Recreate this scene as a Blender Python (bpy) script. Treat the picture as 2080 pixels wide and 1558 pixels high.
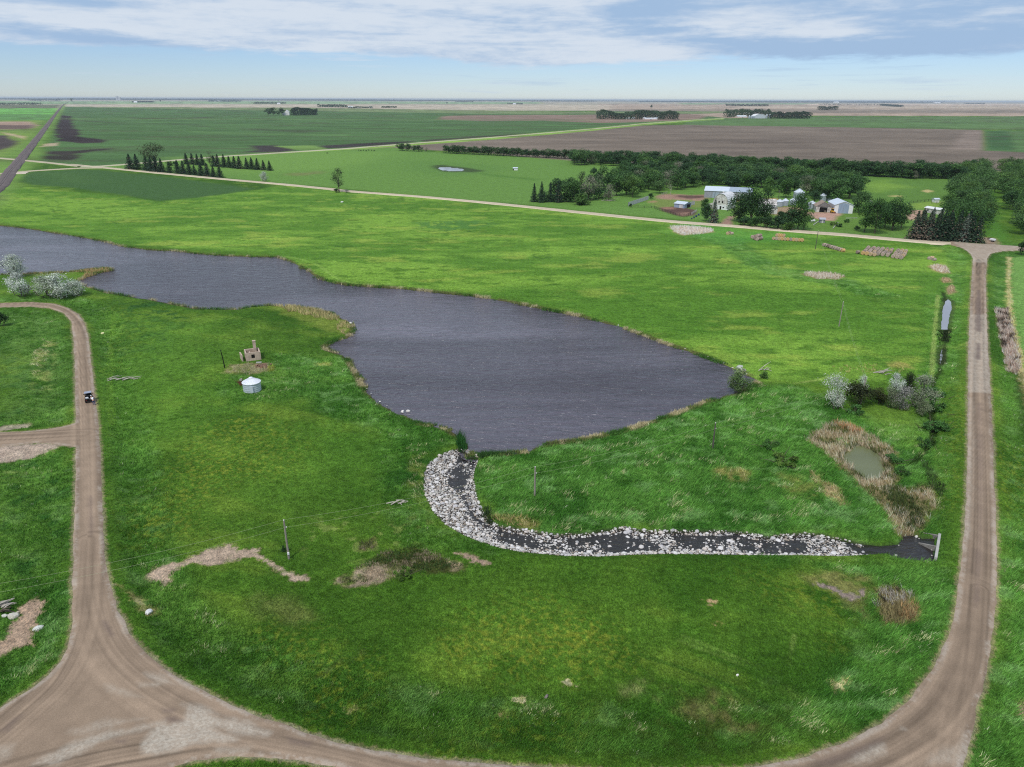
import bpy, bmesh, math, random
import numpy as np
from mathutils import Vector, Matrix
R = math.radians
for _o in list(bpy.data.objects):
    bpy.data.objects.remove(_o)
SC = bpy.context.scene
COL = SC.collection

# ------------------------------------------------------------------ camera
CAM_H = 60.0
FPX = 1441.0                                   # focal length in pixels of the 2080 px wide photograph
PITCH = math.atan((779 - 201.5) / FPX)
ROLL = R(0.22)
_r = np.array([1.0, 0, 0]); _u = np.array([0, math.sin(PITCH), math.cos(PITCH)])
FWD = np.array([0, math.cos(PITCH), -math.sin(PITCH)])
RGT = _r * math.cos(ROLL) + _u * math.sin(ROLL)
UPV = -_r * math.sin(ROLL) + _u * math.cos(ROLL)
cam = bpy.data.cameras.new('camera')
cam.sensor_width = 36.0
cam.lens = 36.0 * FPX / 2080.0
cam.clip_start = 1.0
cam.clip_end = 200000.0
cam_o = bpy.data.objects.new('camera', cam)
COL.objects.link(cam_o)
cam_o.matrix_world = Matrix(((RGT[0], UPV[0], -FWD[0], 0), (RGT[1], UPV[1], -FWD[1], 0),
                             (RGT[2], UPV[2], -FWD[2], CAM_H), (0, 0, 0, 1)))
SC.camera = cam_o

# ------------------------------------------------------------------ light: bright thin overcast, sky, soft sun
SUN_EL, SUN_AZ = 56.0, 205.0                   # degrees; azimuth clockwise from +Y (behind the camera)
SC.view_settings.view_transform = 'Standard'
SC.view_settings.look = 'None'
SC.view_settings.exposure = 0.0
SC.view_settings.gamma = 1.0
SC.cycles.max_bounces = 6
SC.cycles.volume_bounces = 0
SC.cycles.sample_clamp_direct = 1.2
SC.cycles.sample_clamp_indirect = 2.0
SC.cycles.transparent_max_bounces = 6
SC.cycles.use_denoising = False
SC.cycles.pixel_filter_type = 'BLACKMAN_HARRIS'
SC.cycles.filter_width = 1.15
sun = bpy.data.lights.new('sun', 'SUN')
sun.energy = 2.75
sun.angle = R(6)
sun.color = (1.0, 0.96, 0.9)
sun_o = bpy.data.objects.new('sun', sun)
COL.objects.link(sun_o)
_sd = Vector((math.sin(R(SUN_AZ)) * math.cos(R(SUN_EL)), math.cos(R(SUN_AZ)) * math.cos(R(SUN_EL)), math.sin(R(SUN_EL))))
sun_o.rotation_euler = (-_sd).to_track_quat('-Z', 'Y').to_euler()
sun_o.location = (0, -50, 200)


def ray(px, py):
    d = RGT * (px - 1040) + UPV * (779 - py) + FWD * FPX
    return d / np.linalg.norm(d)


def azel(px, py):
    d = ray(px, py)
    return math.atan2(d[0], d[1]), math.asin(d[2])


world = bpy.data.worlds.new('World')
SC.world = world
world.use_nodes = True


def build_world():
    nt = world.node_tree
    nt.nodes.clear()
    N, L = nt.nodes, nt.links

    def m(op, a, b=None, c=None, clamp=False):
        n = N.new('ShaderNodeMath'); n.operation = op; n.use_clamp = clamp
        for i, v in enumerate((a, b, c)):
            if v is None: continue
            if isinstance(v, (int, float)): n.inputs[i].default_value = v
            else: L.new(v, n.inputs[i])
        return n.outputs[0]

    def sstep(x, lo, hi):
        n = N.new('ShaderNodeMapRange'); n.interpolation_type = 'SMOOTHSTEP'
        L.new(x, n.inputs[0]); n.inputs[1].default_value = lo; n.inputs[2].default_value = hi
        return n.outputs[0]

    def mix(f, a, b):
        n = N.new('ShaderNodeMix'); n.data_type = 'RGBA'
        L.new(f, n.inputs[0])
        for i, v in ((6, a), (7, b)):
            if isinstance(v, tuple): n.inputs[i].default_value = v + (1,)
            else: L.new(v, n.inputs[i])
        return n.outputs[2]

    tc = N.new('ShaderNodeTexCoord')
    sx = N.new('ShaderNodeSeparateXYZ'); L.new(tc.outputs['Generated'], sx.inputs[0])
    X, Y, Z = sx.outputs
    el = m('MULTIPLY', m('ARCSINE', Z), 180 / math.pi)
    az = m('MULTIPLY', m('ARCTAN2', X, Y), 180 / math.pi)

    def noise(sa, se, seed, detail=6, rough=0.6, dist=0.0):
        cb = N.new('ShaderNodeCombineXYZ')
        L.new(m('MULTIPLY', az, sa), cb.inputs[0]); L.new(m('MULTIPLY', el, se), cb.inputs[1])
        cb.inputs[2].default_value = seed
        n = N.new('ShaderNodeTexNoise'); L.new(cb.outputs[0], n.inputs['Vector'])
        n.inputs['Scale'].default_value = 1.0; n.inputs['Detail'].default_value = detail
        n.inputs['Roughness'].default_value = rough; n.inputs['Distortion'].default_value = dist
        return n.outputs['Fac']

    sky = N.new('ShaderNodeTexSky')
    sky.sky_type = 'NISHITA'; sky.sun_disc = False
    sky.sun_elevation = R(SUN_EL); sky.sun_rotation = R(SUN_AZ)
    sky.altitude = 300; sky.air_density = 1.0; sky.dust_density = 0.1; sky.ozone_density = 3.0
    bg = N.new('ShaderNodeBackground'); bg.inputs[1].default_value = 0.11
    tint = N.new('ShaderNodeVectorMath'); tint.operation = 'MULTIPLY'; L.new(sky.outputs[0], tint.inputs[0]); tint.inputs[1].default_value = (.67, .79, 1.06)
    L.new(tint.outputs[0], bg.inputs[0])
    # the edge of the cloud deck over the prairie, by compass direction
    edge_pts = [(-300, 78), (0, 90), (200, 97), (400, 103), (600, 110), (850, 121), (1000, 138), (1100, 146), (1250, 132),
                (1400, 124), (1525, 119), (1600, 122), (1750, 126), (1900, 118), (2080, 108), (2400, 100)]
    cr = N.new('ShaderNodeValToRGB')
    cr.color_ramp.interpolation = 'B_SPLINE'
    e = cr.color_ramp.elements
    while len(e) > 1: e.remove(e[0])
    first = True
    for px, py in edge_pts:
        a, l = azel(px, py)
        pos = (math.degrees(a) + 60) / 120; v = math.degrees(l) / 10
        if first: q = e[0]; q.position = pos; first = False
        else: q = e.new(pos)
        q.color = (v, v, v, 1)
    L.new(m('DIVIDE', m('ADD', az, 60), 120), cr.inputs[0])
    edge = m('MULTIPLY', cr.outputs[0], 10)
    n1 = noise(0.30, 1.6, 3.1, 7, 0.62, 0.3)
    n2 = noise(0.07, 0.9, 8.7, 6, 0.58, 0.5)
    n3 = noise(0.9, 3.5, 5.2, 5, 0.6, 0.2)
    h = m('ADD', m('SUBTRACT', el, edge), m('MULTIPLY', m('SUBTRACT', n1, 0.5), 1.5))
    dens = sstep(h, -0.12, 0.42)
    # bright and dark parts of the deck
    bright = m('ADD', m('MULTIPLY', m('SUBTRACT', n2, 0.5), 2.6), m('MULTIPLY', m('SUBTRACT', n1, 0.5), 1.2))
    bright = m('ADD', bright, m('MULTIPLY', m('SUBTRACT', n3, 0.5), 0.7))
    bright = m('ADD', bright, 0.60)

    def blob(px, py, rx, ry, tilt, amt):
        nonlocal bright
        a, l = azel(px, py); a = math.degrees(a); l = math.degrees(l)
        k = 0.0397                              # degrees per photo pixel
        c, s = math.cos(R(tilt)), math.sin(R(tilt))
        da = m('SUBTRACT', az, a); de = m('ADD', m('SUBTRACT', el, l), m('MULTIPLY', m('SUBTRACT', n1, 0.5), 0.8))
        u = m('DIVIDE', m('ADD', m('MULTIPLY', da, c), m('MULTIPLY', de, -s)), rx * k)
        w = m('DIVIDE', m('ADD', m('MULTIPLY', da, s), m('MULTIPLY', de, c)), ry * k)
        q = m('SQRT', m('ADD', m('MULTIPLY', u, u), m('MULTIPLY', w, w)))
        f = m('SUBTRACT', 1.0, sstep(q, 0.15, 1.15))
        bright = m('ADD', bright, m('MULTIPLY', f, amt))
    blob(1900, 35, 560, 130, 0, -0.6)
    blob(1760, 100, 330, 50, 0, -0.45)
    blob(1330, 12, 170, 26, 2, -0.6)
    blob(1400, 75, 230, 22, 4, -0.35)
    blob(1560, 52, 230, 40, 7, 0.95)
    blob(1740, 68, 120, 14, 5, 0.5)
    blob(1290, 108, 260, 26, 0, 0.35)
    blob(620, 30, 650, 60, -1, 0.18)
    blob(160, 70, 260, 14, 5, -0.6)
    blob(180, 0, 90, 14, 0, -0.5)
    blob(960, 70, 160, 16, 0, -0.2)
    over = sstep(el, 9, 16)                     # overhead the deck is an even grey white
    bright = m('ADD', m('MULTIPLY', bright, m('SUBTRACT', 1.0, over)), m('MULTIPLY', over, 0.50))
    cf = sstep(bright, -0.1, 1.1)
    ccol = mix(cf, (0.36, 0.51, 0.72), (0.67, 0.745, 0.84))
    bgc = N.new('ShaderNodeBackground'); L.new(ccol, bgc.inputs[0]); bgc.inputs[1].default_value = 1.0
    # faint veils in the clear band
    v1 = noise(0.12, 3.0, 1.4, 5, 0.6, 0.4)
    veil = m('MULTIPLY', sstep(v1, 0.52, 0.72), 0.45)
    dens = m('MAXIMUM', dens, m('MULTIPLY', veil, sstep(el, 0.0, 0.6)))
    dens = m('MULTIPLY', dens, 0.97)
    mx = N.new('ShaderNodeMixShader')
    L.new(dens, mx.inputs[0]); L.new(bg.outputs[0], mx.inputs[1]); L.new(bgc.outputs[0], mx.inputs[2])
    out = N.new('ShaderNodeOutputWorld'); L.new(mx.outputs[0], out.inputs[0])


build_world()


# ------------------------------------------------------------------ helpers
def S(r, g, b):
    f = lambda c: (c / 255 / 12.92) if c <= 10 else ((c / 255 + 0.055) / 1.055) ** 2.4
    return (f(r), f(g), f(b))


def G(px, py, z=0.0):
    """the point of the level z under a point of the photograph"""
    py = max(py, 201.5 + (px - 1040) * math.tan(ROLL) + 1.3)   # never above the horizon
    d = ray(px, py)
    t = (z - CAM_H) / d[2]
    return (d[0] * t, d[1] * t)


def GA(pts):
    return np.array([G(*p) for p in pts])


def proj(x, y, z=0.0):
    q = np.array([x, y, z - CAM_H]); w = q @ FWD
    return 1040 + FPX * (q @ RGT) / w, 779 - FPX * (q @ UPV) / w


def height_of(base, top):
    """height of an upright thing from where its foot and its top are seen"""
    x, y = G(*base)
    lo, hi = 0.0, 30.0
    for _ in range(40):
        mid = (lo + hi) / 2
        if proj(x, y, mid)[1] > top[1]: lo = mid
        else: hi = mid
    return lo


def _hash(ix, iy, seed):
    h = (ix.astype(np.int64) * 374761393 + iy.astype(np.int64) * 668265263 + seed * 974634777) & 0xFFFFFFFF
    h = ((h ^ (h >> 13)) * 1274126177) & 0xFFFFFFFF
    h = ((h ^ (h >> 16)) * 2246822519) & 0xFFFFFFFF
    return ((h ^ (h >> 15)) & 0xFFFFFF) / float(0xFFFFFF)


def vn(x, y, seed=0):
    x = np.asarray(x, float); y = np.asarray(y, float)
    ix = np.floor(x); iy = np.floor(y)
    fx = x - ix; fy = y - iy
    fx = fx * fx * (3 - 2 * fx); fy = fy * fy * (3 - 2 * fy)
    ix = ix.astype(np.int64); iy = iy.astype(np.int64)
    a = _hash(ix, iy, seed); b = _hash(ix + 1, iy, seed); c = _hash(ix, iy + 1, seed); d = _hash(ix + 1, iy + 1, seed)
    return (a * (1 - fx) + b * fx) * (1 - fy) + (c * (1 - fx) + d * fx) * fy


def fbm(x, y, octv=4, seed=0, gain=0.5):
    s = 0; a = 1; t = 0
    c, sn = math.cos(0.7), math.sin(0.7)
    for i in range(octv):
        s = s + a * vn(x, y, seed + i * 17); t += a; a *= gain
        x, y = (x * c - y * sn) * 2.03, (x * sn + y * c) * 2.03
    return s / t


def sm(x, lo, hi):
    t = np.clip((x - lo) / (hi - lo), 0, 1)
    return t * t * (3 - 2 * t)


def seg_dist(x, y, P, closed):
    """distance to a polyline, signed side, distance along"""
    n = len(P); best = np.full(x.shape, 1e18); along = np.zeros(x.shape); side = np.zeros(x.shape)
    acc = 0.0
    for i in range(n if closed else n - 1):
        a = P[i]; b = P[(i + 1) % n]
        ex, ey = b[0] - a[0], b[1] - a[1]
        L2 = ex * ex + ey * ey + 1e-12; Ls = math.sqrt(L2)
        t = np.clip(((x - a[0]) * ex + (y - a[1]) * ey) / L2, 0, 1)
        dx = x - a[0] - t * ex; dy = y - a[1] - t * ey
        q = dx * dx + dy * dy
        k = q < best
        best = np.where(k, q, best)
        if not closed:
            along = np.where(k, acc + t * Ls, along)
            side = np.where(k, np.sign(ex * dy - ey * dx), side)
        acc += Ls
    return np.sqrt(best), side, along


def inside(x, y, P):
    r = np.zeros(x.shape, bool); n = len(P)
    for i in range(n):
        a = P[i]; b = P[(i + 1) % n]
        if a[1] == b[1]: continue
        k = (a[1] > y) != (b[1] > y)
        xi = (b[0] - a[0]) * (y - a[1]) / (b[1] - a[1]) + a[0]
        r ^= k & (x < xi)
    return r


def sub_sdf(x, y, P, margin):
    """indices of the points near or inside an outline, and their signed distances"""
    k = np.nonzero((x > P[:, 0].min() - margin) & (x < P[:, 0].max() + margin) & (y > P[:, 1].min() - margin) & (y < P[:, 1].max() + margin))[0]
    if not len(k): return k, None
    xs, ys = x[k], y[k]
    d, _, _ = seg_dist(xs, ys, P, True)
    d = np.where(inside(xs, ys, P), -d, d)
    q = d < margin
    return k[q], d[q]


def sdf(x, y, P, margin=40.0):
    """signed distance, negative inside; points far outside get the margin"""
    out = np.full(x.shape, margin, float)
    k = (x > P[:, 0].min() - margin) & (x < P[:, 0].max() + margin) & (y > P[:, 1].min() - margin) & (y < P[:, 1].max() + margin)
    if not k.any(): return out
    xs, ys = x[k], y[k]
    d, _, _ = seg_dist(xs, ys, P, True)
    out[k] = np.where(inside(xs, ys, P), -d, np.minimum(d, margin))
    return out


def smooth_line(P, n=6):
    """Catmull-Rom through points"""
    P = np.asarray(P, float); out = []
    for i in range(len(P) - 1):
        p0 = P[max(i - 1, 0)]; p1 = P[i]; p2 = P[i + 1]; p3 = P[min(i + 2, len(P) - 1)]
        for t in np.linspace(0, 1, n, endpoint=False):
            out.append(0.5 * ((2 * p1) + (-p0 + p2) * t + (2 * p0 - 5 * p1 + 4 * p2 - p3) * t * t + (-p0 + 3 * p1 - 3 * p2 + p3) * t ** 3))
    out.append(P[-1])
    return np.array(out)


# ---- materials
def nmat(name):
    m = bpy.data.materials.new(name); m.use_nodes = True
    nt = m.node_tree; nt.nodes.clear()
    out = nt.nodes.new('ShaderNodeOutputMaterial'); b = nt.nodes.new('ShaderNodeBsdfPrincipled')
    nt.links.new(b.outputs[0], out.inputs[0])
    return m, nt, b


def pm(name, col, rough=0.8, metal=0.0, var=0.25, scale=2.0, bump=0.0, spec=0.3, stretch=(1, 1, 1), col2=None):
    """plain procedural material: colour broken up by two noises"""
    m, nt, b = nmat(name)
    N, L = nt.nodes, nt.links
    tc = N.new('ShaderNodeTexCoord'); mp = N.new('ShaderNodeMapping'); mp.inputs['Scale'].default_value = stretch
    L.new(tc.outputs['Object'], mp.inputs[0])
    n = N.new('ShaderNodeTexNoise'); n.inputs['Scale'].default_value = scale; n.inputs['Detail'].default_value = 6; n.inputs['Roughness'].default_value = 0.65
    L.new(mp.outputs[0], n.inputs['Vector'])
    cr = N.new('ShaderNodeValToRGB')
    c2 = col2 or tuple(c * (1 - var * 1.6) for c in col)
    cr.color_ramp.elements[0].position = 0.32; cr.color_ramp.elements[0].color = (*c2, 1)
    cr.color_ramp.elements[1].position = 0.62; cr.color_ramp.elements[1].color = (*[min(c * (1 + var * 0.5), 0.92) for c in col], 1)
    L.new(n.outputs['Fac'], cr.inputs[0]); L.new(cr.outputs[0], b.inputs['Base Color'])
    b.inputs['Roughness'].default_value = rough; b.inputs['Metallic'].default_value = metal
    b.inputs['Specular IOR Level'].default_value = spec
    if bump:
        bp = N.new('ShaderNodeBump'); bp.inputs['Strength'].default_value = bump; bp.inputs['Distance'].default_value = 0.05
        L.new(n.outputs['Fac'], bp.inputs['Height']); L.new(bp.outputs[0], b.inputs['Normal'])
    return m


def attr_mat(name, rough=0.9, spec=0.15, noise=0.0, nscale=3.0, trans=0.0):
    """colour from the mesh's own 'Col' attribute (leaf by leaf, stone by stone)"""
    m, nt, b = nmat(name)
    N, L = nt.nodes, nt.links
    a = N.new('ShaderNodeAttribute'); a.attribute_name = 'Col'
    c = a.outputs['Color']
    if noise:
        tc = N.new('ShaderNodeTexCoord'); n = N.new('ShaderNodeTexNoise'); n.inputs['Scale'].default_value = nscale; n.inputs['Detail'].default_value = 4
        L.new(tc.outputs['Object'], n.inputs['Vector'])
        mr = N.new('ShaderNodeMapRange'); mr.inputs[1].default_value = 0.25; mr.inputs[2].default_value = 0.75
        mr.inputs[3].default_value = 1 - noise; mr.inputs[4].default_value = 1 + noise
        L.new(n.outputs['Fac'], mr.inputs[0])
        mx = N.new('ShaderNodeVectorMath'); mx.operation = 'SCALE'; L.new(c, mx.inputs[0]); L.new(mr.outputs[0], mx.inputs['Scale'])
        c = mx.outputs[0]
    L.new(c, b.inputs['Base Color'])
    b.inputs['Roughness'].default_value = rough; b.inputs['Specular IOR Level'].default_value = spec
    if trans:
        out = [x for x in N if x.type == 'OUTPUT_MATERIAL'][0]
        t = N.new('ShaderNodeBsdfTranslucent'); L.new(c, t.inputs[0])
        ms = N.new('ShaderNodeMixShader'); ms.inputs[0].default_value = trans
        L.new(b.outputs[0], ms.inputs[1]); L.new(t.outputs[0], ms.inputs[2]); L.new(ms.outputs[0], out.inputs[0])
    return m


# ---- meshes
def np_mesh(name, V, F, mat, col=None, smooth=False):
    """V (n,3), F (m,k) -> mesh data"""
    me = bpy.data.meshes.new(name)
    V = np.ascontiguousarray(V, np.float32); F = np.ascontiguousarray(F, np.int32)
    me.vertices.add(len(V)); me.vertices.foreach_set('co', V.ravel())
    m, k = F.shape
    me.loops.add(m * k); me.loops.foreach_set('vertex_index', F.ravel())
    me.polygons.add(m)
    me.polygons.foreach_set('loop_start', np.arange(0, m * k, k, dtype=np.int32))
    me.polygons.foreach_set('use_smooth', np.full(m, smooth, dtype=bool))
    me.update(calc_edges=True)
    if col is not None:
        a = me.attributes.new('Col', 'FLOAT_COLOR', 'POINT')
        c = np.ones((len(V), 4), np.float32); c[:, :col.shape[1]] = col
        a.data.foreach_set('color', c.ravel())
    if mat: me.materials.append(mat)
    return me


def link(name, me, parent=None, loc=None, rz=0.0):
    o = bpy.data.objects.new(name, me); COL.objects.link(o)
    if parent: o.parent = parent
    if loc is not None: o.location = loc
    if rz: o.rotation_euler = (0, 0, rz)
    return o


def tag(o, label=None, cat=None, group=None, kind=None):
    if label: o['label'] = label
    if cat: o['category'] = cat
    if group: o['group'] = group
    if kind: o['kind'] = kind
    return o


def thing(name, label, cat, loc, rz=0.0, group=None):
    o = bpy.data.objects.new(name, None); COL.objects.link(o)
    o.empty_display_size = 0.5
    o.location = loc; o.rotation_euler = (0, 0, rz)
    return tag(o, label, cat, group)


def copy_thing(src, loc, rz=0.0, scale=None, label=None, group=None):
    c = src.copy(); COL.objects.link(c)
    c.location = loc; c.rotation_euler = (0, 0, rz)
    if scale is not None: c.scale = scale if hasattr(scale, '__len__') else (scale,) * 3
    if label: c['label'] = label
    if group: c['group'] = group
    for ch in src.children:
        d = ch.copy(); COL.objects.link(d); d.parent = c
        for g in ch.children:
            e = g.copy(); COL.objects.link(e); e.parent = d
    return c


class MB:
    """collects solid shapes into one mesh"""
    def __init__(self): self.v = []; self.f = []

    def add(self, v, f):
        o = len(self.v); self.v += [tuple(p) for p in v]; self.f += [tuple(i + o for i in q) for q in f]; return self

    def box(self, c, s, rz=0.0, ry=0.0):
        x, y, z = (q / 2 for q in s)
        pts = [(-x, -y, -z), (x, -y, -z), (x, y, -z), (-x, y, -z), (-x, -y, z), (x, -y, z), (x, y, z), (-x, y, z)]
        mt = Matrix.Translation(c) @ Matrix.Rotation(rz, 4, 'Z') @ Matrix.Rotation(ry, 4, 'Y')
        return self.add([mt @ Vector(p) for p in pts], [(0, 3, 2, 1), (4, 5, 6, 7), (0, 1, 5, 4), (1, 2, 6, 5), (2, 3, 7, 6), (3, 0, 4, 7)])

    def loft(self, rings, cap=True):
        n = len(rings[0]); v = [p for r in rings for p in r]; f = []
        for i in range(len(rings) - 1):
            for j in range(n):
                k = (j + 1) % n
                f.append((i * n + j, i * n + k, (i + 1) * n + k, (i + 1) * n + j))
        if cap:
            f.append(tuple(range(n - 1, -1, -1))); f.append(tuple(range((len(rings) - 1) * n, len(rings) * n)))
        return self.add(v, f)

    def lathe(self, prof, n=20, c=(0, 0, 0)):
        return self.loft([[(c[0] + r * math.cos(2 * math.pi * j / n), c[1] + r * math.sin(2 * math.pi * j / n), c[2] + z) for j in range(n)] for r, z in prof])

    def tube(self, pts, rad, n=6):
        pts = [Vector(p) for p in pts]; rings = []
        for i, p in enumerate(pts):
            t = (pts[min(i + 1, len(pts) - 1)] - pts[max(i - 1, 0)]).normalized()
            a = t.orthogonal().normalized(); b = t.cross(a)
            r = rad[i] if hasattr(rad, '__len__') else rad
            rings.append([p + (a * math.cos(2 * math.pi * j / n) + b * math.sin(2 * math.pi * j / n)) * r for j in range(n)])
        return self.loft(rings)

    def extrude_y(self, prof, y0, y1):
        """profile in x,z pushed along y"""
        return self.loft([[(x, y0, z) for x, z in prof], [(x, y1, z) for x, z in prof]])

    def build(self, name, mat, parent=None, loc=None, rz=0.0, smooth=False, bevel=0.0):
        me = bpy.data.meshes.new(name)
        me.from_pydata([tuple(p) for p in self.v], [], self.f)
        bm = bmesh.new(); bm.from_mesh(me)
        bmesh.ops.recalc_face_normals(bm, faces=bm.faces)
        if bevel: bmesh.ops.bevel(bm, geom=[e for e in bm.edges if e.is_manifold and e.calc_face_angle(0) > 0.6], offset=bevel, segments=1, affect='EDGES')
        bm.to_mesh(me); bm.free()
        if smooth:
            for p in me.polygons: p.use_smooth = True
        me.materials.append(mat)
        return link(name, me, parent, loc, rz)

# ------------------------------------------------------------------ plan of the place (traced points, laid down on the level ground)
def zpts(pts, x0, y0, s):
    return [(x0 + a / s, y0 + b / s) for a, b in pts]


LAKE_PX = [(-260, 440), (0, 457), (60, 464), (130, 475), (200, 487), (250, 500), (300, 506), (360, 509), (430, 517), (500, 520), (560, 521), (585, 528),
           (612, 542), (640, 559), (660, 570), (700, 577), (760, 581), (820, 585), (880, 591), (960, 600), (1040, 612), (1110, 627), (1180, 641), (1250, 660),
           (1310, 681), (1360, 699), (1410, 715), (1460, 734), (1500, 752), (1528, 766), (1534, 776), (1522, 786), (1490, 796), (1440, 811), (1400, 825),
           (1350, 843), (1300, 861), (1278, 868), (1208, 883), (1136, 897), (1083, 907), (1047, 917), (990, 921), (972, 922), (960, 921), (951, 912), (948, 898),
           (930, 882), (913, 872), (897, 866), (880, 860), (858, 857), (829, 842), (802, 832), (780, 820), (756, 802), (741, 787), (729, 765), (717, 748),
           (711, 731), (700, 719), (683, 714), (665, 708), (663, 702), (676, 692), (708, 685), (717, 668), (719, 655), (706, 648), (688, 642), (663, 631),
           (640, 626), (600, 621), (571, 620), (551, 618), (515, 621), (483, 626), (440, 627), (400, 625), (370, 619), (330, 611), (280, 602), (230, 594),
           (195, 586), (168, 577), (160, 570), (172, 562), (200, 553), (226, 548), (229, 544), (205, 543), (150, 550), (80, 553), (0, 556), (-260, 566)]
STREAM_PX = [(945, 905), (925, 910), (901, 918), (870, 939), (860, 961), (859, 985), (865, 1014), (882, 1043), (903, 1064), (935, 1084), (968, 1098),
             (1016, 1112), (1064, 1121), (1149, 1128), (1221, 1129), (1300, 1125), (1365, 1124), (1529, 1126), (1627, 1126), (1708, 1128), (1751, 1125),
             (1800, 1122), (1820, 1130), (1860, 1136), (1899, 1137), (1901, 1086), (1875, 1086), (1862, 1080), (1836, 1079), (1826, 1098), (1790, 1102), (1757, 1098), (1725, 1093), (1708, 1089),
             (1669, 1080), (1627, 1078), (1594, 1081), (1561, 1085), (1509, 1075), (1457, 1072), (1431, 1073), (1365, 1073), (1300, 1072), (1269, 1066),
             (1221, 1073), (1185, 1078), (1132, 1080), (1076, 1073), (1045, 1068), (1016, 1063), (992, 1049), (978, 1028), (973, 1014), (968, 995),
             (963, 970), (966, 951), (973, 932), (975, 918)]
SWATER_PX = zpts([(560, 225), (530, 260), (510, 330), (450, 420), (440, 490), (500, 540), (560, 610), (600, 680), (640, 760), (700, 820), (800, 900), (890, 960),
                  (960, 1000), (1080, 1020), (1250, 1045), (1400, 1060), (1600, 1075), (1800, 1075), (2050, 1060)], 800, 860, 4.16) + \
    zpts([(100, 470), (250, 460), (420, 465), (560, 470), (720, 482), (840, 492), (940, 484), (1080, 484), (1250, 492), (1340, 500), (1380, 500), (1580, 490), (1640, 520), (1800, 540), (1836, 540),
          (1838, 385), (1760, 392), (1720, 372), (1640, 372), (1610, 420), (1400, 428), (1300, 415), (1180, 390), (1100, 380), (1000, 385), (900, 395), (800, 400), (720, 388), (640, 362), (400, 362), (200, 362), (0, 362)], 1300, 960, 3.06) + \
    zpts([(1950, 885), (1720, 905), (1600, 930), (1380, 935), (1250, 920), (1100, 910), (1000, 890), (900, 870), (800, 820), (720, 770), (650, 690), (620, 600),
          (620, 520), (630, 460), (660, 400), (690, 330), (705, 250)], 800, 860, 4.16)
POND_PX = [(1741, 903), (1757, 905), (1782, 918), (1792, 928), (1792, 940), (1798, 953), (1794, 967), (1765, 973), (1749, 965), (1735, 950), (1712, 928), (1708, 924), (1724, 916)]
DITCHP_PX = [(1926, 604), (1935, 612), (1936, 626), (1931, 647), (1928, 669), (1908, 669), (1910, 647), (1913, 623), (1917, 612)]
DITCHQ_PX = [(1911, 700), (1917, 700), (1916, 725), (1911, 740), (1907, 735)]
PASTP_PX = [(889, 341), (896, 339), (915, 340), (935, 342), (944, 344), (938, 347), (915, 347), (897, 345)]
ROAD_PX = [(-250, 622), (0, 617), (60, 615), (110, 618), (140, 628), (160, 640), (173, 660), (180, 690), (186, 740), (192, 790), (197, 830), (203, 900),
           (207, 980), (210, 1060), (213, 1120), (222, 1180), (240, 1240), (265, 1290), (300, 1330), (360, 1378), (440, 1420), (520, 1455), (620, 1490),
           (700, 1515), (780, 1530), (870, 1543), (960, 1553), (1040, 1559), (1200, 1568), (1380, 1572), (1500, 1566), (1560, 1558), (1640, 1540),
           (1720, 1510), (1790, 1470), (1850, 1420), (1900, 1350), (1930, 1280), (1945, 1200), (1952, 1150), (1958, 1090), (1962, 1000), (1965, 900),
           (1965, 800), (1967, 700), (1970, 620), (1974, 560), (1976, 526), (1970, 515), (1955, 505), (1930, 498), (1930, 491), (2010, 497), (2095, 503),
           (2095, 510), (2040, 511), (2012, 516), (2005, 527), (2002, 560), (2003, 620), (2006, 700), (2012, 800), (2016, 900), (2020, 1000), (2023, 1080),
           (2024, 1150), (2022, 1220), (2015, 1290), (2005, 1350), (1990, 1420), (1975, 1480), (1958, 1558), (1945, 1620), (1930, 1760), (1700, 1800),
           (1640, 1700), (1400, 1680), (1000, 1660), (800, 1610), (680, 1562), (620, 1551), (560, 1544), (480, 1541), (400, 1549), (350, 1562), (250, 1640),
           (100, 1800), (-700, 1900), (-500, 1640), (-150, 1500), (0, 1445), (20, 1430), (60, 1405), (100, 1375), (125, 1345), (138, 1320), (146, 1280),
           (148, 1200), (150, 1120), (152, 1060), (155, 980), (155, 910), (120, 906), (80, 901), (40, 906), (0, 909), (-250, 915), (-250, 880), (0, 881),
           (60, 878), (110, 872), (140, 866), (155, 861), (154, 800), (152, 740), (150, 690), (145, 655), (130, 637), (100, 627), (60, 624), (0, 626), (-250, 632)]
NROAD_PX = [(140, 334), (209, 340.5), (337, 353), (454, 364), (572, 374.5), (673, 384.5), (700, 388), (868, 401), (1037, 417), (1205, 434.5), (1373, 451), (1481, 459), (1616, 470),
            (1717, 477.5), (1776, 483), (1853, 490), (1930, 495), (2010, 500), (2150, 509)]
DROAD_PX = [(165, 339), (209, 338), (337, 327.5), (454, 318), (700, 302.5), (845, 291), (1003, 279), (1205, 262), (1306, 251.5), (1400, 244.5), (1470, 240.5)]
LAKE, STREAM, SWATER, POND, DITCHP, DITCHQ, PASTP, ROAD = (GA(p) for p in (LAKE_PX, STREAM_PX, SWATER_PX, POND_PX, DITCHP_PX, DITCHQ_PX, PASTP_PX, ROAD_PX))
NROAD = smooth_line(GA(NROAD_PX), 4); DROAD = GA(DROAD_PX)
DITCH = smooth_line(GA([(1917, 590), (1922, 660), (1913, 735), (1899, 765), (1897, 782), (1893, 833), (1897, 854), (1895, 877), (1889, 899), (1872, 916), (1862, 928), (1843, 944)]), 3)
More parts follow.
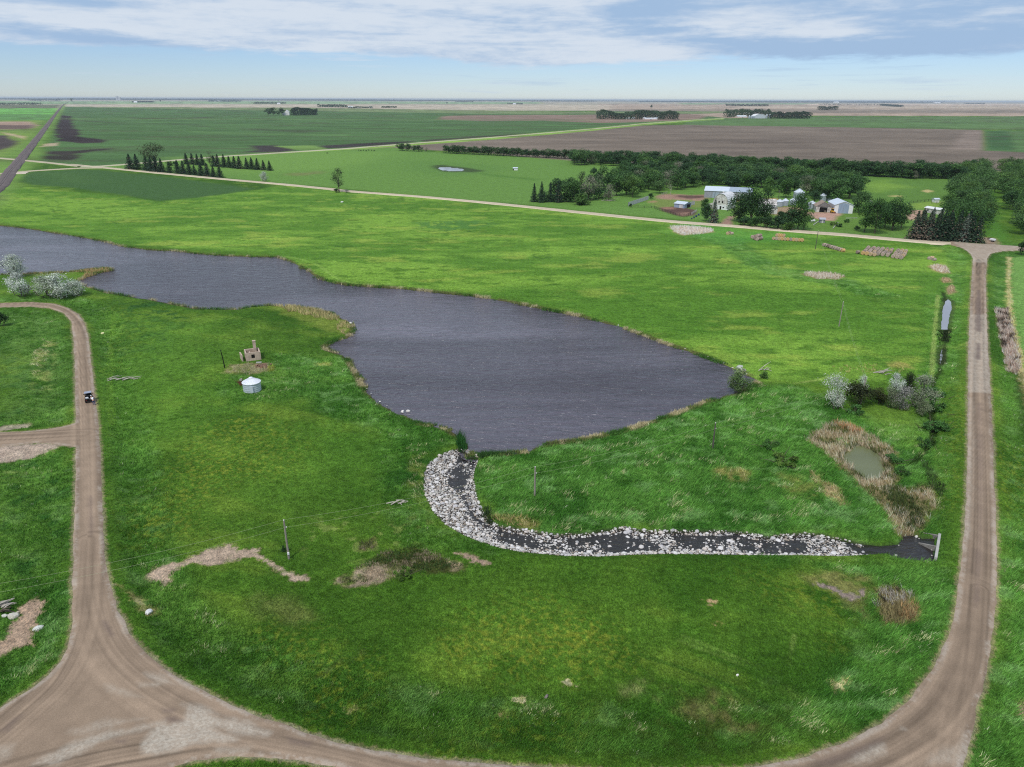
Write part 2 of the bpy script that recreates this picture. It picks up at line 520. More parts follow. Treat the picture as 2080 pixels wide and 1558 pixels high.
PATHS = [smooth_line(GA(p), 5) for p in (
    [(-100, 622), (60, 620), (125, 632), (158, 668), (168, 720), (174, 800), (179, 900), (182, 1000), (184, 1100), (192, 1220), (232, 1330), (340, 1420), (500, 1490), (700, 1545), (900, 1590)],
    [(178, 1100), (172, 1200), (160, 1290), (120, 1380), (50, 1450), (-60, 1540)],
    [(-150, 1640), (150, 1560), (300, 1530), (460, 1508), (650, 1535), (900, 1590), (1300, 1625), (1500, 1615)],
    [(1990, 530), (1988, 760), (1991, 1000), (1989, 1150), (1975, 1300), (1930, 1420), (1850, 1500), (1700, 1570), (1500, 1615)],
    [(1988, 1200), (1980, 1350), (1962, 1480), (1945, 1600), (1930, 1750)],
    [(-100, 897), (60, 890), (130, 886), (172, 884)])]

# ------------------------------------------------------------------ colours laid over the plan: (points, colour, feather in m, warp in m, warp size in m, strength, patchiness)
T = True
FIELDS = [   # the far prairie, strip by strip
    ([(-900, 196), (3000, 196), (3000, 226), (-900, 224)], (156, 150, 132), 60, 0, 1, 1, 0),
    ([(1216, 211), (2900, 212), (2900, 236), (1216, 234)], (158, 142, 126), 30, 0, 1, 1, 0),
    ([(1216, 221.5), (1700, 222), (2900, 224.5), (2900, 229), (1650, 228), (1216, 226)], (126, 116, 104), 25, 30, 200, .8, 0),
    ([(-900, 207), (130, 205), (700, 206), (1100, 207), (1100, 211), (500, 211), (-900, 212)], (118, 150, 118), 120, 0, 1, 1, 0),
    ([(1380, 209.5), (1660, 209.5), (1660, 212), (1380, 212)], (112, 142, 110), 100, 0, 1, 1, 0),
    ([(1640, 211), (2900, 211), (2900, 214), (1640, 214)], (186, 168, 150), 90, 0, 1, 1, 0),
    ([(1500, 216), (2900, 216), (2900, 221), (1500, 219)], (170, 156, 138), 60, 0, 1, 1, 0),
    ([(-700, 212), (125, 213), (120, 221), (-700, 221)], (88, 98, 80), 40, 0, 1, 1, 0),
    ([(-700, 220), (118, 220), (112, 232), (95, 244), (-700, 247)], (92, 156, 74), 20, 0, 1, 1, 0),
    ([(-700, 232), (112, 232), (97, 244), (60, 246), (-700, 248)], (80, 126, 70), 20, 0, 1, 1, 0),
    ([(-700, 247), (92, 244), (62, 290), (20, 330), (-700, 340)], (98, 130, 62), 12, 6, 30, 1, 0),
    ([(-700, 250), (60, 247), (78, 254), (60, 261), (20, 263), (-700, 258)], (150, 128, 112), 12, 10, 60, 1, 0),
    ([(-700, 252), (70, 254), (60, 262), (20, 262), (-700, 260)], (84, 70, 66), 12, 10, 60, .8, 0),
    ([(-700, 276), (12, 275), (36, 288), (26, 297), (0, 305), (-700, 310)], (74, 66, 64), 8, 5, 30, 1, 0),
    ([(5, 269), (25, 272), (48, 276), (52, 283), (20, 275)], (176, 152, 128), 6, 6, 20, .8, 0),
    ([(135, 212.5), (1240, 213.5), (1240, 224), (860, 221), (640, 219), (240, 219), (150, 217)], (176, 164, 146), 50, 40, 300, .75, 0),
    ([(130, 217), (640, 219), (980, 226), (1216, 231), (1216, 226), (1480, 226), (1480, 240), (1380, 248), (1300, 253), (845, 292), (700, 303), (454, 318.5), (209, 338), (160, 337), (75, 329),
      (84, 312), (105, 280), (118, 250), (122, 228)], (66, 100, 60), 12, 0, 1, 1, 0),
    ([(130, 217), (640, 219), (980, 224), (1216, 228), (1480, 226), (1480, 231), (980, 231), (400, 222)], (104, 124, 88), 30, 0, 1, .8, 0),
    ([(900, 236), (980, 233.5), (1216, 233), (1450, 231), (1420, 242), (1330, 247), (1220, 250), (1100, 245), (976, 246), (890, 243)], (128, 108, 96), 18, 12, 80, .95, 0),
    ([(1400, 232), (1480, 229), (2900, 232), (2900, 238), (1640, 235), (1480, 240)], (158, 140, 124), 20, 0, 1, 1, 0),
    ([(1640, 226), (2900, 226), (2900, 231), (1640, 230)], (120, 110, 98), 20, 0, 1, .8, 0),
    ([(1395, 246), (1470, 241), (1660, 237), (2900, 238), (2900, 262), (1996, 263), (1700, 258), (1500, 256), (1390, 254)], (76, 108, 66), 12, 0, 1, 1, 0),
    ([(700, 304), (845, 294), (1003, 282), (1205, 265), (1306, 255), (1390, 253.5), (1500, 255.5), (1700, 258), (1996, 264), (1998, 306), (2900, 320), (2900, 345), (1700, 350), (1170, 330), (1000, 312), (860, 304)],
     (112, 101, 90), 8, 0, 1, 1, 0),
    ([(2000, 265), (2900, 268), (2900, 312), (2080, 309.5), (2000, 306)], (72, 106, 64), 5, 0, 1, 1, 0),
    ([(2006, 266), (2050, 267), (2062, 305), (2004, 304)], (48, 84, 50), 8, 6, 40, .8, 0),
    ([(1960, 266), (1993, 266), (1996, 304), (1930, 304)], (134, 120, 110), 10, 5, 30, .7, 0),
    # bare dark soil showing through the young crop
    ([(124, 234), (145, 236), (150, 258), (162, 272), (150, 280), (118, 278), (112, 262)], (52, 44, 44), 7, 12, 40, 1, 0),
    ([(112, 275), (150, 277), (215, 284), (208, 290), (165, 291), (122, 286)], (50, 42, 42), 6, 10, 30, 1, 0),
    ([(92, 307), (150, 306), (260, 299), (150, 312), (160, 318), (92, 314)], (54, 46, 44), 7, 12, 30, .95, 0),
    ([(82, 316), (140, 315), (158, 321), (140, 326), (86, 323)], (52, 46, 42), 6, 8, 25, .95, 0),
    ([(505, 296), (560, 295), (600, 305), (590, 309), (490, 309), (520, 305)], (56, 48, 50), 8, 8, 40, .95, 0),
    ([(655, 296), (720, 292), (850, 286), (815, 292), (700, 300), (660, 301)], (56, 48, 50), 8, 8, 40, .95, 0),
    ([(850, 285), (1000, 275), (1160, 266), (1000, 278), (870, 290)], (62, 54, 52), 6, 6, 40, .8, 0),
    ([(150, 244), (300, 252), (420, 253), (230, 250)], (58, 56, 50), 25, 20, 100, .7, 0),
    ([(270, 240), (420, 238), (430, 240), (280, 242)], (56, 58, 50), 20, 18, 100, .7, 0),
    ([(520, 262), (690, 266), (620, 269), (480, 264)], (56, 58, 50), 25, 20, 100, .6, 0),
    ([(370, 254), (450, 256), (400, 257)], (56, 58, 50), 20, 18, 100, .6, 0),
    ([(130, 240), (1200, 243), (1200, 245), (130, 243)], (90, 120, 72), 40, 0, 1, .35, 0),
    ([(345, 262), (420, 268), (700, 273), (700, 276), (420, 271)], (84, 120, 72), 18, 8, 100, .5, 0),
    ([(1250, 285), (1600, 280), (1760, 290), (1500, 292)], (92, 82, 74), 20, 25, 60, .5, 0),
    ([(1400, 300), (1640, 296), (1700, 302), (1500, 310)], (94, 84, 76), 15, 25, 60, .5, 0),
    # verges of the diagonal road
    ([(209, 337), (337, 326), (454, 316.5), (700, 301), (845, 289.5), (1003, 277.5), (1205, 260), (1306, 250), (1400, 243.5), (1470, 239.5), (1470, 242.5), (1400, 247), (1306, 254.5), (1205, 265.5), (1003, 283.5), (845, 295), (700, 305), (454, 320), (337, 329), (209, 340)],
     (112, 150, 70), 4, 0, 1, 1, 0),
    ([(560, 297), (640, 295), (660, 303), (600, 304)], (104, 140, 72), 6, 6, 30, .8, 0),
    # green sides of the railway
    ([(134, 209), (128, 226), (112, 250), (100, 275), (84, 298), (86, 310), (76, 328), (60, 345), (38, 372), (16, 400), (0, 420), (-100, 470), (-100, 395), (0, 322), (60, 285), (100, 243), (118, 222)], (92, 128, 62), 9, 5, 25, 1, 0),
    ([(88, 292), (118, 290), (116, 296), (86, 298)], (170, 150, 128), 4, 5, 20, .8, 0),
]
LOCAL = [    # pasture, yard, bare patches, tall stuff
    ([(165, 341), (337, 329.5), (454, 320), (700, 305), (800, 299), (870, 309), (1037, 317), (1160, 326), (1750, 358), (1945, 362), (1935, 470), (1850, 486), (1481, 456), (1205, 431), (868, 398), (572, 372), (337, 351)], (86, 126, 60), 6, 4, 30, 1, 0),
    ([(330, 320), (700, 306), (800, 308), (700, 345), (500, 352), (400, 336)], (100, 140, 68), 30, 20, 60, .6, 0),
    ([(820, 330), (880, 325), (1020, 340), (1000, 352), (900, 358), (840, 346)], (78, 118, 58), 25, 20, 60, .6, 0),
    ([(876, 337), (900, 335), (955, 341), (985, 347), (960, 350), (905, 349), (884, 343)], (50, 66, 44), 5, 4, 15, .85, 0),
    ([(975, 352), (1010, 355), (1095, 364), (1090, 367), (1000, 358)], (64, 106, 44), 5, 3, 15, .6, 0),
    ([(585, 353), (640, 348), (655, 353), (600, 357)], (104, 112, 74), 8, 8, 15, .7, 0),
    # strip of darker crop south of the road
    ([(50, 356), (62, 350), (168, 344), (209, 346), (337, 359), (420, 370), (518, 383), (454, 395), (400, 401), (323, 408), (236, 395), (151, 382), (67, 375), (48, 368)], (56, 90, 50), 4, 3, 18, 1, 0),
    ([(80, 352), (130, 352), (200, 372), (160, 376)], (68, 102, 56), 20, 12, 25, .5, 0),
    # farmyard
    ([(1540, 402), (1600, 415), (1660, 420), (1760, 425), (1850, 440), (1860, 470), (1700, 470), (1560, 455)], (82, 118, 50), 5, 4, 10, .9, 0),
    ([(1640, 431), (1699, 431), (1714, 434), (1702, 441), (1698, 449), (1675, 448), (1641, 441)], (168, 136, 120), 2, 2, 6, 1, 0),
    ([(1570, 422), (1601, 419), (1640, 424), (1640, 434), (1602, 435), (1594, 440), (1572, 436)], (150, 126, 104), 3, 2, 6, .9, 0),
    ([(1478, 440), (1492, 439), (1486, 449), (1488, 459), (1512, 463), (1446, 459), (1466, 452)], (150, 122, 108), 1.5, 1, 5, 1, 0),
    ([(1841, 426), (1878, 428), (1872, 440), (1851, 448), (1840, 440)], (164, 136, 118), 2, 2, 6, 1, 0),
    ([(1329, 400), (1362, 394), (1387, 395), (1430, 396), (1434, 403), (1420, 408), (1387, 407), (1334, 404)], (152, 122, 106), 3, 4, 10, 1, .2),
    ([(1378, 397), (1425, 397), (1430, 402), (1400, 404), (1372, 401)], (72, 56, 52), 3, 4, 8, .8, 0),
    ([(1312, 409), (1335, 405), (1420, 409), (1440, 416), (1418, 422), (1367, 421), (1330, 421)], (104, 122, 68), 3, 3, 8, .8, 0),
    ([(1318, 409), (1330, 408), (1334, 411), (1316, 412)], (158, 126, 100), 2, 2, 6, .8, 0),
    ([(1334, 422), (1367, 419), (1393, 422), (1414, 427), (1406, 438), (1385, 441), (1364, 434), (1347, 429)], (90, 70, 62), 2, 2, 8, 1, 0),
    ([(1345, 421), (1368, 421), (1366, 425), (1346, 425)], (146, 112, 94), 2, 2, 6, .8, 0),
    ([(1376, 432), (1400, 431), (1404, 437), (1385, 440)], (140, 112, 96), 2, 2, 6, .7, 0),
    ([(1545, 404), (1578, 402), (1585, 409), (1550, 409)], (176, 142, 100), 2, 2, 6, .8, 0),
    ([(1485, 403), (1506, 404), (1506, 409), (1488, 410)], (182, 150, 104), 2, 2, 6, .8, 0),
    ([(1700, 368), (1760, 360), (1930, 366), (1925, 405), (1800, 415), (1740, 405)], (78, 116, 52), 8, 6, 20, .9, 0),
    ([(1740, 372), (1800, 366), (1850, 380), (1780, 392)], (112, 150, 60), 12, 10, 25, .6, 0),
    ([(1872, 388), (1885, 385.5), (1896, 388), (1884, 391)], (186, 168, 120), 2, 2, 6, .9, 0),
    ([(1808, 397), (1830, 397), (1826, 399), (1810, 399)], (176, 164, 112), 2, 2, 6, .8, 0),
    ([(1850, 413), (1900, 408), (1930, 415), (1910, 424), (1850, 424)], (108, 140, 62), 4, 3, 10, .9, 0),
    ([(1985, 345), (2012, 345), (2018, 400), (2042, 470), (2046, 492), (2010, 492), (2002, 440), (1992, 390)], (66, 112, 40), 3, 2, 8, .9, 0),
    ([(2001, 482), (2025, 484), (2027, 497), (2004, 497), (1992, 483)], (142, 120, 106), 2, 2, 6, .9, 0),
    ([(1340, 470), (1400, 452), (1490, 462), (1620, 474), (1640, 480), (1540, 492), (1500, 495), (1420, 480)], (72, 132, 56), 8, 6, 15, .7, 0),
    # dry reed beds in the pasture
    ([(1362, 462), (1390, 461), (1444, 465), (1447, 471), (1420, 474), (1388, 477), (1370, 471)], (176, 150, 126), 2, 2, 6, 1, 0),
    ([(1630, 557), (1650, 554), (1690, 556), (1714, 562), (1700, 567), (1660, 566)], (150, 128, 104), 1.5, 1, 6, .9, 0),
    ([(1890, 541), (1905, 538), (1926, 543), (1930, 552), (1915, 554), (1896, 549)], (168, 140, 116), 1.5, 1.5, 5, .9, 0),
    ([(1912, 566), (1927, 563), (1930, 571), (1916, 573)], (166, 142, 112), 1.5, 1, 5, .9, 0),
    ([(1924, 581), (1936, 577), (1940, 590), (1928, 595)], (160, 138, 112), 1.5, 1, 5, .9, 0),
    ([(1470, 580), (1560, 583), (1640, 590), (1540, 600), (1440, 592)], (70, 112, 34), 8, 8, 15, .5, 0),
    # rough bare patches near the stream and roads
    (zpts([(360, 520), (420, 470), (540, 440), (640, 430), (860, 340), (1030, 295), (1040, 360), (1190, 350), (1260, 430), (1400, 490), (1500, 550), (1580, 580), (1460, 605), (1400, 550), (1300, 490), (1250, 430),
           (1100, 425), (860, 490), (790, 470), (720, 440), (640, 470), (550, 520), (540, 580), (480, 595), (360, 545)], 200, 1020, 3.714), (158, 140, 122), .35, .7, 2.0, 1, .25),
    (zpts([(110, 590), (220, 520), (400, 430), (700, 385), (1000, 430), (1150, 470), (900, 530), (700, 590), (480, 640), (300, 650)], 660, 1080, 5.943), (140, 124, 106), .6, .8, 2.0, .95, .35),
    (zpts([(480, 390), (500, 350), (700, 250), (900, 230), (1100, 180), (1300, 260), (1500, 340), (1700, 400), (1600, 470), (1300, 490), (1100, 470), (850, 400), (600, 400)], 660, 1080, 5.943), (62, 66, 38), .8, .9, 2.5, .95, .25),
    (zpts([(1590, 262), (1700, 262), (1850, 315), (1980, 395), (1900, 402), (1720, 335)], 660, 1080, 5.943), (150, 130, 112), .3, .4, 1.5, 1, 0),
    (zpts([(1480, 340), (1640, 380), (1660, 450), (1560, 490), (1480, 420)], 660, 1080, 5.943), (140, 124, 102), .5, .6, 1.5, .8, .4),
    (zpts([(430, 130), (600, 90), (620, 180), (520, 230), (430, 200)], 660, 1080, 5.943), (96, 92, 62), .6, .6, 1.2, .8, .4),
    ([(1620, 1168), (1700, 1160), (1765, 1172), (1762, 1218), (1735, 1240), (1690, 1205), (1650, 1185)], (112, 112, 72), 1, .8, 2, .7, .3),
    ([(1656, 1184), (1682, 1186), (1706, 1196), (1740, 1206), (1758, 1196), (1752, 1217), (1727, 1219), (1692, 1202), (1664, 1190)], (132, 118, 110), .3, .5, 1.5, 1, 0),
    ([(1735, 1215), (1752, 1214), (1764, 1262), (1752, 1262)], (104, 102, 72), .4, .4, 1.5, .7, .3),
    (zpts([(700, 290), (840, 310), (860, 450), (830, 600), (720, 740), (690, 860), (600, 900), (680, 1050), (620, 1210), (500, 1260), (250, 1300), (0, 1420), (-400, 1500), (-400, 1250), (0, 1130), (100, 1060), (150, 820), (300, 690), (420, 420), (560, 330)], 0, 1180, 9.74), (160, 138, 118), .25, .4, 1.2, 1, 0),
    ([(90, 690), (113, 688), (116, 735), (104, 755), (102, 787), (60, 790), (70, 760), (62, 748), (72, 715)], (150, 148, 98), .8, .9, 1.6, .75, .5),
    ([(90, 702), (105, 702), (108, 745), (94, 748), (86, 725)], (58, 96, 42), .8, .6, 1.5, .9, 0),
    ([(-60, 868), (50, 855), (60, 859), (20, 874), (-60, 880)], (158, 146, 128), .6, .6, 2, .9, 0),
    ([(-80, 912), (60, 902), (125, 904), (112, 914), (60, 925), (0, 938), (-80, 945)], (160, 144, 130), .5, .6, 2, 1, 0),
    ([(12, 960), (50, 955), (45, 964), (10, 972)], (140, 140, 104), .8, .6, 1.2, .6, .5),
    ([(238, 1190), (268, 1188), (288, 1215), (300, 1235), (322, 1222), (318, 1240), (300, 1250), (276, 1225)], (168, 150, 116), .5, .8, 1.5, .7, .5),
    ([(1380, 1440), (1450, 1405), (1490, 1420), (1500, 1450), (1560, 1470), (1500, 1490), (1430, 1470)], (92, 92, 60), 1, 1, 1.5, .7, .4),
    ([(1230, 1400), (1300, 1385), (1330, 1420), (1290, 1430)], (124, 134, 90), .8, .9, 1.5, .6, .5),
    ([(1690, 1376), (1712, 1372), (1716, 1392), (1700, 1394)], (186, 174, 130), .3, .4, 1, .9, .3),
    ([(1436, 1222), (1450, 1220), (1455, 1227), (1441, 1229)], (186, 156, 120), .2, .25, .7, .95, 0),
    ([(1447, 1262), (1458, 1260), (1462, 1267), (1450, 1268)], (190, 160, 122), .2, .25, .7, .95, 0),
    ([(1148, 1388), (1160, 1385), (1166, 1393), (1154, 1396)], (168, 160, 128), .2, .3, .7, .9, .2),
    ([(1048, 1420), (1065, 1417), (1069, 1424), (1054, 1427)], (168, 158, 128), .2, .3, .7, .9, .2),
    ([(1008, 1444), (1045, 1440), (1040, 1445), (1012, 1447)], (150, 130, 96), .2, .3, .7, .8, .2),
    ([(706, 1430), (722, 1428), (730, 1434), (722, 1441), (708, 1440)], (122, 132, 84), .2, .15, .7, .9, 0),
    ([(646, 1370), (690, 1340), (735, 1322), (742, 1328), (700, 1350), (655, 1372)], (76, 78, 48), .3, .4, 1, .8, .45),
    ([(1376, 1198), (1420, 1215), (1440, 1300), (1380, 1330), (1300, 1290)], (46, 92, 24), 4, 3, 6, .5, 0),
    ([(520, 1215), (590, 1225), (640, 1255), (600, 1270), (540, 1250)], (104, 112, 66), 2, 1.5, 3, .5, .2),
    # reed bed round the small pond and up the outlet
    (zpts([(380, 960), (520, 840), (640, 770), (760, 770), (940, 850), (1060, 920), (1200, 1010), (1280, 1060), (1230, 1180), (1290, 1320), (1280, 1390), (1400, 1430), (1520, 1370), (1620, 1390), (1700, 1470), (1660, 1558), (1560, 1700), (1480, 1830), (1420, 1880),
           (1280, 1880), (1250, 1830), (1130, 1620), (1000, 1500), (860, 1340), (700, 1200), (560, 1060), (450, 990)], 1560, 700, 4.87), (128, 112, 84), .7, .9, 2.5, .9, .3),
    (zpts([(400, 1270), (470, 1260), (560, 1370), (680, 1420), (760, 1540), (820, 1600), (700, 1600), (560, 1480), (430, 1340)], 1560, 700, 4.87), (156, 138, 104), .6, .8, 2, .85, .35),
    (zpts([(0, 1240), (120, 1280), (330, 1300), (560, 1480), (500, 1558), (200, 1500), (0, 1400)], 1560, 700, 4.87), (128, 128, 74), 2, 1.5, 2.5, .6, .5),
    ([(1446, 962), (1470, 950), (1520, 955), (1530, 975), (1490, 982), (1460, 975)], (140, 130, 84), 1, 1, 2, .7, .5),
    (zpts([(1180, 180), (1300, 170), (1450, 190), (1440, 235), (1320, 225), (1200, 210)], 1560, 700, 4.87), (150, 142, 88), 1, 1, 2, .7, .3),
    (zpts([(900, 610), (1150, 575), (1450, 650), (1540, 800), (1520, 1010), (1350, 1010), (1150, 880), (950, 720)], 1560, 700, 4.87), (94, 132, 52), 2, 1.5, 3, .55, .25),
    ([(1780, 1195), (1820, 1185), (1850, 1200), (1868, 1240), (1858, 1262), (1800, 1264), (1778, 1235)], (120, 108, 76), .5, .6, 1.5, .9, .25),
    ([(1700, 752), (1760, 738), (1850, 742), (1840, 760), (1720, 770)], (92, 128, 50), 3, 2, 5, .5, .3),
    ([(228, 640), (420, 655), (470, 760), (420, 900), (240, 905)], (86, 132, 46), 12, 8, 8, .55, .30),
    ([(0, 640), (110, 640), (140, 720), (140, 850), (0, 850)], (92, 130, 64), 6, 4, 5, .5, .42),
    ([(0, 940), (80, 930), (110, 1000), (100, 1120), (0, 1160)], (84, 124, 52), 6, 4, 5, .45, .42),
    ([(700, 850), (800, 880), (790, 960), (560, 1000), (600, 880)], (74, 120, 40), 8, 6, 6, .5, .35),
    ([(880, 1190), (1160, 1190), (1400, 1180), (1560, 1150), (1560, 1180), (1300, 1230), (980, 1240)], (52, 94, 26), 6, 4, 6, .4, .35),
    # lake margins
    ([(545, 622), (575, 616), (620, 618), (680, 636), (718, 650), (716, 670), (690, 680), (640, 660), (580, 640)], (104, 124, 54), 2, 2, 4, .7, .2),
    ([(190, 548), (230, 543), (226, 550), (190, 560), (172, 570), (160, 566)], (140, 124, 86), 1, 1, 3, .8, .2),
    ([(20, 553), (130, 549), (180, 545), (180, 550), (90, 560), (20, 560)], (96, 110, 62), 1.5, 1, 4, .7, .3),
    ([(840, 930), (866, 918), (862, 955), (850, 990), (858, 1030), (840, 1010), (826, 960)], (112, 124, 66), 1.2, 1, 2, .6, .5),
    ([(995, 1048), (1050, 1045), (1100, 1062), (1090, 1070), (1040, 1066)], (132, 118, 78), .6, .7, 2, .7, .4),
    ([(470, 741), (540, 738), (555, 752), (510, 762), (455, 758)], (140, 130, 100), .8, .8, 1.5, .8, .3),
    ([(518, 740), (543, 741), (545, 749), (520, 749)], (130, 100, 82), .3, .3, 1, .95, 0),
    ([(640, 739), (668, 736), (672, 742), (645, 744)], (140, 150, 84), .5, .5, 1, .7, .3),
    # east side of the road: crop, reeds, straw line
    ([(2052, 522), (2500, 516), (4200, 1400), (2700, 1500), (2210, 1120), (2120, 900), (2078, 760), (2060, 680), (2050, 600)], (98, 142, 74), 2, 1, 4, .9, 0),
    ([(2046, 520), (2054, 520), (2052, 590), (2060, 660), (2080, 730), (2110, 860), (2098, 862), (2070, 760), (2052, 680), (2046, 610)], (190, 176, 128), .8, .8, 2, .85, .25),
    ([(2024, 626), (2048, 624), (2056, 660), (2066, 700), (2074, 745), (2064, 756), (2048, 748), (2034, 690)], (156, 134, 118), .8, .7, 2, 1, .15),
    ([(2060, 755), (2078, 752), (2110, 900), (2150, 1100), (2120, 1100), (2085, 900), (2066, 800)], (38, 62, 26), 1, .6, 2, .7, 0),
    ([(2064, 1430), (2100, 1395), (2110, 1460), (2072, 1460)], (140, 122, 100), .4, .5, 1, .85, .3),
]
WEEDS = [   # darker broad-leaved clumps: (points, colour, size of clump in m, share, feather)
    ([(240, 612), (390, 612), (400, 650), (340, 680), (330, 735), (255, 730), (235, 660)], (38, 78, 34), 3.0, .50, 6),
    ([(640, 400), (960, 408), (900, 440), (560, 430)], (66, 110, 34), 4.0, .60, 20),
    ([(0, 700), (150, 720), (150, 850), (0, 850)], (52, 92, 40), 3.0, .55, 5),
    ([(0, 920), (150, 920), (148, 1180), (0, 1180)], (40, 84, 34), 2.5, .55, 5),
    ([(640, 1060), (860, 1020), (900, 1080), (760, 1140), (600, 1110)], (104, 128, 66), 1.4, .60, 4),
    ([(800, 880), (880, 900), (860, 1000), (780, 1000)], (36, 80, 28), 2.5, .5, 5),
    ([(1300, 1380), (1560, 1400), (1640, 1470), (1500, 1540), (1250, 1500)], (60, 84, 34), 1.2, .55, 6),
    ([(840, 452), (960, 445), (1010, 455), (940, 470), (860, 466)], (66, 112, 52), 5, .40, 6),
]
TRACKS = [  # faint wheel lines in the grass: (points, half width, colour, strength)
    ([(1380, 1301), (1514, 1352), (1615, 1399), (1666, 1453), (1716, 1486)], .16, (112, 142, 72), .3), ([(1388, 1293), (1522, 1345), (1628, 1395), (1682, 1450), (1730, 1480)], .16, (112, 142, 72), .3),
    ([(1300, 1330), (1430, 1372), (1540, 1420), (1620, 1470)], .16, (40, 78, 24), .6), ([(1614, 1290), (1604, 1340), (1598, 1380), (1612, 1410)], .14, (104, 134, 66), .5),
    ([(345, 920), (352, 1000), (342, 1080)], .2, (46, 84, 24), .5), ([(230, 640), (222, 760), (228, 860)], .5, (90, 128, 44), .5),
    ([(640, 640), (760, 690), (820, 760), (780, 800)], .2, (46, 92, 34), .4), ([(420, 855), (520, 800), (700, 790)], .25, (46, 92, 34), .4),
    ([(580, 520), (640, 535), (700, 572), (800, 578)], .6, (120, 158, 76), .45), ([(1340, 690), (1560, 770), (1640, 775), (1700, 760)], .3, (150, 172, 100), .45), ([(1905, 600), (1898, 680), (1893, 760)], .4, (140, 160, 96), .5),
    ([(2070, 540), (2076, 640), (2110, 800)], .3, (80, 122, 56), .5), ([(2080, 530), (2090, 640), (2124, 800)], .3, (80, 122, 56), .5), ([(2090, 560), (2106, 640), (2140, 800)], .3, (80, 122, 56), .5)]
YELLOW = [  # yellowish flowering patches in the mown meadow: (points, strength)
    ([(960, 1240), (1100, 1215), (1250, 1260), (1280, 1330), (1150, 1380), (1000, 1360), (900, 1330)], .75),
    ([(900, 1310), (1000, 1290), (1010, 1370), (905, 1375)], .6),
    ([(520, 1280), (640, 1300), (720, 1360), (780, 1400), (700, 1430), (560, 1360)], .6),
    ([(470, 850), (560, 830), (620, 900), (600, 980), (470, 960)], .55),
    ([(380, 860), (480, 860), (480, 1010), (360, 1040), (330, 940)], .55),
    ([(270, 1020), (400, 1000), (420, 1090), (280, 1100)], .5),
    ([(1480, 1170), (1640, 1160), (1740, 1220), (1700, 1300), (1560, 1220)], .4),
    ([(220, 620), (330, 640), (250, 760), (215, 760)], .35),
    ([(1000, 1440), (1200, 1440), (1260, 1520), (900, 1520)], .4),
    ([(2030, 900), (2080, 900), (2150, 1260), (2030, 1100)], .5),
    ([(1920, 760), (1960, 760), (1955, 1000), (1910, 1040)], .45),
]
LUSH = [    # tall rank grass: (points, strength)
    ([(975, 925), (1136, 900), (1300, 862), (1400, 826), (1534, 782), (1640, 790), (1700, 830), (1900, 880), (1900, 1080), (1840, 1080), (1760, 1095), (1690, 1085), (1560, 1084), (1300, 1070), (1130, 1078), (1000, 1050), (970, 1000)], 1.0),
    ([(560, 720), (700, 724), (760, 810), (880, 865), (930, 900), (860, 920), (700, 850), (560, 780)], .8),
    ([(540, 735), (620, 730), (640, 810), (480, 820), (440, 780)], .6),
    ([(1560, 1130), (1760, 1135), (1900, 1140), (1950, 1200), (1930, 1270), (1890, 1350), (1800, 1430), (1640, 1500), (1500, 1480), (1700, 1380), (1770, 1300), (1740, 1240), (1780, 1190), (1640, 1150)], 1.0),
    ([(780, 900), (860, 920), (858, 1000), (900, 1070), (1000, 1115), (820, 1110), (780, 1010)], .5),
    ([(1880, 600), (1940, 590), (1920, 760), (1900, 960), (1840, 960), (1880, 860), (1895, 760)], .6),
    ([(1440, 470), (1500, 485), (1545, 520), (1590, 545), (1700, 560), (1760, 580), (1830, 600), (1800, 612), (1690, 578), (1570, 560), (1520, 540), (1470, 500), (1400, 480)], .8),
    ([(2025, 540), (2050, 540), (2048, 620), (2022, 625)], .8),
    ([(2030, 1050), (2200, 1050), (2200, 1700), (1960, 1650), (2020, 1280)], 1.0),
    ([(0, 940), (140, 930), (140, 1120), (0, 1170)], .5), ([(80, 1200), (140, 1180), (120, 1340), (20, 1420), (-200, 1440), (60, 1330)], .9),
    ([(0, 640), (100, 640), (140, 700), (60, 720), (0, 700)], .4),
]
NPAST = GA([(-400, 352), (0, 385), (60, 380), (236, 398), (323, 410), (518, 387), (572, 376), (868, 402), (1205, 436), (1481, 460), (1776, 484), (1930, 497), (1972, 520), (1966, 700), (1900, 770), (1700, 770), (1560, 772), (1534, 768),
            (1410, 712), (1250, 656), (1110, 622), (960, 596), (760, 578), (660, 566), (612, 540), (560, 516), (360, 504), (250, 496), (130, 471), (0, 452), (-400, 425)])
RINGS = [(1360, 640, 17, 5), (1210, 560, 20, 5), (1110, 575, 16, 4), (1500, 570, 18, 4), (1550, 610, 22, 6), (1690, 690, 22, 6), (1480, 655, 17, 5), (1190, 480, 22, 4), (1000, 500, 20, 4), (930, 470, 24, 4), (1290, 500, 18, 4),
         (1390, 620, 15, 4), (1100, 520, 22, 5), (800, 470, 22, 3), (600, 440, 22, 3), (450, 430, 20, 3), (250, 450, 20, 3), (120, 430, 16, 3), (980, 452, 22, 3), (1440, 530, 18, 4), (1330, 555, 15, 4), (1590, 650, 16, 5), (700, 500, 20, 3)]
LIN = lambda c: np.array(S(*c))
_pre = lambda L: [(GA(p),) + tuple(r) for p, *r in L]
FIELDS, LOCAL, WEEDS, YELLOW, LUSH = (_pre(q) for q in (FIELDS, LOCAL, WEEDS, YELLOW, LUSH))
TRACKS = [(smooth_line(GA(p), 4),) + tuple(r) for p, *r in TRACKS]


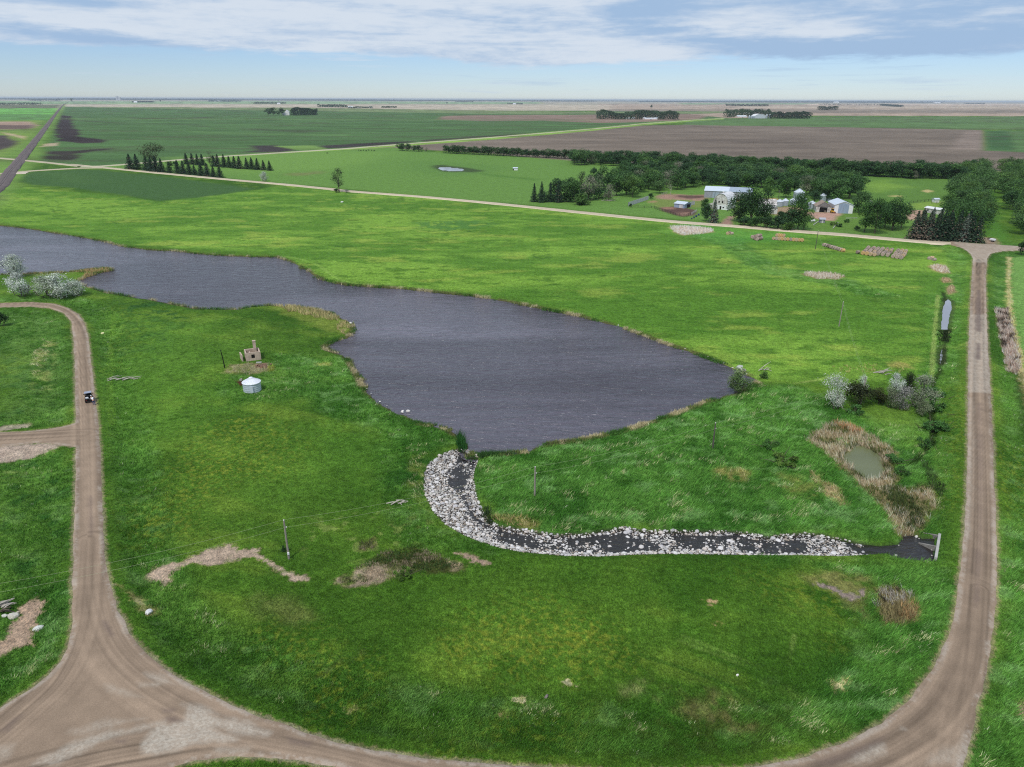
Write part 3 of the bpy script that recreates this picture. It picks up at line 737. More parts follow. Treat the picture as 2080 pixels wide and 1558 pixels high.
def surf(x, y):
    """colour, height, tall-grass share and bareness of the ground at points; z follows the land"""
    x = np.asarray(x, float); y = np.asarray(y, float)
    d = np.hypot(x, y); n = len(x)
    near = 1 - sm(d, 300, 700)
    na = fbm(x / 38, y / 38, 4, 1); nb = fbm(x / 9, y / 9, 4, 2); nc = fbm(x / 2.6, y / 2.6, 3, 3)
    nd = fbm(x / 1.1, y / 1.1, 2, 4)
    nf = vn(x / .38, y / .38, 6)
    ns = fbm((x * .35 + y * .94) / 4, (x * .94 - y * .35) / 30, 3, 5)
    A, B, Cc = LIN((46, 84, 22)), LIN((74, 112, 36)), LIN((96, 126, 46))
    t = sm(0.6 * na + 0.4 * nb, .30, .70)
    col = A * (1 - t)[:, None] + B * t[:, None]
    q = sm(.5 * nb + .5 * ns, .52, .72) * .5
    col = col * (1 - q)[:, None] + Cc * q[:, None]
    # the wide pasture beyond the lake
    w = 1 - sm(sdf(x, y, NPAST, 30) + (nb - .5) * 6, -3, 3)
    P1, P2, P3 = LIN((72, 116, 38)), LIN((102, 144, 54)), LIN((138, 160, 72))
    nl = fbm(x / 55, y / 25, 4, 11); nl2 = fbm(x / 16, y / 7, 3, 12)
    t = sm(.6 * nl + .4 * nl2, .36, .66)
    pc = P1 * (1 - t)[:, None] + P2 * t[:, None]
    q = sm(fbm(x / 17, y / 8, 4, 13), .56, .76) * .42
    pc = pc * (1 - q)[:, None] + P3 * q[:, None]
    q = sm(fbm(x / 6.5, y / 2.6, 3, 14), .62, .71) * .65
    pc = pc * (1 - q)[:, None] + LIN((58, 100, 30)) * q[:, None]
    col = col * (1 - w)[:, None] + pc * w[:, None]
    def lay(k, f, c):
        col[k] = col[k] * (1 - f)[:, None] + (c if isinstance(c, np.ndarray) else LIN(c)) * f[:, None]
    for cx, cy, rx, ry in RINGS:
        P = GA([(cx + rx * math.cos(a), cy + ry * math.sin(a)) for a in np.linspace(0, 6.283, 15)[:-1]])
        k, e = sub_sdf(x, y, P, 8)
        if len(k): lay(k, (1 - sm(np.abs(e + (nb[k] - .5) * 7 + (nc[k] - .5) * 2), .2, 1.2)) * sm(nc[k] + nb[k], .85, 1.15) * .6, (50, 88, 30))
    far = np.zeros(n)
    for P, c, fe, wa, ws, stg, pt in FIELDS:
        k, e = sub_sdf(x, y, P, max(fe, 1) + wa + 1)
        if not len(k): continue
        if wa: e = e + (fbm(x[k] / ws, y[k] / ws, 4, 21) - .5) * 2 * wa
        f = (1 - sm(e, -fe, fe)) * stg
        lay(k, f, c); far[k] = np.maximum(far[k], f)
    if far.any():
        fs = fbm(x / 140, y / 60, 5, 31); fs2 = fbm(x / 30, y / 14, 3, 33)
        k = (1 + far * ((fs - .5) * .7 + (fs2 - .5) * .45))
        col = col * k[:, None]
        q = far * sm(fbm(x / 260, y / 34, 4, 35), .60, .70) * .40 * (col[:, 1] > col[:, 0] * 1.15)
        col = col * (1 - q)[:, None] + LIN((70, 66, 58)) * q[:, None]
    tall = np.zeros(n)
    for P, stg in LUSH:
        k, e = sub_sdf(x, y, P, 6)
        if len(k): tall[k] = np.maximum(tall[k], (1 - sm(e + (nb[k] - .5) * 5, -1.5, 2.5)) * stg)
    rs = sdf(x, y, ROAD, 20)
    rw = rs + (nc - .5) * .4 + (nd - .5) * .15
    ditch = sm(rw, 1.0, 3.0) * (1 - sm(rw, 7, 11)) * (.55 + .9 * (nb - .5))
    tall = np.maximum(tall, np.clip(ditch, 0, 1) * near)
    L1, L2, L3 = LIN((50, 96, 36)), LIN((80, 128, 58)), LIN((116, 158, 104))
    t = sm(.4 * nb + .6 * nc, .34, .66)
    lc = L1 * (1 - t)[:, None] + L2 * t[:, None]
    q = sm(fbm(x / 3.2, y / 1.8, 3, 41), .60, .74) * .55
    lc = lc * (1 - q)[:, None] + L3 * q[:, None]
    k = tall * .85
    col = col * (1 - k)[:, None] + lc * k[:, None]
    for P, stg in YELLOW:
        k, e = sub_sdf(x, y, P, 12)
        if len(k): lay(k, (1 - sm(e + (nb[k] - .5) * 9, -4, 4)) * stg * sm(.15 * nc[k] + .25 * nd[k] + .6 * nf[k], .46, .74) * .75, (126, 140, 50))
    for P, c, size, share, fe in WEEDS:
        k, e = sub_sdf(x, y, P, fe + 1)
        if len(k): lay(k, (1 - sm(e, -fe, fe)) * sm(fbm(x[k] / size, y[k] / size, 3, 51), share, share + .10) * .85, c)
    for P, hw, c, stg in TRACKS:
        k = np.nonzero((x > P[:, 0].min() - 2) & (x < P[:, 0].max() + 2) & (y > P[:, 1].min() - 2) & (y < P[:, 1].max() + 2))[0]
        if not len(k): continue
        e, _, _ = seg_dist(x[k], y[k], P, False)
        lay(k, (1 - sm(e + (nc[k] - .5) * .3, hw, hw + .35)) * stg * sm(nb[k], .3, .5), c)
    bare = np.zeros(n)
    for P, c, fe, wa, ws, stg, pt in LOCAL:
        k, e = sub_sdf(x, y, P, fe + wa + .5)
        if not len(k): continue
        e = e + (fbm(x[k] / ws, y[k] / ws, 3, 61) - .5) * 2 * wa + ((nd[k] - .5) * .9 + (nf[k] - .5) * .8 if fe < 1 else 0)
        f = (1 - sm(e, -fe, fe)) * stg
        if pt: f = f * np.clip(sm(.5 * nc[k] + .5 * nd[k], pt - .12, pt + .22), 0, 1)
        cc = LIN(c); lay(k, f, cc)
        bare[k] = np.maximum(bare[k] * (1 - f), f) if cc[0] > cc[1] * .98 else bare[k] * (1 - f)
        if fe < 20: tall[k] = tall[k] * (1 - .6 * f)
    # road verge: a thin band of dust and gravel
    k = (1 - sm(rw + (nf - .5) * .5, .1, .6)) * .6
    col = col * (1 - k)[:, None] + LIN((142, 130, 108)) * k[:, None]; bare = np.maximum(bare, k)
    # nothing that grows is pure green
    g_ = sm(col[:, 1] - np.maximum(col[:, 0], col[:, 2]), 0, .02)
    lum = (col @ np.array([.3, .6, .1]))[:, None]
    col = col * (1 - .03 * g_[:, None]) + lum * .03 * g_[:, None]
    col *= (1 + .05 * g_)[:, None]; col[:, 0] *= 1 + .12 * g_; col[:, 2] *= 1 - .14 * g_
    # height
    z = (fbm(x / 45, y / 45, 3, 71) - .5) * .5 * (1 - sm(d, 220, 420))
    z = z + tall * near * ((nc - .5) * .55 + (nd - .5) * .35) + near * (nd - .5) * .08
    z = z * sm(rs, 0, 5)
    z = z + .22 * (1 - sm(rs, .2, 3.0)) - .45 * sm(rs, 1.5, 4) * (1 - sm(rs, 6, 10)) * near
    dl = sdf(x, y, LAKE, 12) + (nc - .5) * 1.1 + (nb - .5) * 1.4
    dl = np.where(d > 300, sdf(x, y, LAKE, 12) + (nb - .5) * 2.0, dl)
    f = 1 - sm(dl, -2.2, 2.4)
    z = z * (1 - f) - .95 * f
    k = (1 - sm(np.abs(dl - .4), .5, 1.5)) * sm(nb + nc, .7, 1.1)
    col = col * (1 - .75 * k)[:, None] + LIN((84, 74, 52)) * (.75 * k)[:, None]
    k = (1 - sm(dl, -.1, .7))
    col = col * (1 - k)[:, None] + LIN((70, 60, 48)) * k[:, None]
    ds = -sdf(x, y, STREAM, 10); dw = sdf(x, y, SWATER, 10)
    m_ = ds > -1.2
    g = np.where(ds > 0, np.clip(ds, 0, 9) / (np.clip(ds, 0, 9) + np.clip(dw, 0, 10) + .01), 0)
    zs = -.62 * g ** .8 - np.where(dw < 0, .5 * sm(-dw, 0, 1.2), 0)
    z = np.where(m_ & (dl > 1.5), np.where(ds > 0, zs - .1, z * sm(-ds, 0, 1.2) - .1 * (1 - sm(-ds, 0, 1.2))), z)
    k = np.where(ds > -.2, sm(ds, -.2, .5), 0)
    col = col * (1 - k)[:, None] + LIN((52, 48, 44)) * k[:, None]; tall = tall * (1 - k)
    k = np.zeros(n); mm = (d < 420) & (x > 60)
    if mm.any():
        e, _, _ = seg_dist(x[mm], y[mm], DITCH, False); k[mm] = (1 - sm(e + (nc[mm] - .5) * 1.6, .2, .9))
        z = z - .6 * k
        col = col * (1 - .8 * k)[:, None] + LIN((30, 40, 20)) * (.8 * k)[:, None]
    for P, dep, sh in ((POND, .5, 0), (DITCHP, .45, .45), (DITCHQ, .45, .3), (PASTP, .5, 0)):
        e = sdf(x, y, P, 8) + (nc - .5) * .5 + sh
        z = np.where(e < 5, np.maximum(z, -.08), z); f = 1 - sm(e, -.9, .7); z = z * (1 - f) - dep * f
        k = 1 - sm(np.abs(e - .3), .3, 1.2)
        col = col * (1 - .6 * k)[:, None] + LIN((52, 54, 36)) * (.6 * k)[:, None]
    wet = np.minimum(dl, np.where(ds > 0, dw, 9))
    return dict(col=np.clip(col, .004, .9), z=z, tall=tall * sm(rs, .4, 1.5), bare=bare, rs=rs, rw=rw, dl=dl, ds=ds, dw=dw, nb=nb, nc=nc, nd=nd, d=d, wet=wet)


# ------------------------------------------------------------------ the ground sheet: one polar sheet to the horizon
def row_r(py): return CAM_H / math.tan(PITCH + math.atan((py - 779) / FPX))


_rows = [row_r(v) for v in np.concatenate([np.linspace(203.0, 300, 110), np.arange(301.2, 1660, 1.5)])]
_rows = np.array(_rows + list(np.linspace(_rows[-1] * .93, 1.0, 14)))
_az = np.radians(np.concatenate([np.arange(-50, 50.001, .09), np.linspace(50, 310, 62)[1:-1]]))
NR, NC = len(_rows), len(_az)
GX = (_rows[:, None] * np.sin(_az)[None, :]).ravel(); GY = (_rows[:, None] * np.cos(_az)[None, :]).ravel()
SF = surf(GX, GY)
_i = np.arange(NR - 1)[:, None] * NC; _j = np.arange(NC)[None, :]; _k = (np.arange(NC)[None, :] + 1) % NC
GF = np.stack([_i + _j, _i + NC + _j, _i + NC + _k, _i + _k], -1).reshape(-1, 4)


def ground_mat():
    m, nt, b = nmat('prairie_ground')
    N, L = nt.nodes, nt.links
    a = N.new('ShaderNodeAttribute'); a.attribute_name = 'Col'
    tc = N.new('ShaderNodeTexCoord')

    def noise(scale, stretch, detail=4, rough=.65):
        mp = N.new('ShaderNodeMapping'); mp.inputs['Scale'].default_value = stretch; mp.inputs['Rotation'].default_value = (0, 0, .35)
        L.new(tc.outputs['Object'], mp.inputs[0])
        n = N.new('ShaderNodeTexNoise'); n.inputs['Scale'].default_value = scale; n.inputs['Detail'].default_value = detail; n.inputs['Roughness'].default_value = rough
        L.new(mp.outputs[0], n.inputs['Vector']); return n.outputs['Fac']

    def rng(x, lo, hi, a0, a1):
        r = N.new('ShaderNodeMapRange'); L.new(x, r.inputs[0])
        for i, v in enumerate((lo, hi, a0, a1)): r.inputs[i + 1].default_value = v
        return r.outputs[0]

    def mul(p, q):
        r = N.new('ShaderNodeMath'); r.operation = 'MULTIPLY'; L.new(p, r.inputs[0]); L.new(q, r.inputs[1]); return r.outputs[0]
    n1 = noise(.9, (1, 1, 1), 6, .7); n2 = noise(5.0, (1, .6, 1), 4, .7); n3 = noise(.22, (1, 1, 1), 4, .6)
    f = mul(mul(rng(n1, .3, .7, .58, 1.42), rng(n2, .3, .7, .45, 1.55)), rng(n3, .3, .7, .85, 1.15))
    sc = N.new('ShaderNodeVectorMath'); sc.operation = 'SCALE'; L.new(a.outputs['Color'], sc.inputs[0]); L.new(f, sc.inputs['Scale'])
    # yellower blades here and there
    hs = N.new('ShaderNodeMix'); hs.data_type = 'RGBA'; hs.blend_type = 'MULTIPLY'
    L.new(rng(n2, .5, .75, 0, .6), hs.inputs[0]); L.new(sc.outputs[0], hs.inputs[6]); hs.inputs[7].default_value = (1.35, 1.08, .9, 1)
    L.new(hs.outputs[2], b.inputs['Base Color'])
    b.inputs['Roughness'].default_value = .95; b.inputs['Specular IOR Level'].default_value = .08
    ad = N.new('ShaderNodeMath'); ad.operation = 'ADD'; L.new(n1, ad.inputs[0]); L.new(n2, ad.inputs[1])
    bp = N.new('ShaderNodeBump'); bp.inputs['Strength'].default_value = .55; bp.inputs['Distance'].default_value = .22
    L.new(ad.outputs[0], bp.inputs['Height']); L.new(bp.outputs[0], b.inputs['Normal'])
    return m


ground = link('ground', np_mesh('ground', np.stack([GX, GY, SF['z']], 1), GF, ground_mat(), SF['col'], True))
tag(ground, 'flat green prairie of meadow, pasture and crop fields running to the horizon', kind='structure')


def zat(x, y):
    return float(surf(np.array([x]), np.array([y]))['z'][0])

# ------------------------------------------------------------------ roads, railway, water: sheets that dip under the ground at their edges
def from_grid(name, mask, z, mat, col=None):
    """the cells of the ground sheet where mask holds, as an object of its own"""
    fm = mask[GF].any(1)
    F = GF[fm]; ids, inv = np.unique(F, return_inverse=True)
    V = np.stack([GX[ids], GY[ids], z[ids]], 1)
    return link(name, np_mesh(name, V, inv.reshape(F.shape), mat, None if col is None else col[ids], True))


def road_mat():
    m, nt, b = nmat('packed_gravel')
    N, L = nt.nodes, nt.links
    a = N.new('ShaderNodeAttribute'); a.attribute_name = 'Col'
    tc = N.new('ShaderNodeTexCoord')
    n = N.new('ShaderNodeTexNoise'); n.inputs['Scale'].default_value = 7; n.inputs['Detail'].default_value = 5; n.inputs['Roughness'].default_value = .75
    L.new(tc.outputs['Object'], n.inputs['Vector'])
    n2 = N.new('ShaderNodeTexNoise'); n2.inputs['Scale'].default_value = .5; n2.inputs['Detail'].default_value = 5
    L.new(tc.outputs['Object'], n2.inputs['Vector'])
    r = N.new('ShaderNodeMapRange'); L.new(n.outputs['Fac'], r.inputs[0])
    for i, v in enumerate((.3, .7, .78, 1.2)): r.inputs[i + 1].default_value = v
    r2 = N.new('ShaderNodeMapRange'); L.new(n2.outputs['Fac'], r2.inputs[0])
    for i, v in enumerate((.3, .7, .9, 1.08)): r2.inputs[i + 1].default_value = v
    mu = N.new('ShaderNodeMath'); mu.operation = 'MULTIPLY'; L.new(r.outputs[0], mu.inputs[0]); L.new(r2.outputs[0], mu.inputs[1])
    s = N.new('ShaderNodeVectorMath'); s.operation = 'SCALE'; L.new(a.outputs['Color'], s.inputs[0]); L.new(mu.outputs[0], s.inputs['Scale'])
    L.new(s.outputs[0], b.inputs['Base Color']); b.inputs['Roughness'].default_value = .95; b.inputs['Specular IOR Level'].default_value = .1
    bp = N.new('ShaderNodeBump'); bp.inputs['Strength'].default_value = .4; bp.inputs['Distance'].default_value = .04
    L.new(n.outputs['Fac'], bp.inputs['Height']); L.new(bp.outputs[0], b.inputs['Normal'])
    return m


ROADM = road_mat()
GRAVEL = [(GA(zpts(p, 0, 1200, 2.971)), s) for p, s in (
    ([(880, 990), (855, 935), (900, 880), (950, 830), (1100, 790), (1150, 730), (1330, 770), (1480, 810), (1620, 875), (1450, 880), (1300, 840), (1430, 915), (1150, 950), (1000, 970)], .75),
    ([(200, 1064), (300, 1000), (450, 930), (640, 865), (850, 825), (1000, 790), (1000, 810), (850, 860), (640, 920), (450, 990), (350, 1064)], .6),
    ([(870, 510), (1000, 540), (1190, 610), (1150, 615), (1000, 575), (880, 530)], .6), ([(830, 560), (960, 570), (950, 590), (850, 590)], .5),
    ([(630, 575), (760, 600), (880, 660), (800, 660), (660, 620)], .45),
    ([(1100, 690), (1300, 740), (1500, 800), (1400, 790), (1150, 720)], .5),
    ([(1300, 960), (1500, 965), (1480, 985), (1300, 985)], .4), ([(440, 860), (640, 790), (900, 780), (700, 830), (500, 880)], .35),
    ([(0, 960), (110, 930), (60, 1010), (-60, 1100)], .4))]
GRAVEL += [(GA([(1930, 491), (2095, 503), (2095, 510), (2040, 511), (2006, 535), (1974, 535), (1955, 505)]), .45), (GA([(1968, 640), (2004, 640), (2012, 800), (1966, 800)]), .5), (GA([(1964, 810), (1980, 810), (1976, 1100), (1956, 1100)]), .2)]
GRAVEL += [(GA(zpts(p, 1380, 1150, 2.971)), s) for p, s in (
    ([(1280, 1010), (1340, 985), (1360, 1000), (1300, 1025)], .8), ([(1140, 1095), (1240, 1065), (1260, 1140), (1160, 1180), (1000, 1212), (960, 1212)], .6),
    ([(1500, 1150), (1640, 1080), (1700, 1000), (1740, 1040), (1690, 1212), (1480, 1212)], .35))]
DARKS = [(GA(p), s) for p, s in (
    ([(1984, 590), (1990, 590), (1994, 640), (1993, 676), (1982, 676), (1980, 640)], .8), ([(1982, 700), (1991, 700), (1990, 733), (1983, 733)], .9), ([(2005, 700), (2010, 760), (2006, 760)], .3),
    ([(1985, 820), (1992, 820), (1996, 1000), (1993, 1120), (1985, 1240), (1978, 1240), (1985, 1100), (1987, 960)], .5), ([(1968, 1120), (1990, 1115), (1988, 1230), (1976, 1230)], .2),
    (zpts([(620, 190), (650, 200), (690, 270), (670, 285), (630, 230)], 0, 1200, 2.971), .8), (zpts([(1000, 780), (1060, 775), (1110, 800), (1030, 810)], 0, 1200, 2.971), .9),
    (zpts([(980, 725), (1050, 730), (1040, 745), (990, 745)], 0, 1200, 2.971), .8), (zpts([(690, 915), (770, 905), (760, 935), (700, 940)], 0, 1200, 2.971), .8),
    (zpts([(1740, 900), (1880, 930), (1870, 955), (1760, 935)], 0, 1200, 2.971), .7), (zpts([(0, 860), (90, 790), (130, 770), (60, 860)], 0, 1200, 2.971), .6),
    ([(181, 1010), (188, 1010), (190, 1090), (184, 1090)], .6), ([(1640, 1558), (1750, 1515), (1810, 1490), (1790, 1515), (1700, 1560)], .55))]


def road_colour(x, y, rw):
    n = len(x)
    col = np.tile(LIN((141, 122, 104)), (n, 1))
    g = fbm(x / 3, y / 3, 4, 81); h = fbm(x / .32, y / .32, 3, 82); spk = vn(x / .16, y / .16, 83)
    col *= (1 + (g - .5) * .22)[:, None]
    tr = np.zeros(n); wsum = np.zeros(n) + 1e-6
    for i, P in enumerate(PATHS):
        d, sd, al = seg_dist(x, y, P, False); lat = d * sd
        w = np.exp(-(d / 3.2) ** 4)
        st = vn(lat * 1.9 + 50, al * .012, 90 + i) * .6 + vn(lat * 4.7, al * .03, 95 + i) * .4
        ruts = np.exp(-((np.abs(lat) - .95) / .28) ** 2)
        tr += w * ((st - .5) * .95 + ruts * (vn(lat * 3, al * .02, 99 + i) - .68) * .9); wsum += w
    col *= (1 + tr / np.maximum(wsum, 1))[:, None]
    # loose pale stones thrown to the margins and where traffic leaves them
    k = (1 - sm(np.abs(rw + .25), .1, .55)) * sm(.5 * g + .5 * h, .38, .66) * .5
    col = col * (1 - k)[:, None] + LIN((176, 166, 154)) * k[:, None]
    for P, s in GRAVEL:
        q, e = sub_sdf(x, y, P, 1.2)
        if len(q):
            f = (1 - sm(e + (g[q] - .5) * 1.6, -.6, .5)) * s * (.45 + .45 * sm(.3 * h[q] + .7 * spk[q], .2, .8))
            col[q] = col[q] * (1 - f)[:, None] + LIN((190, 181, 167)) * f[:, None]
    for P, s in DARKS:
        q, e = sub_sdf(x, y, P, 1.0)
        if len(q):
            f = (1 - sm(e + (g[q] - .5) * .8, -.5, .5)) * s * .8
            col[q] = col[q] * (1 - f)[:, None] + LIN((98, 84, 80)) * f[:, None]
    return col


_m = SF['rw'] < 1.2
_rc = np.zeros((len(GX), 3)); _rc[_m] = road_colour(GX[_m], GY[_m], SF['rw'][_m])
_far = np.where(SF['d'] > 250, SF['d'] / 250, 1)
_rz = SF['z'] + np.where(SF['rw'] < -.3, .09, .09 - (SF['rw'] + .3) * .3) * _far
_dil = np.zeros(len(GX), bool); _dil[np.unique(GF[_m[GF].any(1)])] = True
_mm = _dil & ~_m
_rc[_mm] = road_colour(GX[_mm], GY[_mm], SF['rw'][_mm])
road = from_grid('gravel_road', _m, _rz, ROADM, _rc)
tag(road, 'tan gravel road with wheel tracks curving round the meadow between two junctions', kind='structure')


def ribbon(name, P, half, z, mat, rgb, step=6.0, wob=.35, seed=0, edge=None):
    P = np.asarray(P, float); L = np.concatenate([[0], np.cumsum(np.hypot(*np.diff(P, axis=0).T))])
    n = max(2, int(L[-1] / step)); s = np.linspace(0, L[-1], n)
    C = np.stack([np.interp(s, L, P[:, 0]), np.interp(s, L, P[:, 1])], 1)
    t = np.gradient(C, axis=0); t /= np.hypot(*t.T)[:, None]; nr = np.stack([-t[:, 1], t[:, 0]], 1)
    lat = np.array([-1.15, -1, -.6, -.3, 0, .3, .6, 1, 1.15])
    V = []; Cc = []
    for j, a in enumerate(lat):
        w = half * a + (vn(s / 9, s * 0 + j, seed) - .5) * 2 * wob * (abs(a) > .9)
        q = C + nr * w[:, None]
        zz = z * (1 - .1 * abs(a)) if abs(a) <= 1 else -.25
        V.append(np.column_stack([q, np.full(n, zz)]))
        base = LIN(rgb) * (1.0 - .12 * (abs(a) == .6) + .08 * (abs(a) == 1))
        Cc.append(base[None, :] * (1 + (fbm(s / 14, s * 0 + j * 3, 3, seed + 5) - .5) * .4)[:, None])
    k = len(lat); V = np.stack(V, 1).reshape(-1, 3); Cc = np.stack(Cc, 1).reshape(-1, 3)
    i = np.arange(n - 1)[:, None] * k; j = np.arange(k - 1)[None, :]
    F = np.stack([i + j, i + j + 1, i + k + j + 1, i + k + j], -1).reshape(-1, 4)
    return link(name, np_mesh(name, V, F, mat, Cc, True))


o = ribbon('farm_road', NROAD, 3.4, .30, ROADM, (190, 176, 152), seed=3)
tag(o, 'pale straight farm road running past the farmyard and the spruces', kind='structure')
o = ribbon('section_road', DROAD, 4.2, .5, ROADM, (178, 172, 146), 15, .8, seed=4)
tag(o, 'pale section road crossing the far fields at an angle', kind='structure')
o = ribbon('track', GA([(-120, 316), (0, 321.5), (54, 326.5), (100, 331), (165, 338)]), 3.4, .4, ROADM, (176, 166, 142), 10, .5, seed=5)
tag(o, 'pale side track meeting the railway', kind='structure')
o = ribbon('track', GA([(-60, 356), (0, 353.5), (25, 351), (50, 348.5), (110, 344.5), (170, 341.5), (215, 341)]), 3.6, .36, ROADM, (182, 170, 146), 10, .5, seed=6)
tag(o, 'pale crossing road over the railway', kind='structure')
o = ribbon('crossing_pad', GA([(20, 352.5), (56, 351.5)]), 6.5, .32, ROADM, (196, 182, 166), 5, 1.0, seed=7)
tag(o, 'pale gravel pad beside the rail crossing', kind='structure')
BALL = pm('rail_ballast', S(112, 100, 98), .95, var=.25, scale=.6)
RPX = smooth_line(GA([(-90, 440), (-20, 394), (4, 374), (20, 351), (40, 327), (69, 290), (95, 256), (119, 224), (130, 212), (140, 206.5)]), 4)
o = ribbon('railway', RPX, 4.6, .9, attr_mat('ballast_stone', noise=.25, nscale=.4), (104, 94, 92), 12, .6, seed=8)
tag(o, 'grey railway embankment running straight to the horizon', kind='structure')
for s_ in (-.75, .75):
    t_ = np.gradient(RPX, axis=0); t_ /= np.hypot(*t_.T)[:, None]
    q_ = RPX + np.stack([-t_[:, 1], t_[:, 0]], 1) * s_
    mb = MB(); mb.tube([(a, b, .98) for a, b in q_], .09, 4)
    r_ = mb.build('rail', pm('rail_steel', S(96, 84, 80), .5, .6), o)


def water_mat(name, deep, rough=.12, amp=.5, scale=1.0, rot=-.12, tint2=None):
    m, nt, b = nmat(name)
    N, L = nt.nodes, nt.links
    tc = N.new('ShaderNodeTexCoord')

    def wave(sx, sy, sc, det, dist=.6):
        mp = N.new('ShaderNodeMapping'); mp.inputs['Rotation'].default_value = (0, 0, rot); mp.inputs['Scale'].default_value = (sx, sy, 1)
        L.new(tc.outputs['Object'], mp.inputs[0])
        n = N.new('ShaderNodeTexNoise'); n.inputs['Scale'].default_value = sc; n.inputs['Detail'].default_value = det
        n.inputs['Roughness'].default_value = .55; n.inputs['Distortion'].default_value = dist
        L.new(mp.outputs[0], n.inputs['Vector']); return n.outputs['Fac']
    w1 = wave(.36, 1.0, .62 * scale, 4, .9); w2 = wave(.5, 1.0, .3 * scale, 2); w3 = wave(.30, 1, .022, 5, 1.2)
    a1 = N.new('ShaderNodeMath'); a1.operation = 'MULTIPLY_ADD'; L.new(w2, a1.inputs[0]); a1.inputs[1].default_value = .6; L.new(w1, a1.inputs[2])
    bp = N.new('ShaderNodeBump'); bp.inputs['Distance'].default_value = 2.0
    st = N.new('ShaderNodeMapRange'); L.new(w3, st.inputs[0])
    for i, v in enumerate((.35, .65, amp * .7, amp)): st.inputs[i + 1].default_value = v
    L.new(st.outputs[0], bp.inputs['Strength'])
    L.new(a1.outputs[0], bp.inputs['Height']); L.new(bp.outputs[0], b.inputs['Normal'])
    cr = N.new('ShaderNodeValToRGB')
    cr.color_ramp.elements[0].position = .40; cr.color_ramp.elements[0].color = (*deep, 1)
    cr.color_ramp.elements[1].position = .66; cr.color_ramp.elements[1].color = (*(tint2 or tuple(c * 1.25 for c in deep)), 1)
    L.new(w3, cr.inputs[0]); L.new(cr.outputs[0], b.inputs['Base Color'])
    b.inputs['Roughness'].default_value = rough; b.inputs['IOR'].default_value = 1.333; b.inputs['Specular IOR Level'].default_value = .8; b.inputs['Specular Tint'].default_value = (.88, .94, 1.0, 1)
    return m


flat = lambda z: np.full(len(GX), z)
lake = from_grid('lake', SF['dl'] < 2.2, flat(-.45), water_mat('lake_water', S(68, 62, 70), amp=1.0, rough=.2, tint2=S(104, 99, 110)))
tag(lake, 'grey violet rippled water of the reservoir', kind='structure')
st_m = (SF['ds'] > -.9) & (SF['dl'] > .4)
stream = from_grid('stream', st_m, flat(-.62), water_mat('stream_water', S(40, 37, 36), .1, .35, 2.0))
tag(stream, 'dark shallow outlet stream running between the stones to the culvert', kind='structure')
for nm, P, z, mt, lb in (
        ('pond', POND, -.25, water_mat('scummy_pond_water', S(96, 100, 66), .35, .1, 2, tint2=S(116, 122, 82)), 'olive green scummy pond ringed with dry reeds'),
        ('ditch_water', DITCHP, -.22, water_mat('ditch_water', S(128, 130, 138), .04, .05, 2), 'pale pool lying in the roadside ditch'),  # pale base colour stands in for the reflected sky
        ('ditch_water', DITCHQ, -.22, None, 'narrow pool in the roadside ditch'),
        ('pasture_pond', PASTP, -.2, None, 'small pale stock pond in the far pasture')):
    e = sdf(GX, GY, P, 8)
    w_ = from_grid(nm, e < .8, flat(z), mt or bpy.data.materials['ditch_water'])
    tag(w_, lb, kind='structure')

# ------------------------------------------------------------------ grass, reeds, brush: real blades
RNG = np.random.default_rng(7)


def blades(x, y, z, col, h, w, lean, nb, spread, tipgain=1.2, rng=RNG, wind=(.75, -.2)):
    """nb blades per tuft, each one triangle"""
    n = len(x); X = np.repeat(x, nb); Y = np.repeat(y, nb); Z = np.repeat(z, nb); H = np.repeat(h, nb) * rng.uniform(.6, 1.25, n * nb)
    W = (np.repeat(w, nb) if hasattr(w, '__len__') else w) * rng.uniform(.7, 1.3, n * nb); C = np.repeat(col, nb, 0)
    sp = np.repeat(spread, nb) if hasattr(spread, '__len__') else spread
    X = X + rng.normal(0, 1, n * nb) * sp; Y = Y + rng.normal(0, 1, n * nb) * sp
    a = rng.uniform(0, 6.283, n * nb)
    le = np.repeat(lean, nb) if hasattr(lean, '__len__') else lean
    tx = X + H * (np.cos(a) * .35 + wind[0] * le); ty = Y + H * (np.sin(a) * .35 + wind[1] * le)
    p = rng.uniform(0, 3.1416, n * nb); dx, dy = np.cos(p) * W / 2, np.sin(p) * W / 2
    V = np.empty((n * nb, 3, 3)); V[:, 0] = np.stack([X - dx, Y - dy, Z - .04], 1); V[:, 1] = np.stack([X + dx, Y + dy, Z - .04], 1); V[:, 2] = np.stack([tx, ty, Z + H * .95], 1)
    br = rng.uniform(.5, 1.5, n * nb)[:, None] * np.repeat(rng.uniform(.72, 1.28, n), nb)[:, None]
    CC = np.empty((n * nb, 3, 3)); CC[:, 0] = CC[:, 1] = C * br; CC[:, 2] = C * br * tipgain
    return V.reshape(-1, 3), np.clip(CC.reshape(-1, 3), 0, .9)


def blade_object(name, parts, mat, label):
    V = np.concatenate([p[0] for p in parts]); C = np.concatenate([p[1] for p in parts])
    F = np.arange(len(V)).reshape(-1, 3)
    return tag(link(name, np_mesh(name, V, F, mat, C)), label, kind='stuff')


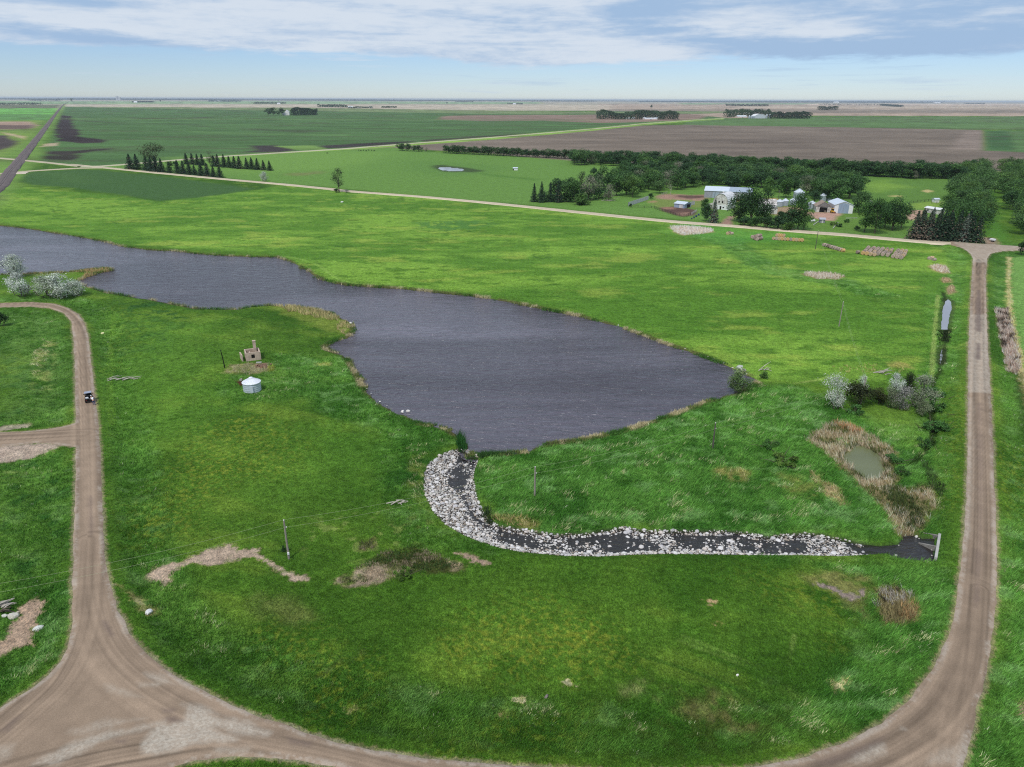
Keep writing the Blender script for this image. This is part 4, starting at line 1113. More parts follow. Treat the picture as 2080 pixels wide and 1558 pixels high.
GRASSM = attr_mat('grass_blades', .8, .1, trans=.35)
_n = 270000
r_ = np.exp(RNG.uniform(math.log(48), math.log(270), _n)); t_ = RNG.uniform(R(-49), R(49), _n)
x_, y_ = r_ * np.sin(t_), r_ * np.cos(t_)
f_ = surf(x_, y_)
ok = (f_['rs'] > .35) & (f_['dl'] > .9) & (f_['ds'] < -.15) & (f_['bare'] < .55 * RNG.uniform(.5, 1.5, _n)) & (sdf(x_, y_, POND, 5) > .4) & (sdf(x_, y_, DITCHP, 5) > .3)
x_, y_ = x_[ok], y_[ok]; f_ = {k: v[ok] for k, v in f_.items()}
tl = f_['tall']; n_ = len(x_)
cl = f_['col'] * (1.3 + .35 * f_['tall'])[:, None]
straw = (fbm(x_ / 4.5, y_ / 2.2, 3, 101) > .70) & (tl > .5) & (RNG.random(n_) < .24)
cl[straw] = LIN((198, 202, 146)) * 1.0
pale = (RNG.random(n_) < .004) & (tl > .3)
cl[pale] = LIN((196, 204, 160))
hh = .12 + tl * (.30 + .38 * f_['nc']) + .05 * (f_['nd']) + straw * .12
ww = .062 + .012 * tl + .02 * (r_[ok] / 100)
blade_object('meadow_grass', [blades(x_, y_, f_['z'], cl, hh, ww, .25 + .4 * tl, 5, .18 + .10 * tl)], GRASSM, 'green meadow grass and rank ditch grass with pale straw tufts')

REEDM = attr_mat('reed_blades', .85, .1, trans=.25)


def bed(px, rgb, h, per_m2, lean=.3, var=.25, mix=None, mixp=.3, ground=None, keep=None, patch=0.0, w=.09):
    P = GA(px) if not isinstance(px, np.ndarray) else px
    lo, hi = P.min(0) - 1, P.max(0) + 1
    n = int((hi - lo).prod() * per_m2); x = RNG.uniform(lo[0], hi[0], n); y = RNG.uniform(lo[1], hi[1], n)
    e = sdf(x, y, P, 4) + (fbm(x / 2, y / 2, 3, 111) - .5) * 1.8
    k = e < 0
    if patch: k &= fbm(x / 1.6, y / 1.6, 2, 112) > patch
    x, y = x[k], y[k]; f = surf(x, y)
    k = (f['rs'] > .5) & (f['dl'] > -.5) & ~((f['ds'] > .3) & (f['dw'] < -.6))
    for Q in (POND, DITCHP): k &= sdf(x, y, Q, 4) > -.15
    x, y = x[k], y[k]; z = np.maximum(f['z'][k], -.5)
    c = np.tile(LIN(rgb), (len(x), 1)) * (1 + (fbm(x / 1.5, y / 1.5, 3, 113)[:, None] - .5) * 2 * var)
    if mix is not None:
        q = fbm(x / 3.0, y / 3.0, 3, 114) + RNG.normal(0, .05, len(x)) > 1 - mixp - .12
        c[q] = LIN(mix)
    return blades(x, y, z, c * 1.5, np.full(len(x), h), w, lean, 4, .14, 1.15, wind=(-.5, -.3))


RP = zpts([(380, 960), (520, 840), (640, 770), (760, 770), (940, 850), (1060, 920), (1200, 1010), (1280, 1060), (1230, 1180), (1290, 1320), (1270, 1400), (1400, 1440), (1520, 1370), (1620, 1390), (1700, 1470), (1660, 1558), (1600, 1700), (1480, 1830), (1430, 1870),
           (1280, 1880), (1250, 1830), (1130, 1620), (1000, 1500), (860, 1340), (700, 1200), (560, 1060), (450, 990)], 1560, 700, 4.87)
beds = [bed(RP, (190, 172, 146), 1.15, 4.5, .7, mix=(86, 96, 52), mixp=.36),
        bed(zpts([(630, 760), (780, 770), (940, 850), (900, 880), (760, 850), (640, 810)], 1560, 700, 4.87), (186, 140, 104), 1.2, 5, .6),
        bed(zpts([(400, 1260), (470, 1250), (560, 1370), (680, 1420), (760, 1540), (820, 1620), (700, 1600), (560, 1480), (430, 1340)], 1560, 700, 4.87), (184, 164, 124), .8, 5, .9, patch=.42),
        bed([(1446, 962), (1470, 948), (1520, 955), (1535, 975), (1490, 984), (1460, 978)], (180, 164, 118), .7, 3, .9, patch=.5),
        bed([(1362, 460), (1390, 459), (1444, 464), (1449, 471), (1420, 476), (1388, 478), (1368, 471)], (214, 198, 182), 1.0, 3, .3, w=.16),
        bed([(1628, 558), (1650, 554), (1690, 556), (1716, 562), (1700, 568), (1660, 567)], (196, 178, 160), 1.1, 5, .3, w=.14),
        bed([(1890, 541), (1905, 538), (1926, 543), (1930, 552), (1915, 554), (1896, 549)], (200, 180, 162), .9, 4, .3, w=.14),
        bed([(1912, 566), (1927, 563), (1930, 571), (1916, 573)], (172, 148, 120), .8, 4, .3, w=.14), bed([(1924, 581), (1936, 577), (1940, 590), (1928, 595)], (168, 146, 120), .8, 4, .3, w=.14),
        bed([(2023, 626), (2048, 624), (2056, 660), (2066, 700), (2074, 745), (2064, 757), (2048, 749), (2033, 690)], (186, 168, 156), 1.2, 5, .6, mix=(78, 66, 58), mixp=.24, w=.12),
        bed([(2050, 540), (2054, 590), (2062, 660), (2080, 730), (2100, 830), (2092, 830), (2070, 750), (2054, 680), (2048, 610)], (198, 184, 138), .7, 3, .5, patch=.4, w=.12),
        bed([(1780, 1200), (1800, 1184), (1840, 1186), (1855, 1204), (1838, 1222), (1800, 1222), (1780, 1226)], (168, 160, 148), 1.0, 9, .9, mix=(70, 66, 52), mixp=.3),
        bed([(1790, 1226), (1838, 1222), (1862, 1230), (1866, 1252), (1840, 1264), (1800, 1262)], (124, 114, 82), .9, 10, .2), bed([(1832, 1218), (1860, 1220), (1864, 1248), (1840, 1252)], (142, 116, 82), .9, 8, .2),
        bed([(560, 620), (600, 621), (650, 630), (690, 642), (686, 652), (640, 644), (590, 634)], (158, 146, 106), 1.1, 4, .3, w=.12),
        bed([(690, 655), (706, 652), (710, 672), (696, 678), (684, 668)], (160, 146, 106), .9, 4, .3, patch=.35, w=.12),
        bed([(130, 549), (190, 544), (228, 543), (222, 549), (196, 556), (172, 570), (162, 570), (176, 556)], (158, 136, 98), .9, 4, .3, w=.14, mix=(92, 110, 52), mixp=.3),
        bed([(-100, 553), (150, 548), (185, 544), (180, 549), (100, 556), (-100, 560)], (112, 118, 66), .8, 3, .3, w=.14, mix=(150, 134, 96), mixp=.3),
        bed(zpts([(280, 1230), (350, 1180), (480, 930), (420, 900), (300, 1000)], 0, 480, 4.33), (182, 176, 128), .5, 4, .8, patch=.47),
        bed([(838, 935), (866, 918), (860, 960), (856, 1000), (862, 1040), (840, 1010), (826, 960)], (176, 172, 124), .6, 4, .8, patch=.5),
        bed([(990, 1046), (1050, 1046), (1100, 1064), (1090, 1072), (1030, 1066)], (172, 150, 108), .6, 6, .5, patch=.4),
        bed([(1690, 745), (1760, 738), (1850, 740), (1850, 752), (1720, 760)], (170, 162, 104), .6, 3, .6, patch=.5),
        bed([(1900, 1010), (1920, 985), (1930, 1000), (1915, 1040)], (150, 160, 110), .6, 4, .6, patch=.4)]
# fringe of reeds along the water's edge
_e = np.nonzero((SF['dl'] > -.3) & (SF['dl'] < 1.3) & (SF['d'] < 520))[0]
_e = RNG.choice(_e, 22000); xe = GX[_e] + RNG.normal(0, .35, len(_e)); ye = GY[_e] + RNG.normal(0, .35, len(_e))
k_ = fbm(xe / 7, ye / 7, 3, 121) > np.where(ye > 205, .42, .53); xe, ye = xe[k_], ye[k_]
q_ = fbm(xe / 5, ye / 5, 2, 122)[:, None]
ce = np.where(q_ > .60, LIN((164, 154, 122)), np.where(q_ > .46, LIN((104, 112, 66)), LIN((62, 96, 42)))) * 1.4
beds.append(blades(xe, ye, np.full(len(xe), -.45), ce, np.where(ye > 205, 1.0, .65), .11, .2, 3, .15))
blade_object('dry_reeds', beds, REEDM, 'tan dry reeds fringing the ponds, ditches and lake shore')
gb = [bed([(929, 884), (937, 880), (946, 884), (948, 905), (944, 917), (930, 914)], (40, 78, 34), 1.8, 14, .1), bed([(972, 921), (990, 913), (1010, 914), (1050, 916), (1048, 922), (1000, 926), (976, 932)], (48, 74, 38), 1.1, 12, .1),
      bed([(1100, 902), (1150, 891), (1160, 894), (1110, 906)], (62, 66, 44), .8, 10, .1), bed([(975, 1030), (990, 1034), (1004, 1052), (1010, 1064), (990, 1062), (978, 1046)], (44, 60, 36), .9, 12, .1),
      bed(zpts([(1560, 1090), (1620, 1240), (1760, 1380), (1760, 1500), (1700, 1500), (1600, 1360)], 1560, 700, 4.87), (60, 76, 44), 1.0, 8, .4),
      bed([(1790, 985), (1830, 990), (1870, 1030), (1880, 1070), (1850, 1078), (1820, 1040)], (66, 78, 46), .9, 9, .3),
      bed([(1905, 672), (1930, 670), (1928, 694), (1910, 696)], (40, 50, 30), .6, 8, .1, w=.12),
      bed(zpts([(470, 400), (520, 340), (720, 240), (900, 230), (1100, 180), (1300, 260), (1500, 340), (1640, 410), (1300, 480), (1100, 460), (850, 400), (600, 400)], 660, 1080, 5.943), (62, 82, 42), .42, 13, .2, mix=(126, 116, 94), mixp=.32),
      bed(zpts([(110, 590), (220, 520), (400, 430), (700, 385), (950, 430), (900, 530), (700, 590), (480, 640), (300, 650)], 660, 1080, 5.943), (150, 136, 116), .4, 10, .3, mix=(84, 88, 58), mixp=.3, patch=.4),
      bed(zpts([(430, 130), (600, 95), (620, 180), (520, 230), (430, 200)], 660, 1080, 5.943), (134, 118, 100), .5, 12, .2, mix=(78, 84, 54), mixp=.3),
      bed([(480, 742), (545, 738), (560, 750), (515, 762), (465, 756)], (150, 144, 116), .5, 6, .2, patch=.35), bed([(545, 742), (560, 744), (558, 756), (546, 758)], (128, 138, 56), .8, 8, .2)]
blade_object('green_reeds', gb, REEDM, 'dark green reeds and weedy brush by the water and on the mounds')

# ------------------------------------------------------------------ stones of the outlet
STONEM = attr_mat('pale_fieldstone', .85, .2, .22, 6.0)


def ico():
    bm = bmesh.new(); bmesh.ops.create_icosphere(bm, subdivisions=2, radius=1)
    V = np.array([v.co[:] for v in bm.verts]); F = np.array([[v.index for v in f.verts] for f in bm.faces]); bm.free(); return V, F


IV, IF = ico()


def stone_shape(rng):
    V = IV.copy()
    for _ in range(7):
        n = rng.normal(size=3); n /= np.linalg.norm(n); c = rng.uniform(.62, .92)
        d = V @ n; V -= np.outer(np.clip(d - c, 0, None), n)
    V *= rng.uniform(.75, 1.15, 3) * np.array([1.1, 1, .72])
    V += rng.normal(0, .025, V.shape)
    return V


SHAPES = [stone_shape(RNG) for _ in range(10)]
step = .235
lo, hi = STREAM.min(0), STREAM.max(0)
gx, gy = np.meshgrid(np.arange(lo[0], hi[0], step), np.arange(lo[1], hi[1], step))
gx = gx.ravel() + RNG.uniform(-.5, .5, gx.size) * step; gy = gy.ravel() + RNG.uniform(-.5, .5, gy.size) * step
f_ = surf(gx, gy)
ds, dw = f_['ds'], f_['dw']
clump = fbm(gx / 3.2, gy / 3.2, 3, 131); c2 = vn(gx / .9, gy / .9, 132)
p = np.where(ds > .15, 1.0, 0) * np.where(dw > .5, .86, np.where(dw > -.3, .70, 0))
inw = (ds > .15) & (dw <= -.3)
weir = 1 - sm(np.abs(sdf(gx, gy, GA(zpts([(960, 370), (1130, 372), (1260, 410), (1390, 490), (1230, 510), (1080, 470), (980, 420)], 1300, 960, 3.06)), 6)), 0, .01)
wd = sdf(gx, gy, GA(zpts([(960, 370), (1130, 372), (1260, 410), (1400, 500), (1230, 515), (1060, 440)], 1300, 960, 3.06)), 6) < 0
p = np.where(inw, np.clip((clump - .47 + .10 * (gx < G(1000, 1050)[0])) * 2.8, .05, .66), p)
p = np.where(wd & (ds > .1), .7, p)
east = gx > G(1760, 1110)[0]
p = np.where(east, np.where(RNG.random(len(gx)) < .12, .4 * (dw > -.4) * (ds > .2), 0), p)
p = np.where((ds > 0) & (ds < .5) & (dw > .8), p * .85, p)
k_ = RNG.random(len(gx)) < p
gx, gy, ds, dw, gz = gx[k_], gy[k_], ds[k_], dw[k_], f_['z'][k_]
rad = np.clip(RNG.lognormal(math.log(.128), .42, len(gx)), .06, .40)
gz = np.maximum(gz, -.62 - rad * .35) + rad * .28
tone = RNG.uniform(.5, 1.08, len(gx))[:, None]
tint = np.where(RNG.random((len(gx), 1)) < .14, LIN((158, 146, 132)), np.where(RNG.random((len(gx), 1)) < .14, LIN((190, 178, 168)), np.where(RNG.random((len(gx), 1)) < .12, LIN((140, 138, 140)), LIN((208, 203, 197)))))
scol = np.clip(tint * tone * .95, 0, .85)
order = np.argsort(-rad / np.hypot(gx, gy))
NB = 280
SMESH = []
for i, sh in enumerate(SHAPES):
    t_ = LIN([(206, 202, 200), (194, 188, 184), (180, 176, 176), (194, 184, 176), (160, 158, 158)][i % 5])
    SMESH.append(np_mesh('stone', sh, IF, STONEM, np.tile(t_, (len(sh), 1))))
for i in order[:NB]:
    o = link('stone', SMESH[RNG.integers(len(SMESH))], None, (gx[i], gy[i], gz[i]))
    o.rotation_euler = (RNG.uniform(-.3, .3), RNG.uniform(-.3, .3), RNG.uniform(0, 6.28)); o.scale = (rad[i],) * 3
    tag(o, 'larger pale fieldstone among the stones lining the outlet stream', 'stone', 'larger stones lining the outlet stream')
Vs, Fs, Cs = [], [], []; off = 0
lowV, lowF = [], []
bm = bmesh.new(); bmesh.ops.create_icosphere(bm, subdivisions=1, radius=1)
LV = np.array([v.co[:] for v in bm.verts]); LF = np.array([[v.index for v in f.verts] for f in bm.faces]); bm.free()
for i in order[NB:]:
    V = LV * RNG.uniform(.8, 1.2, 3) * np.array([1.1, 1, .7]) + RNG.normal(0, .07, LV.shape)
    a = RNG.uniform(0, 6.28); c, s = math.cos(a), math.sin(a)
    V = V @ np.array([[c, s, 0], [-s, c, 0], [0, 0, 1]]) * rad[i] + (gx[i], gy[i], gz[i])
    Vs.append(V); Fs.append(LF + off); off += len(V); Cs.append(np.tile(scol[i], (len(V), 1)))
tag(link('riprap', np_mesh('riprap', np.concatenate(Vs), np.concatenate(Fs), STONEM, np.concatenate(Cs))), 'pale grey riprap stones covering the banks of the outlet stream', kind='stuff')
print('STONES', len(gx), 'GRASS', n_)


def rock(px, py, r, label, rgb=(204, 200, 196), flat_=1.0, group=None, rz=None, z=None):
    x, y = G(px, py); sh = SHAPES[RNG.integers(10)]
    me = np_mesh('boulder', sh * np.array([1, .75, flat_]), IF, STONEM, np.tile(LIN(rgb), (len(sh), 1)))
    o = link('boulder', me, None, (x, y, (zat(x, y) if z is None else z) + r * .3 * flat_))
    o.scale = (r,) * 3; o.rotation_euler = (0, 0, RNG.uniform(0, 6) if rz is None else rz)
    return tag(o, label, 'boulder', group)


rock(302, 1242, .5, 'white boulder lying alone in the grass just inside the road bend', (206, 204, 202))
rock(26, 1248, .62, 'pale boulder in the weeds west of the bare dirt patch', (190, 184, 172))
rock(76, 1270, .75, 'white slab standing on the grassy east edge of the bare dirt patch', (200, 200, 196), .55, rz=1.0)
rock(8, 1247, .5, 'flat white stone farthest west beside the bare dirt patch', (194, 192, 182), .5)
rock(34, 1241, .35, 'small tan stone touching the top of the bare dirt patch', (196, 182, 164))
rock(818, 834, .55, 'pale boulder at the lake edge, nearer the ruin of the pair', (214, 208, 204), z=-.4)
rock(829, 832, .45, 'whiter boulder at the lake edge standing out in the water', (206, 202, 198), z=-.45)
rock(1503, 745, 1.1, 'grey slab tipped against the bank at the corner of the lake', (170, 172, 164), .6, z=-.3)
rock(1509, 751, 1.0, 'pinkish slab beside the grey slab at the corner of the lake', (196, 184, 182), .6, z=-.4)
rock(1863, 1083, .3, 'round pale stone above the culvert pool', (204, 200, 192))
rock(712, 655, .5, 'white stone on the tip of the grassy point in the lake', (214, 210, 200), z=-.4)
rock(1110, 1415, .3, 'small dark stone alone in the mown meadow', (120, 110, 108))
rock(1498, 1371, .2, 'small white stone alone in the grass near the wheel tracks', (220, 216, 206))
rock(695, 411, 1.1, 'white lump lying in the pasture near the lone tall tree', (220, 220, 214), .6)

for i, (a, b) in enumerate(((1256, 661), (1290, 673), (1322, 684), (1336, 690), (1352, 695), (1371, 702), (1392, 709), (1420, 718), (1438, 725), (1449, 730), (1470, 738), (1488, 747), (1516, 760), (1192, 645), (1226, 653), (718, 750), (724, 757), (732, 770), (745, 790), (754, 800), (772, 816), (786, 824), (664, 706), (1290, 866), (1336, 849), (1300, 863))):
    me_ = SMESH[i % len(SMESH)]; x, y = G(a, b, -.4); o = link('stone', me_, None, (x, y, -.35)); o.scale = (RNG.uniform(.14, .32),) * 3; o.rotation_euler = (0, 0, RNG.uniform(0, 6))
    tag(o, 'single pale stone on the lake edge, apart from the stone channel', 'stone', 'stray stones along the lake edge')

# ------------------------------------------------------------------ trees and shrubs
TR = np.random.default_rng(21)
BARKM = pm('bark', S(92, 82, 72), .95, var=.35, scale=3, stretch=(1, 1, .3))
PALEBARK = pm('weathered_dead_wood', S(176, 168, 158), .9, var=.25, scale=2)
LEAFM = attr_mat('leaves', .65, .25, trans=.28)
NEEDM = attr_mat('needles', .75, .15, trans=.08)


def leaf_quads(c, out, size, col, rng, up=.5, jit=.8, aspect=.75):
    n = len(c)
    nr = out + rng.normal(0, jit, (n, 3)) + np.array([0, 0, up]); nr /= np.linalg.norm(nr, axis=1)[:, None]
    a = np.cross(nr, rng.normal(size=(n, 3))); a /= np.linalg.norm(a, axis=1)[:, None]; b = np.cross(nr, a)
    s = (size * rng.uniform(.6, 1.3, n))[:, None] / 2
    V = np.stack([c - a * s, c - b * s * aspect + nr * s * .15, c + a * s, c + b * s * aspect + nr * s * .15], 1).reshape(-1, 3)
    return V, np.repeat(col, 4, 0)


def crown_mesh(name, seed, h, w, base, nlobes, nleaf, size, rgb, mat=None, tone=.28, top=.5, shell=.55, squash=.8, lean=0.0, rgb2=None):
    """leaf clumps spread over lobes; returns mesh and lobe centres"""
    rng = np.random.default_rng(seed); L = []
    hc = (h - base) / 2; mid = base + hc
    for i in range(nlobes):
        t = rng.uniform(-1, 1); ring = math.sqrt(max(0, 1 - abs(t) ** 1.7)) * rng.uniform(.25, .8); a = i * 2.4 + rng.uniform(-.5, .5)
        z = mid + t * hc * .78
        L.append((math.cos(a) * ring * w / 2 + lean * (z - base), math.sin(a) * ring * w / 2, z, rng.uniform(.62, 1.1) * min(w, 2 * hc) * .5 / nlobes ** .28))
    L = np.array(L); pr = L[:, 3] ** 2; pr /= pr.sum()
    idx = rng.choice(len(L), nleaf, p=pr)
    d = rng.normal(size=(nleaf, 3)); d /= np.linalg.norm(d, axis=1)[:, None]
    r = L[idx, 3] * (shell + (1.08 - shell) * rng.random(nleaf) ** .6)
    # a second level of small clumps makes an uneven outline
    sub = rng.normal(0, .16, (nlobes * 14, 3)); si = rng.integers(0, 14, nleaf)
    c = L[idx, :3] + (d + sub[idx * 14 + si] * 1.4) * r[:, None] * np.array([1, 1, squash])
    c[:, 2] = np.maximum(c[:, 2], base * .55)
    lt = rng.uniform(1 - tone, 1 + tone, nlobes)[idx] * rng.uniform(1 - tone, 1 + tone, (nlobes, 14))[idx, si] * rng.uniform(.8, 1.2, nleaf)
    base_c = np.tile(LIN(rgb), (nleaf, 1))
    if rgb2 is not None:
        k = rng.random(nlobes)[idx] < .35; base_c[k] = LIN(rgb2)
    V, C = leaf_quads(c, d, np.full(nleaf, size), np.clip(base_c * (1.12 if rgb2 is None else 1.2) * lt[:, None], .003, .9), rng, .9)
    return np_mesh(name, V, np.arange(len(V)).reshape(-1, 4), mat or LEAFM, C), L


def trunk_mesh(name, seed, h, base, L, r0, mat, stems=1, lean=0.0, nlimb=7):
    rng = np.random.default_rng(seed + 500); mb = MB()
    for s in range(stems):
        a = s * 6.283 / stems + rng.uniform(0, 1); sx = (.3 if stems > 1 else 0) * math.cos(a); sy = (.3 if stems > 1 else 0) * math.sin(a)
        top = base + (h - base) * .62
        p = [(sx, sy, -.3), (sx * 2 + rng.normal(0, .06), sy * 2, base * .55), (sx * 4 + lean * base * .3 + rng.normal(0, .15), sy * 4 + rng.normal(0, .15), base + .2), (sx * 7 + lean * (top - base) + rng.normal(0, .3), sy * 7 + rng.normal(0, .3), top)]
        mb.tube(p, [r0, r0 * .8, r0 * .62, r0 * .2], 6)
    for q in L[rng.permutation(len(L))[:nlimb]]:
        z0 = base * rng.uniform(.75, 1.0) + .3 * max(0, q[2] - base) * rng.random()
        m = ((q[0] * .45), q[1] * .45, (z0 + q[2]) / 2 + .3)
        mb.tube([(lean * (z0 - base) * .5, 0, z0), m, (q[0], q[1], q[2] + q[3] * .3)], [r0 * .42, r0 * .28, r0 * .08], 5)
    me = bpy.data.meshes.new(name); me.from_pydata([tuple(v) for v in mb.v], [], mb.f); me.materials.append(mat); me.update()
    return me


def variety(kind, seeds, h, w, base, nl, nleaf, size, rgb, r0=.22, mat=None, bark=None, stems=1, **kw):
    out = []
    for i, s in enumerate(seeds):
        rng = np.random.default_rng(s); hh = h * rng.uniform(.94, 1.06); ww = w * rng.uniform(.92, 1.08)
        cr, L = crown_mesh('crown', s, hh, ww, base, nl, nleaf, size, rgb[i % len(rgb)] if isinstance(rgb, list) else rgb, mat, **kw)
        out.append((trunk_mesh('trunk', s, hh, base, L, r0, bark or BARKM, stems, kw.get('lean', 0)), cr))
    return (kind, out)


def spruce_pair(seed, h, w, rgb, brown=None):
    rng = np.random.default_rng(seed); C, O, K, Sz = [], [], [], []
    z = .35
    while z < h * .98:
        f = 1 - z / h; rr = w / 2 * (f ** .85) * rng.uniform(.88, 1.12); nb = int(7 + 12 * f); a0 = rng.uniform(0, 6)
        for b in range(nb):
            a = a0 + b * 6.283 / nb + rng.uniform(-.2, .2); ln = rr * rng.uniform(.75, 1.15); t = rng.uniform(.6, 1.25)
            for u in (.3, .55, .8, 1.0):
                p = np.array([math.cos(a) * ln * u, math.sin(a) * ln * u, z - ln * u * .28 + rng.normal(0, .08)])
                C.append(p); O.append([math.cos(a), math.sin(a), .6]); Sz.append(.5 + .35 * f)
                q = LIN(rgb)
                if brown and rng.random() < brown * (1.2 - z / h): q = LIN((104, 92, 80))
                K.append(q * t * rng.uniform(.8, 1.2))
        z += .42 + .25 * f
    C.append(np.array([0, 0, h])); O.append([0, 0, 1]); K.append(LIN(rgb)); Sz.append(.4)
    V, Cc = leaf_quads(np.array(C), np.array(O), np.array(Sz) * h / 10, np.clip(np.array(K), .003, .9), rng, .2, .45, .6)
    cr = np_mesh('crown', V, np.arange(len(V)).reshape(-1, 4), NEEDM, Cc)
    mb = MB(); mb.tube([(0, 0, -.3), (0, 0, h * .5), (0, 0, h * .97)], [.2, .13, .03], 6)
    me = bpy.data.meshes.new('trunk'); me.from_pydata([tuple(v) for v in mb.v], [], mb.f); me.materials.append(BARKM)
    return me, cr


GREENS = [(56, 88, 44), (50, 80, 44), (64, 96, 46), (54, 84, 48), (68, 98, 52), (60, 92, 40)]
DECID = variety('deciduous_tree', range(1, 9), 11, 9.5, 2.0, 13, 1900, .66, GREENS, .24)
LIGHT = variety('deciduous_tree', range(11, 16), 11, 10, 1.6, 14, 1600, .62, [(80, 114, 52), (72, 106, 52), (88, 120, 56), (66, 100, 48), (78, 108, 58)], .24)
ROWT = variety('deciduous_tree', range(31, 36), 9, 8, 2.2, 9, 900, .7, [(58, 86, 46), (64, 94, 50), (54, 80, 46)], .2)
GREY = variety('deciduous_tree', range(41, 44), 10.5, 8.5, 1.6, 11, 900, .5, [(104, 112, 86), (116, 116, 98), (92, 104, 76)], .22, shell=.3)
OPEN = variety('deciduous_tree', range(51, 53), 15, 10.5, 2.8, 12, 1300, .5, [(58, 74, 44), (70, 82, 52)], .38, shell=.35, tone=.35)
BIGT = variety('deciduous_tree', range(61, 65), 14, 12, 1.6, 17, 2800, .6, [(40, 66, 34), (52, 84, 38), (44, 74, 34), (64, 98, 44)], .32)
SILV = variety('silver_willow', range(71, 75), 5.5, 5.6, .5, 22, 2600, .24, [(176, 182, 170), (168, 175, 162), (182, 187, 178), (162, 170, 152)], .13, stems=3, tone=.36, shell=.3, squash=1.0)
SILT = variety('silver_willow', range(76, 78), 7, 5.8, 1.0, 18, 2400, .24, [(188, 192, 180), (180, 186, 172)], .15, stems=2, tone=.3, shell=.3, squash=1.0, lean=.12)
GREYB = variety('grey_shrub', range(81, 84), 5, 5.2, .4, 12, 2300, .22, [(122, 130, 106), (134, 132, 126), (112, 122, 92)], .11, stems=3, shell=.3, tone=.25)
WILLB = variety('willow_bush', range(86, 88), 4.8, 5.0, .4, 13, 2600, .24, [(84, 108, 58), (66, 90, 48)], .11, stems=4, shell=.35, tone=.32, rgb2=(112, 130, 86))
JUNI = variety('juniper_bush', range(91, 94), 4.6, 5.6, .2, 12, 3200, .24, [(44, 52, 26), (54, 60, 30), (38, 48, 26)], .15, mat=NEEDM, tone=.32)
LOWB = variety('low_bush', range(95, 99), 1.2, 3.4, .05, 9, 1400, .17, [(84, 112, 44), (62, 98, 42), (72, 112, 54), (54, 88, 42)], .06, stems=3, tone=.3)
BUSH = variety('bush', range(101, 105), 3.6, 4.2, .2, 10, 1100, .36, [(52, 84, 36), (44, 72, 34), (70, 100, 44), (48, 78, 46)], .1, stems=3)
SPRU = ('spruce', [spruce_pair(s, 10, 5.2, c, b) for s, c, b in ((201, (42, 62, 44), 0), (202, (46, 68, 46), 0), (203, (38, 58, 42), 0), (204, (40, 62, 46), .15))])
SPRB = ('spruce', [spruce_pair(s, 10, 5.6, c, b) for s, c, b in ((211, (62, 76, 62), .55), (212, (44, 64, 46), .2), (213, (84, 96, 84), .25), (214, (38, 58, 40), .1))])
NTREE = 0


def plant(var, xy, h, label, cat, group=None, w=1.0, name=None, z=None, v=None):
    global NTREE
    kind, ms = var; i = NTREE if v is None else v; tm, cm = ms[i % len(ms)]; NTREE += 1
    hh = max(q.co.z for q in cm.vertices[:1]) if False else cm.get('h')
    if hh is None:
        co = np.empty(len(cm.vertices) * 3, np.float32); cm.vertices.foreach_get('co', co); hh = float(np.percentile(co[2::3], 99.5)); cm['h'] = hh
    s = h / hh; x, y = xy
    zz = z if z is not None else (zat(x, y) if math.hypot(x, y) < 300 else 0.0)
    o = thing(name or kind, label, cat, (x, y, zz), TR.uniform(0, 6.28), group)
    o.scale = (s * w, s * w, s)
    link('trunk', tm, o); link('crown', cm, o)
    return o


def along(px, step, jit=.25):
    P = GA(px); L = np.concatenate([[0], np.cumsum(np.hypot(*np.diff(P, axis=0).T))]); s = 0; out = []
    while s < L[-1]:
        q = s + TR.uniform(-jit, jit) * step; out.append((np.interp(q, L, P[:, 0]), np.interp(q, L, P[:, 1]))); s += step
    return out


def scatter(px, gap, most):
    P = GA(px); lo, hi = P.min(0), P.max(0); out = []
    for _ in range(9000):
        q = TR.uniform(lo, hi)
        if inside(q[:1], q[1:], P)[0] and all((q[0] - a) ** 2 + (q[1] - b) ** 2 > gap * gap for a, b in out): out.append(tuple(q))
        if len(out) >= most: break
    return out


pxh = lambda px, py, n: n * (math.hypot(*G(px, py)) ** 2 + 3600) ** .5 / FPX / .96     # n photo pixels as metres at that spot
# the long row bordering the ploughed field
for x, y in along([(905, 311), (1040, 317.5), (1160, 323)], 6.6):
    plant(ROWT, (x, y), TR.uniform(7.5, 10.5), 'green tree in the thin row between the pasture and the ploughed field', 'tree', 'trees of the thin field row', w=1.6)
for x, y in along([(811, 306), (858, 308.5)], 8):
    plant(ROWT, (x, y), TR.uniform(7, 9.5), 'small green tree in the short clump where the row meets the section road', 'tree', 'trees of the short clump by the section road', w=1.1)
plant(GREY, G(866, 308.8), 5.5, 'pale grey tree in the gap between the clump and the thin field row', 'tree')
for k in range(3):
    for x, y in along([(1165, 327 + k * 3.2), (1400, 336 + k * 2.2), (1560, 344 + k * 2), (1683, 351 + k), (1856, 361 + k)], 9.6):
        plant(GREY if TR.random() < .05 else DECID, (x + TR.normal(0, 1), y + TR.normal(0, 1.5)), TR.uniform(10, 13.5) * (1 if k else .95), 'dense green tree in the long windbreak behind the farm, along the brown field', 'tree', 'trees of the long windbreak', w=1.4)
for k in range(2):
    for x, y in along([(1864, 357 + k * 5), (1945, 360 + k * 4)], 9):
        plant(DECID, (x, y), TR.uniform(11, 13.5), 'dark green tree in the windbreak stretch east of its gap, beside the far lane trees', 'tree', 'trees of the windbreak east of its gap', w=1.35)
plant(GREY, G(1858, 364), 7, 'pale leafless-looking tree in the gap of the long windbreak', 'tree')
for x, y in along([(1740, 352), (1830, 358)], 12):
    plant(LIGHT, (x, y - 4), TR.uniform(7, 9), 'lower lighter green tree standing out before the long windbreak', 'tree', 'lower trees before the windbreak')
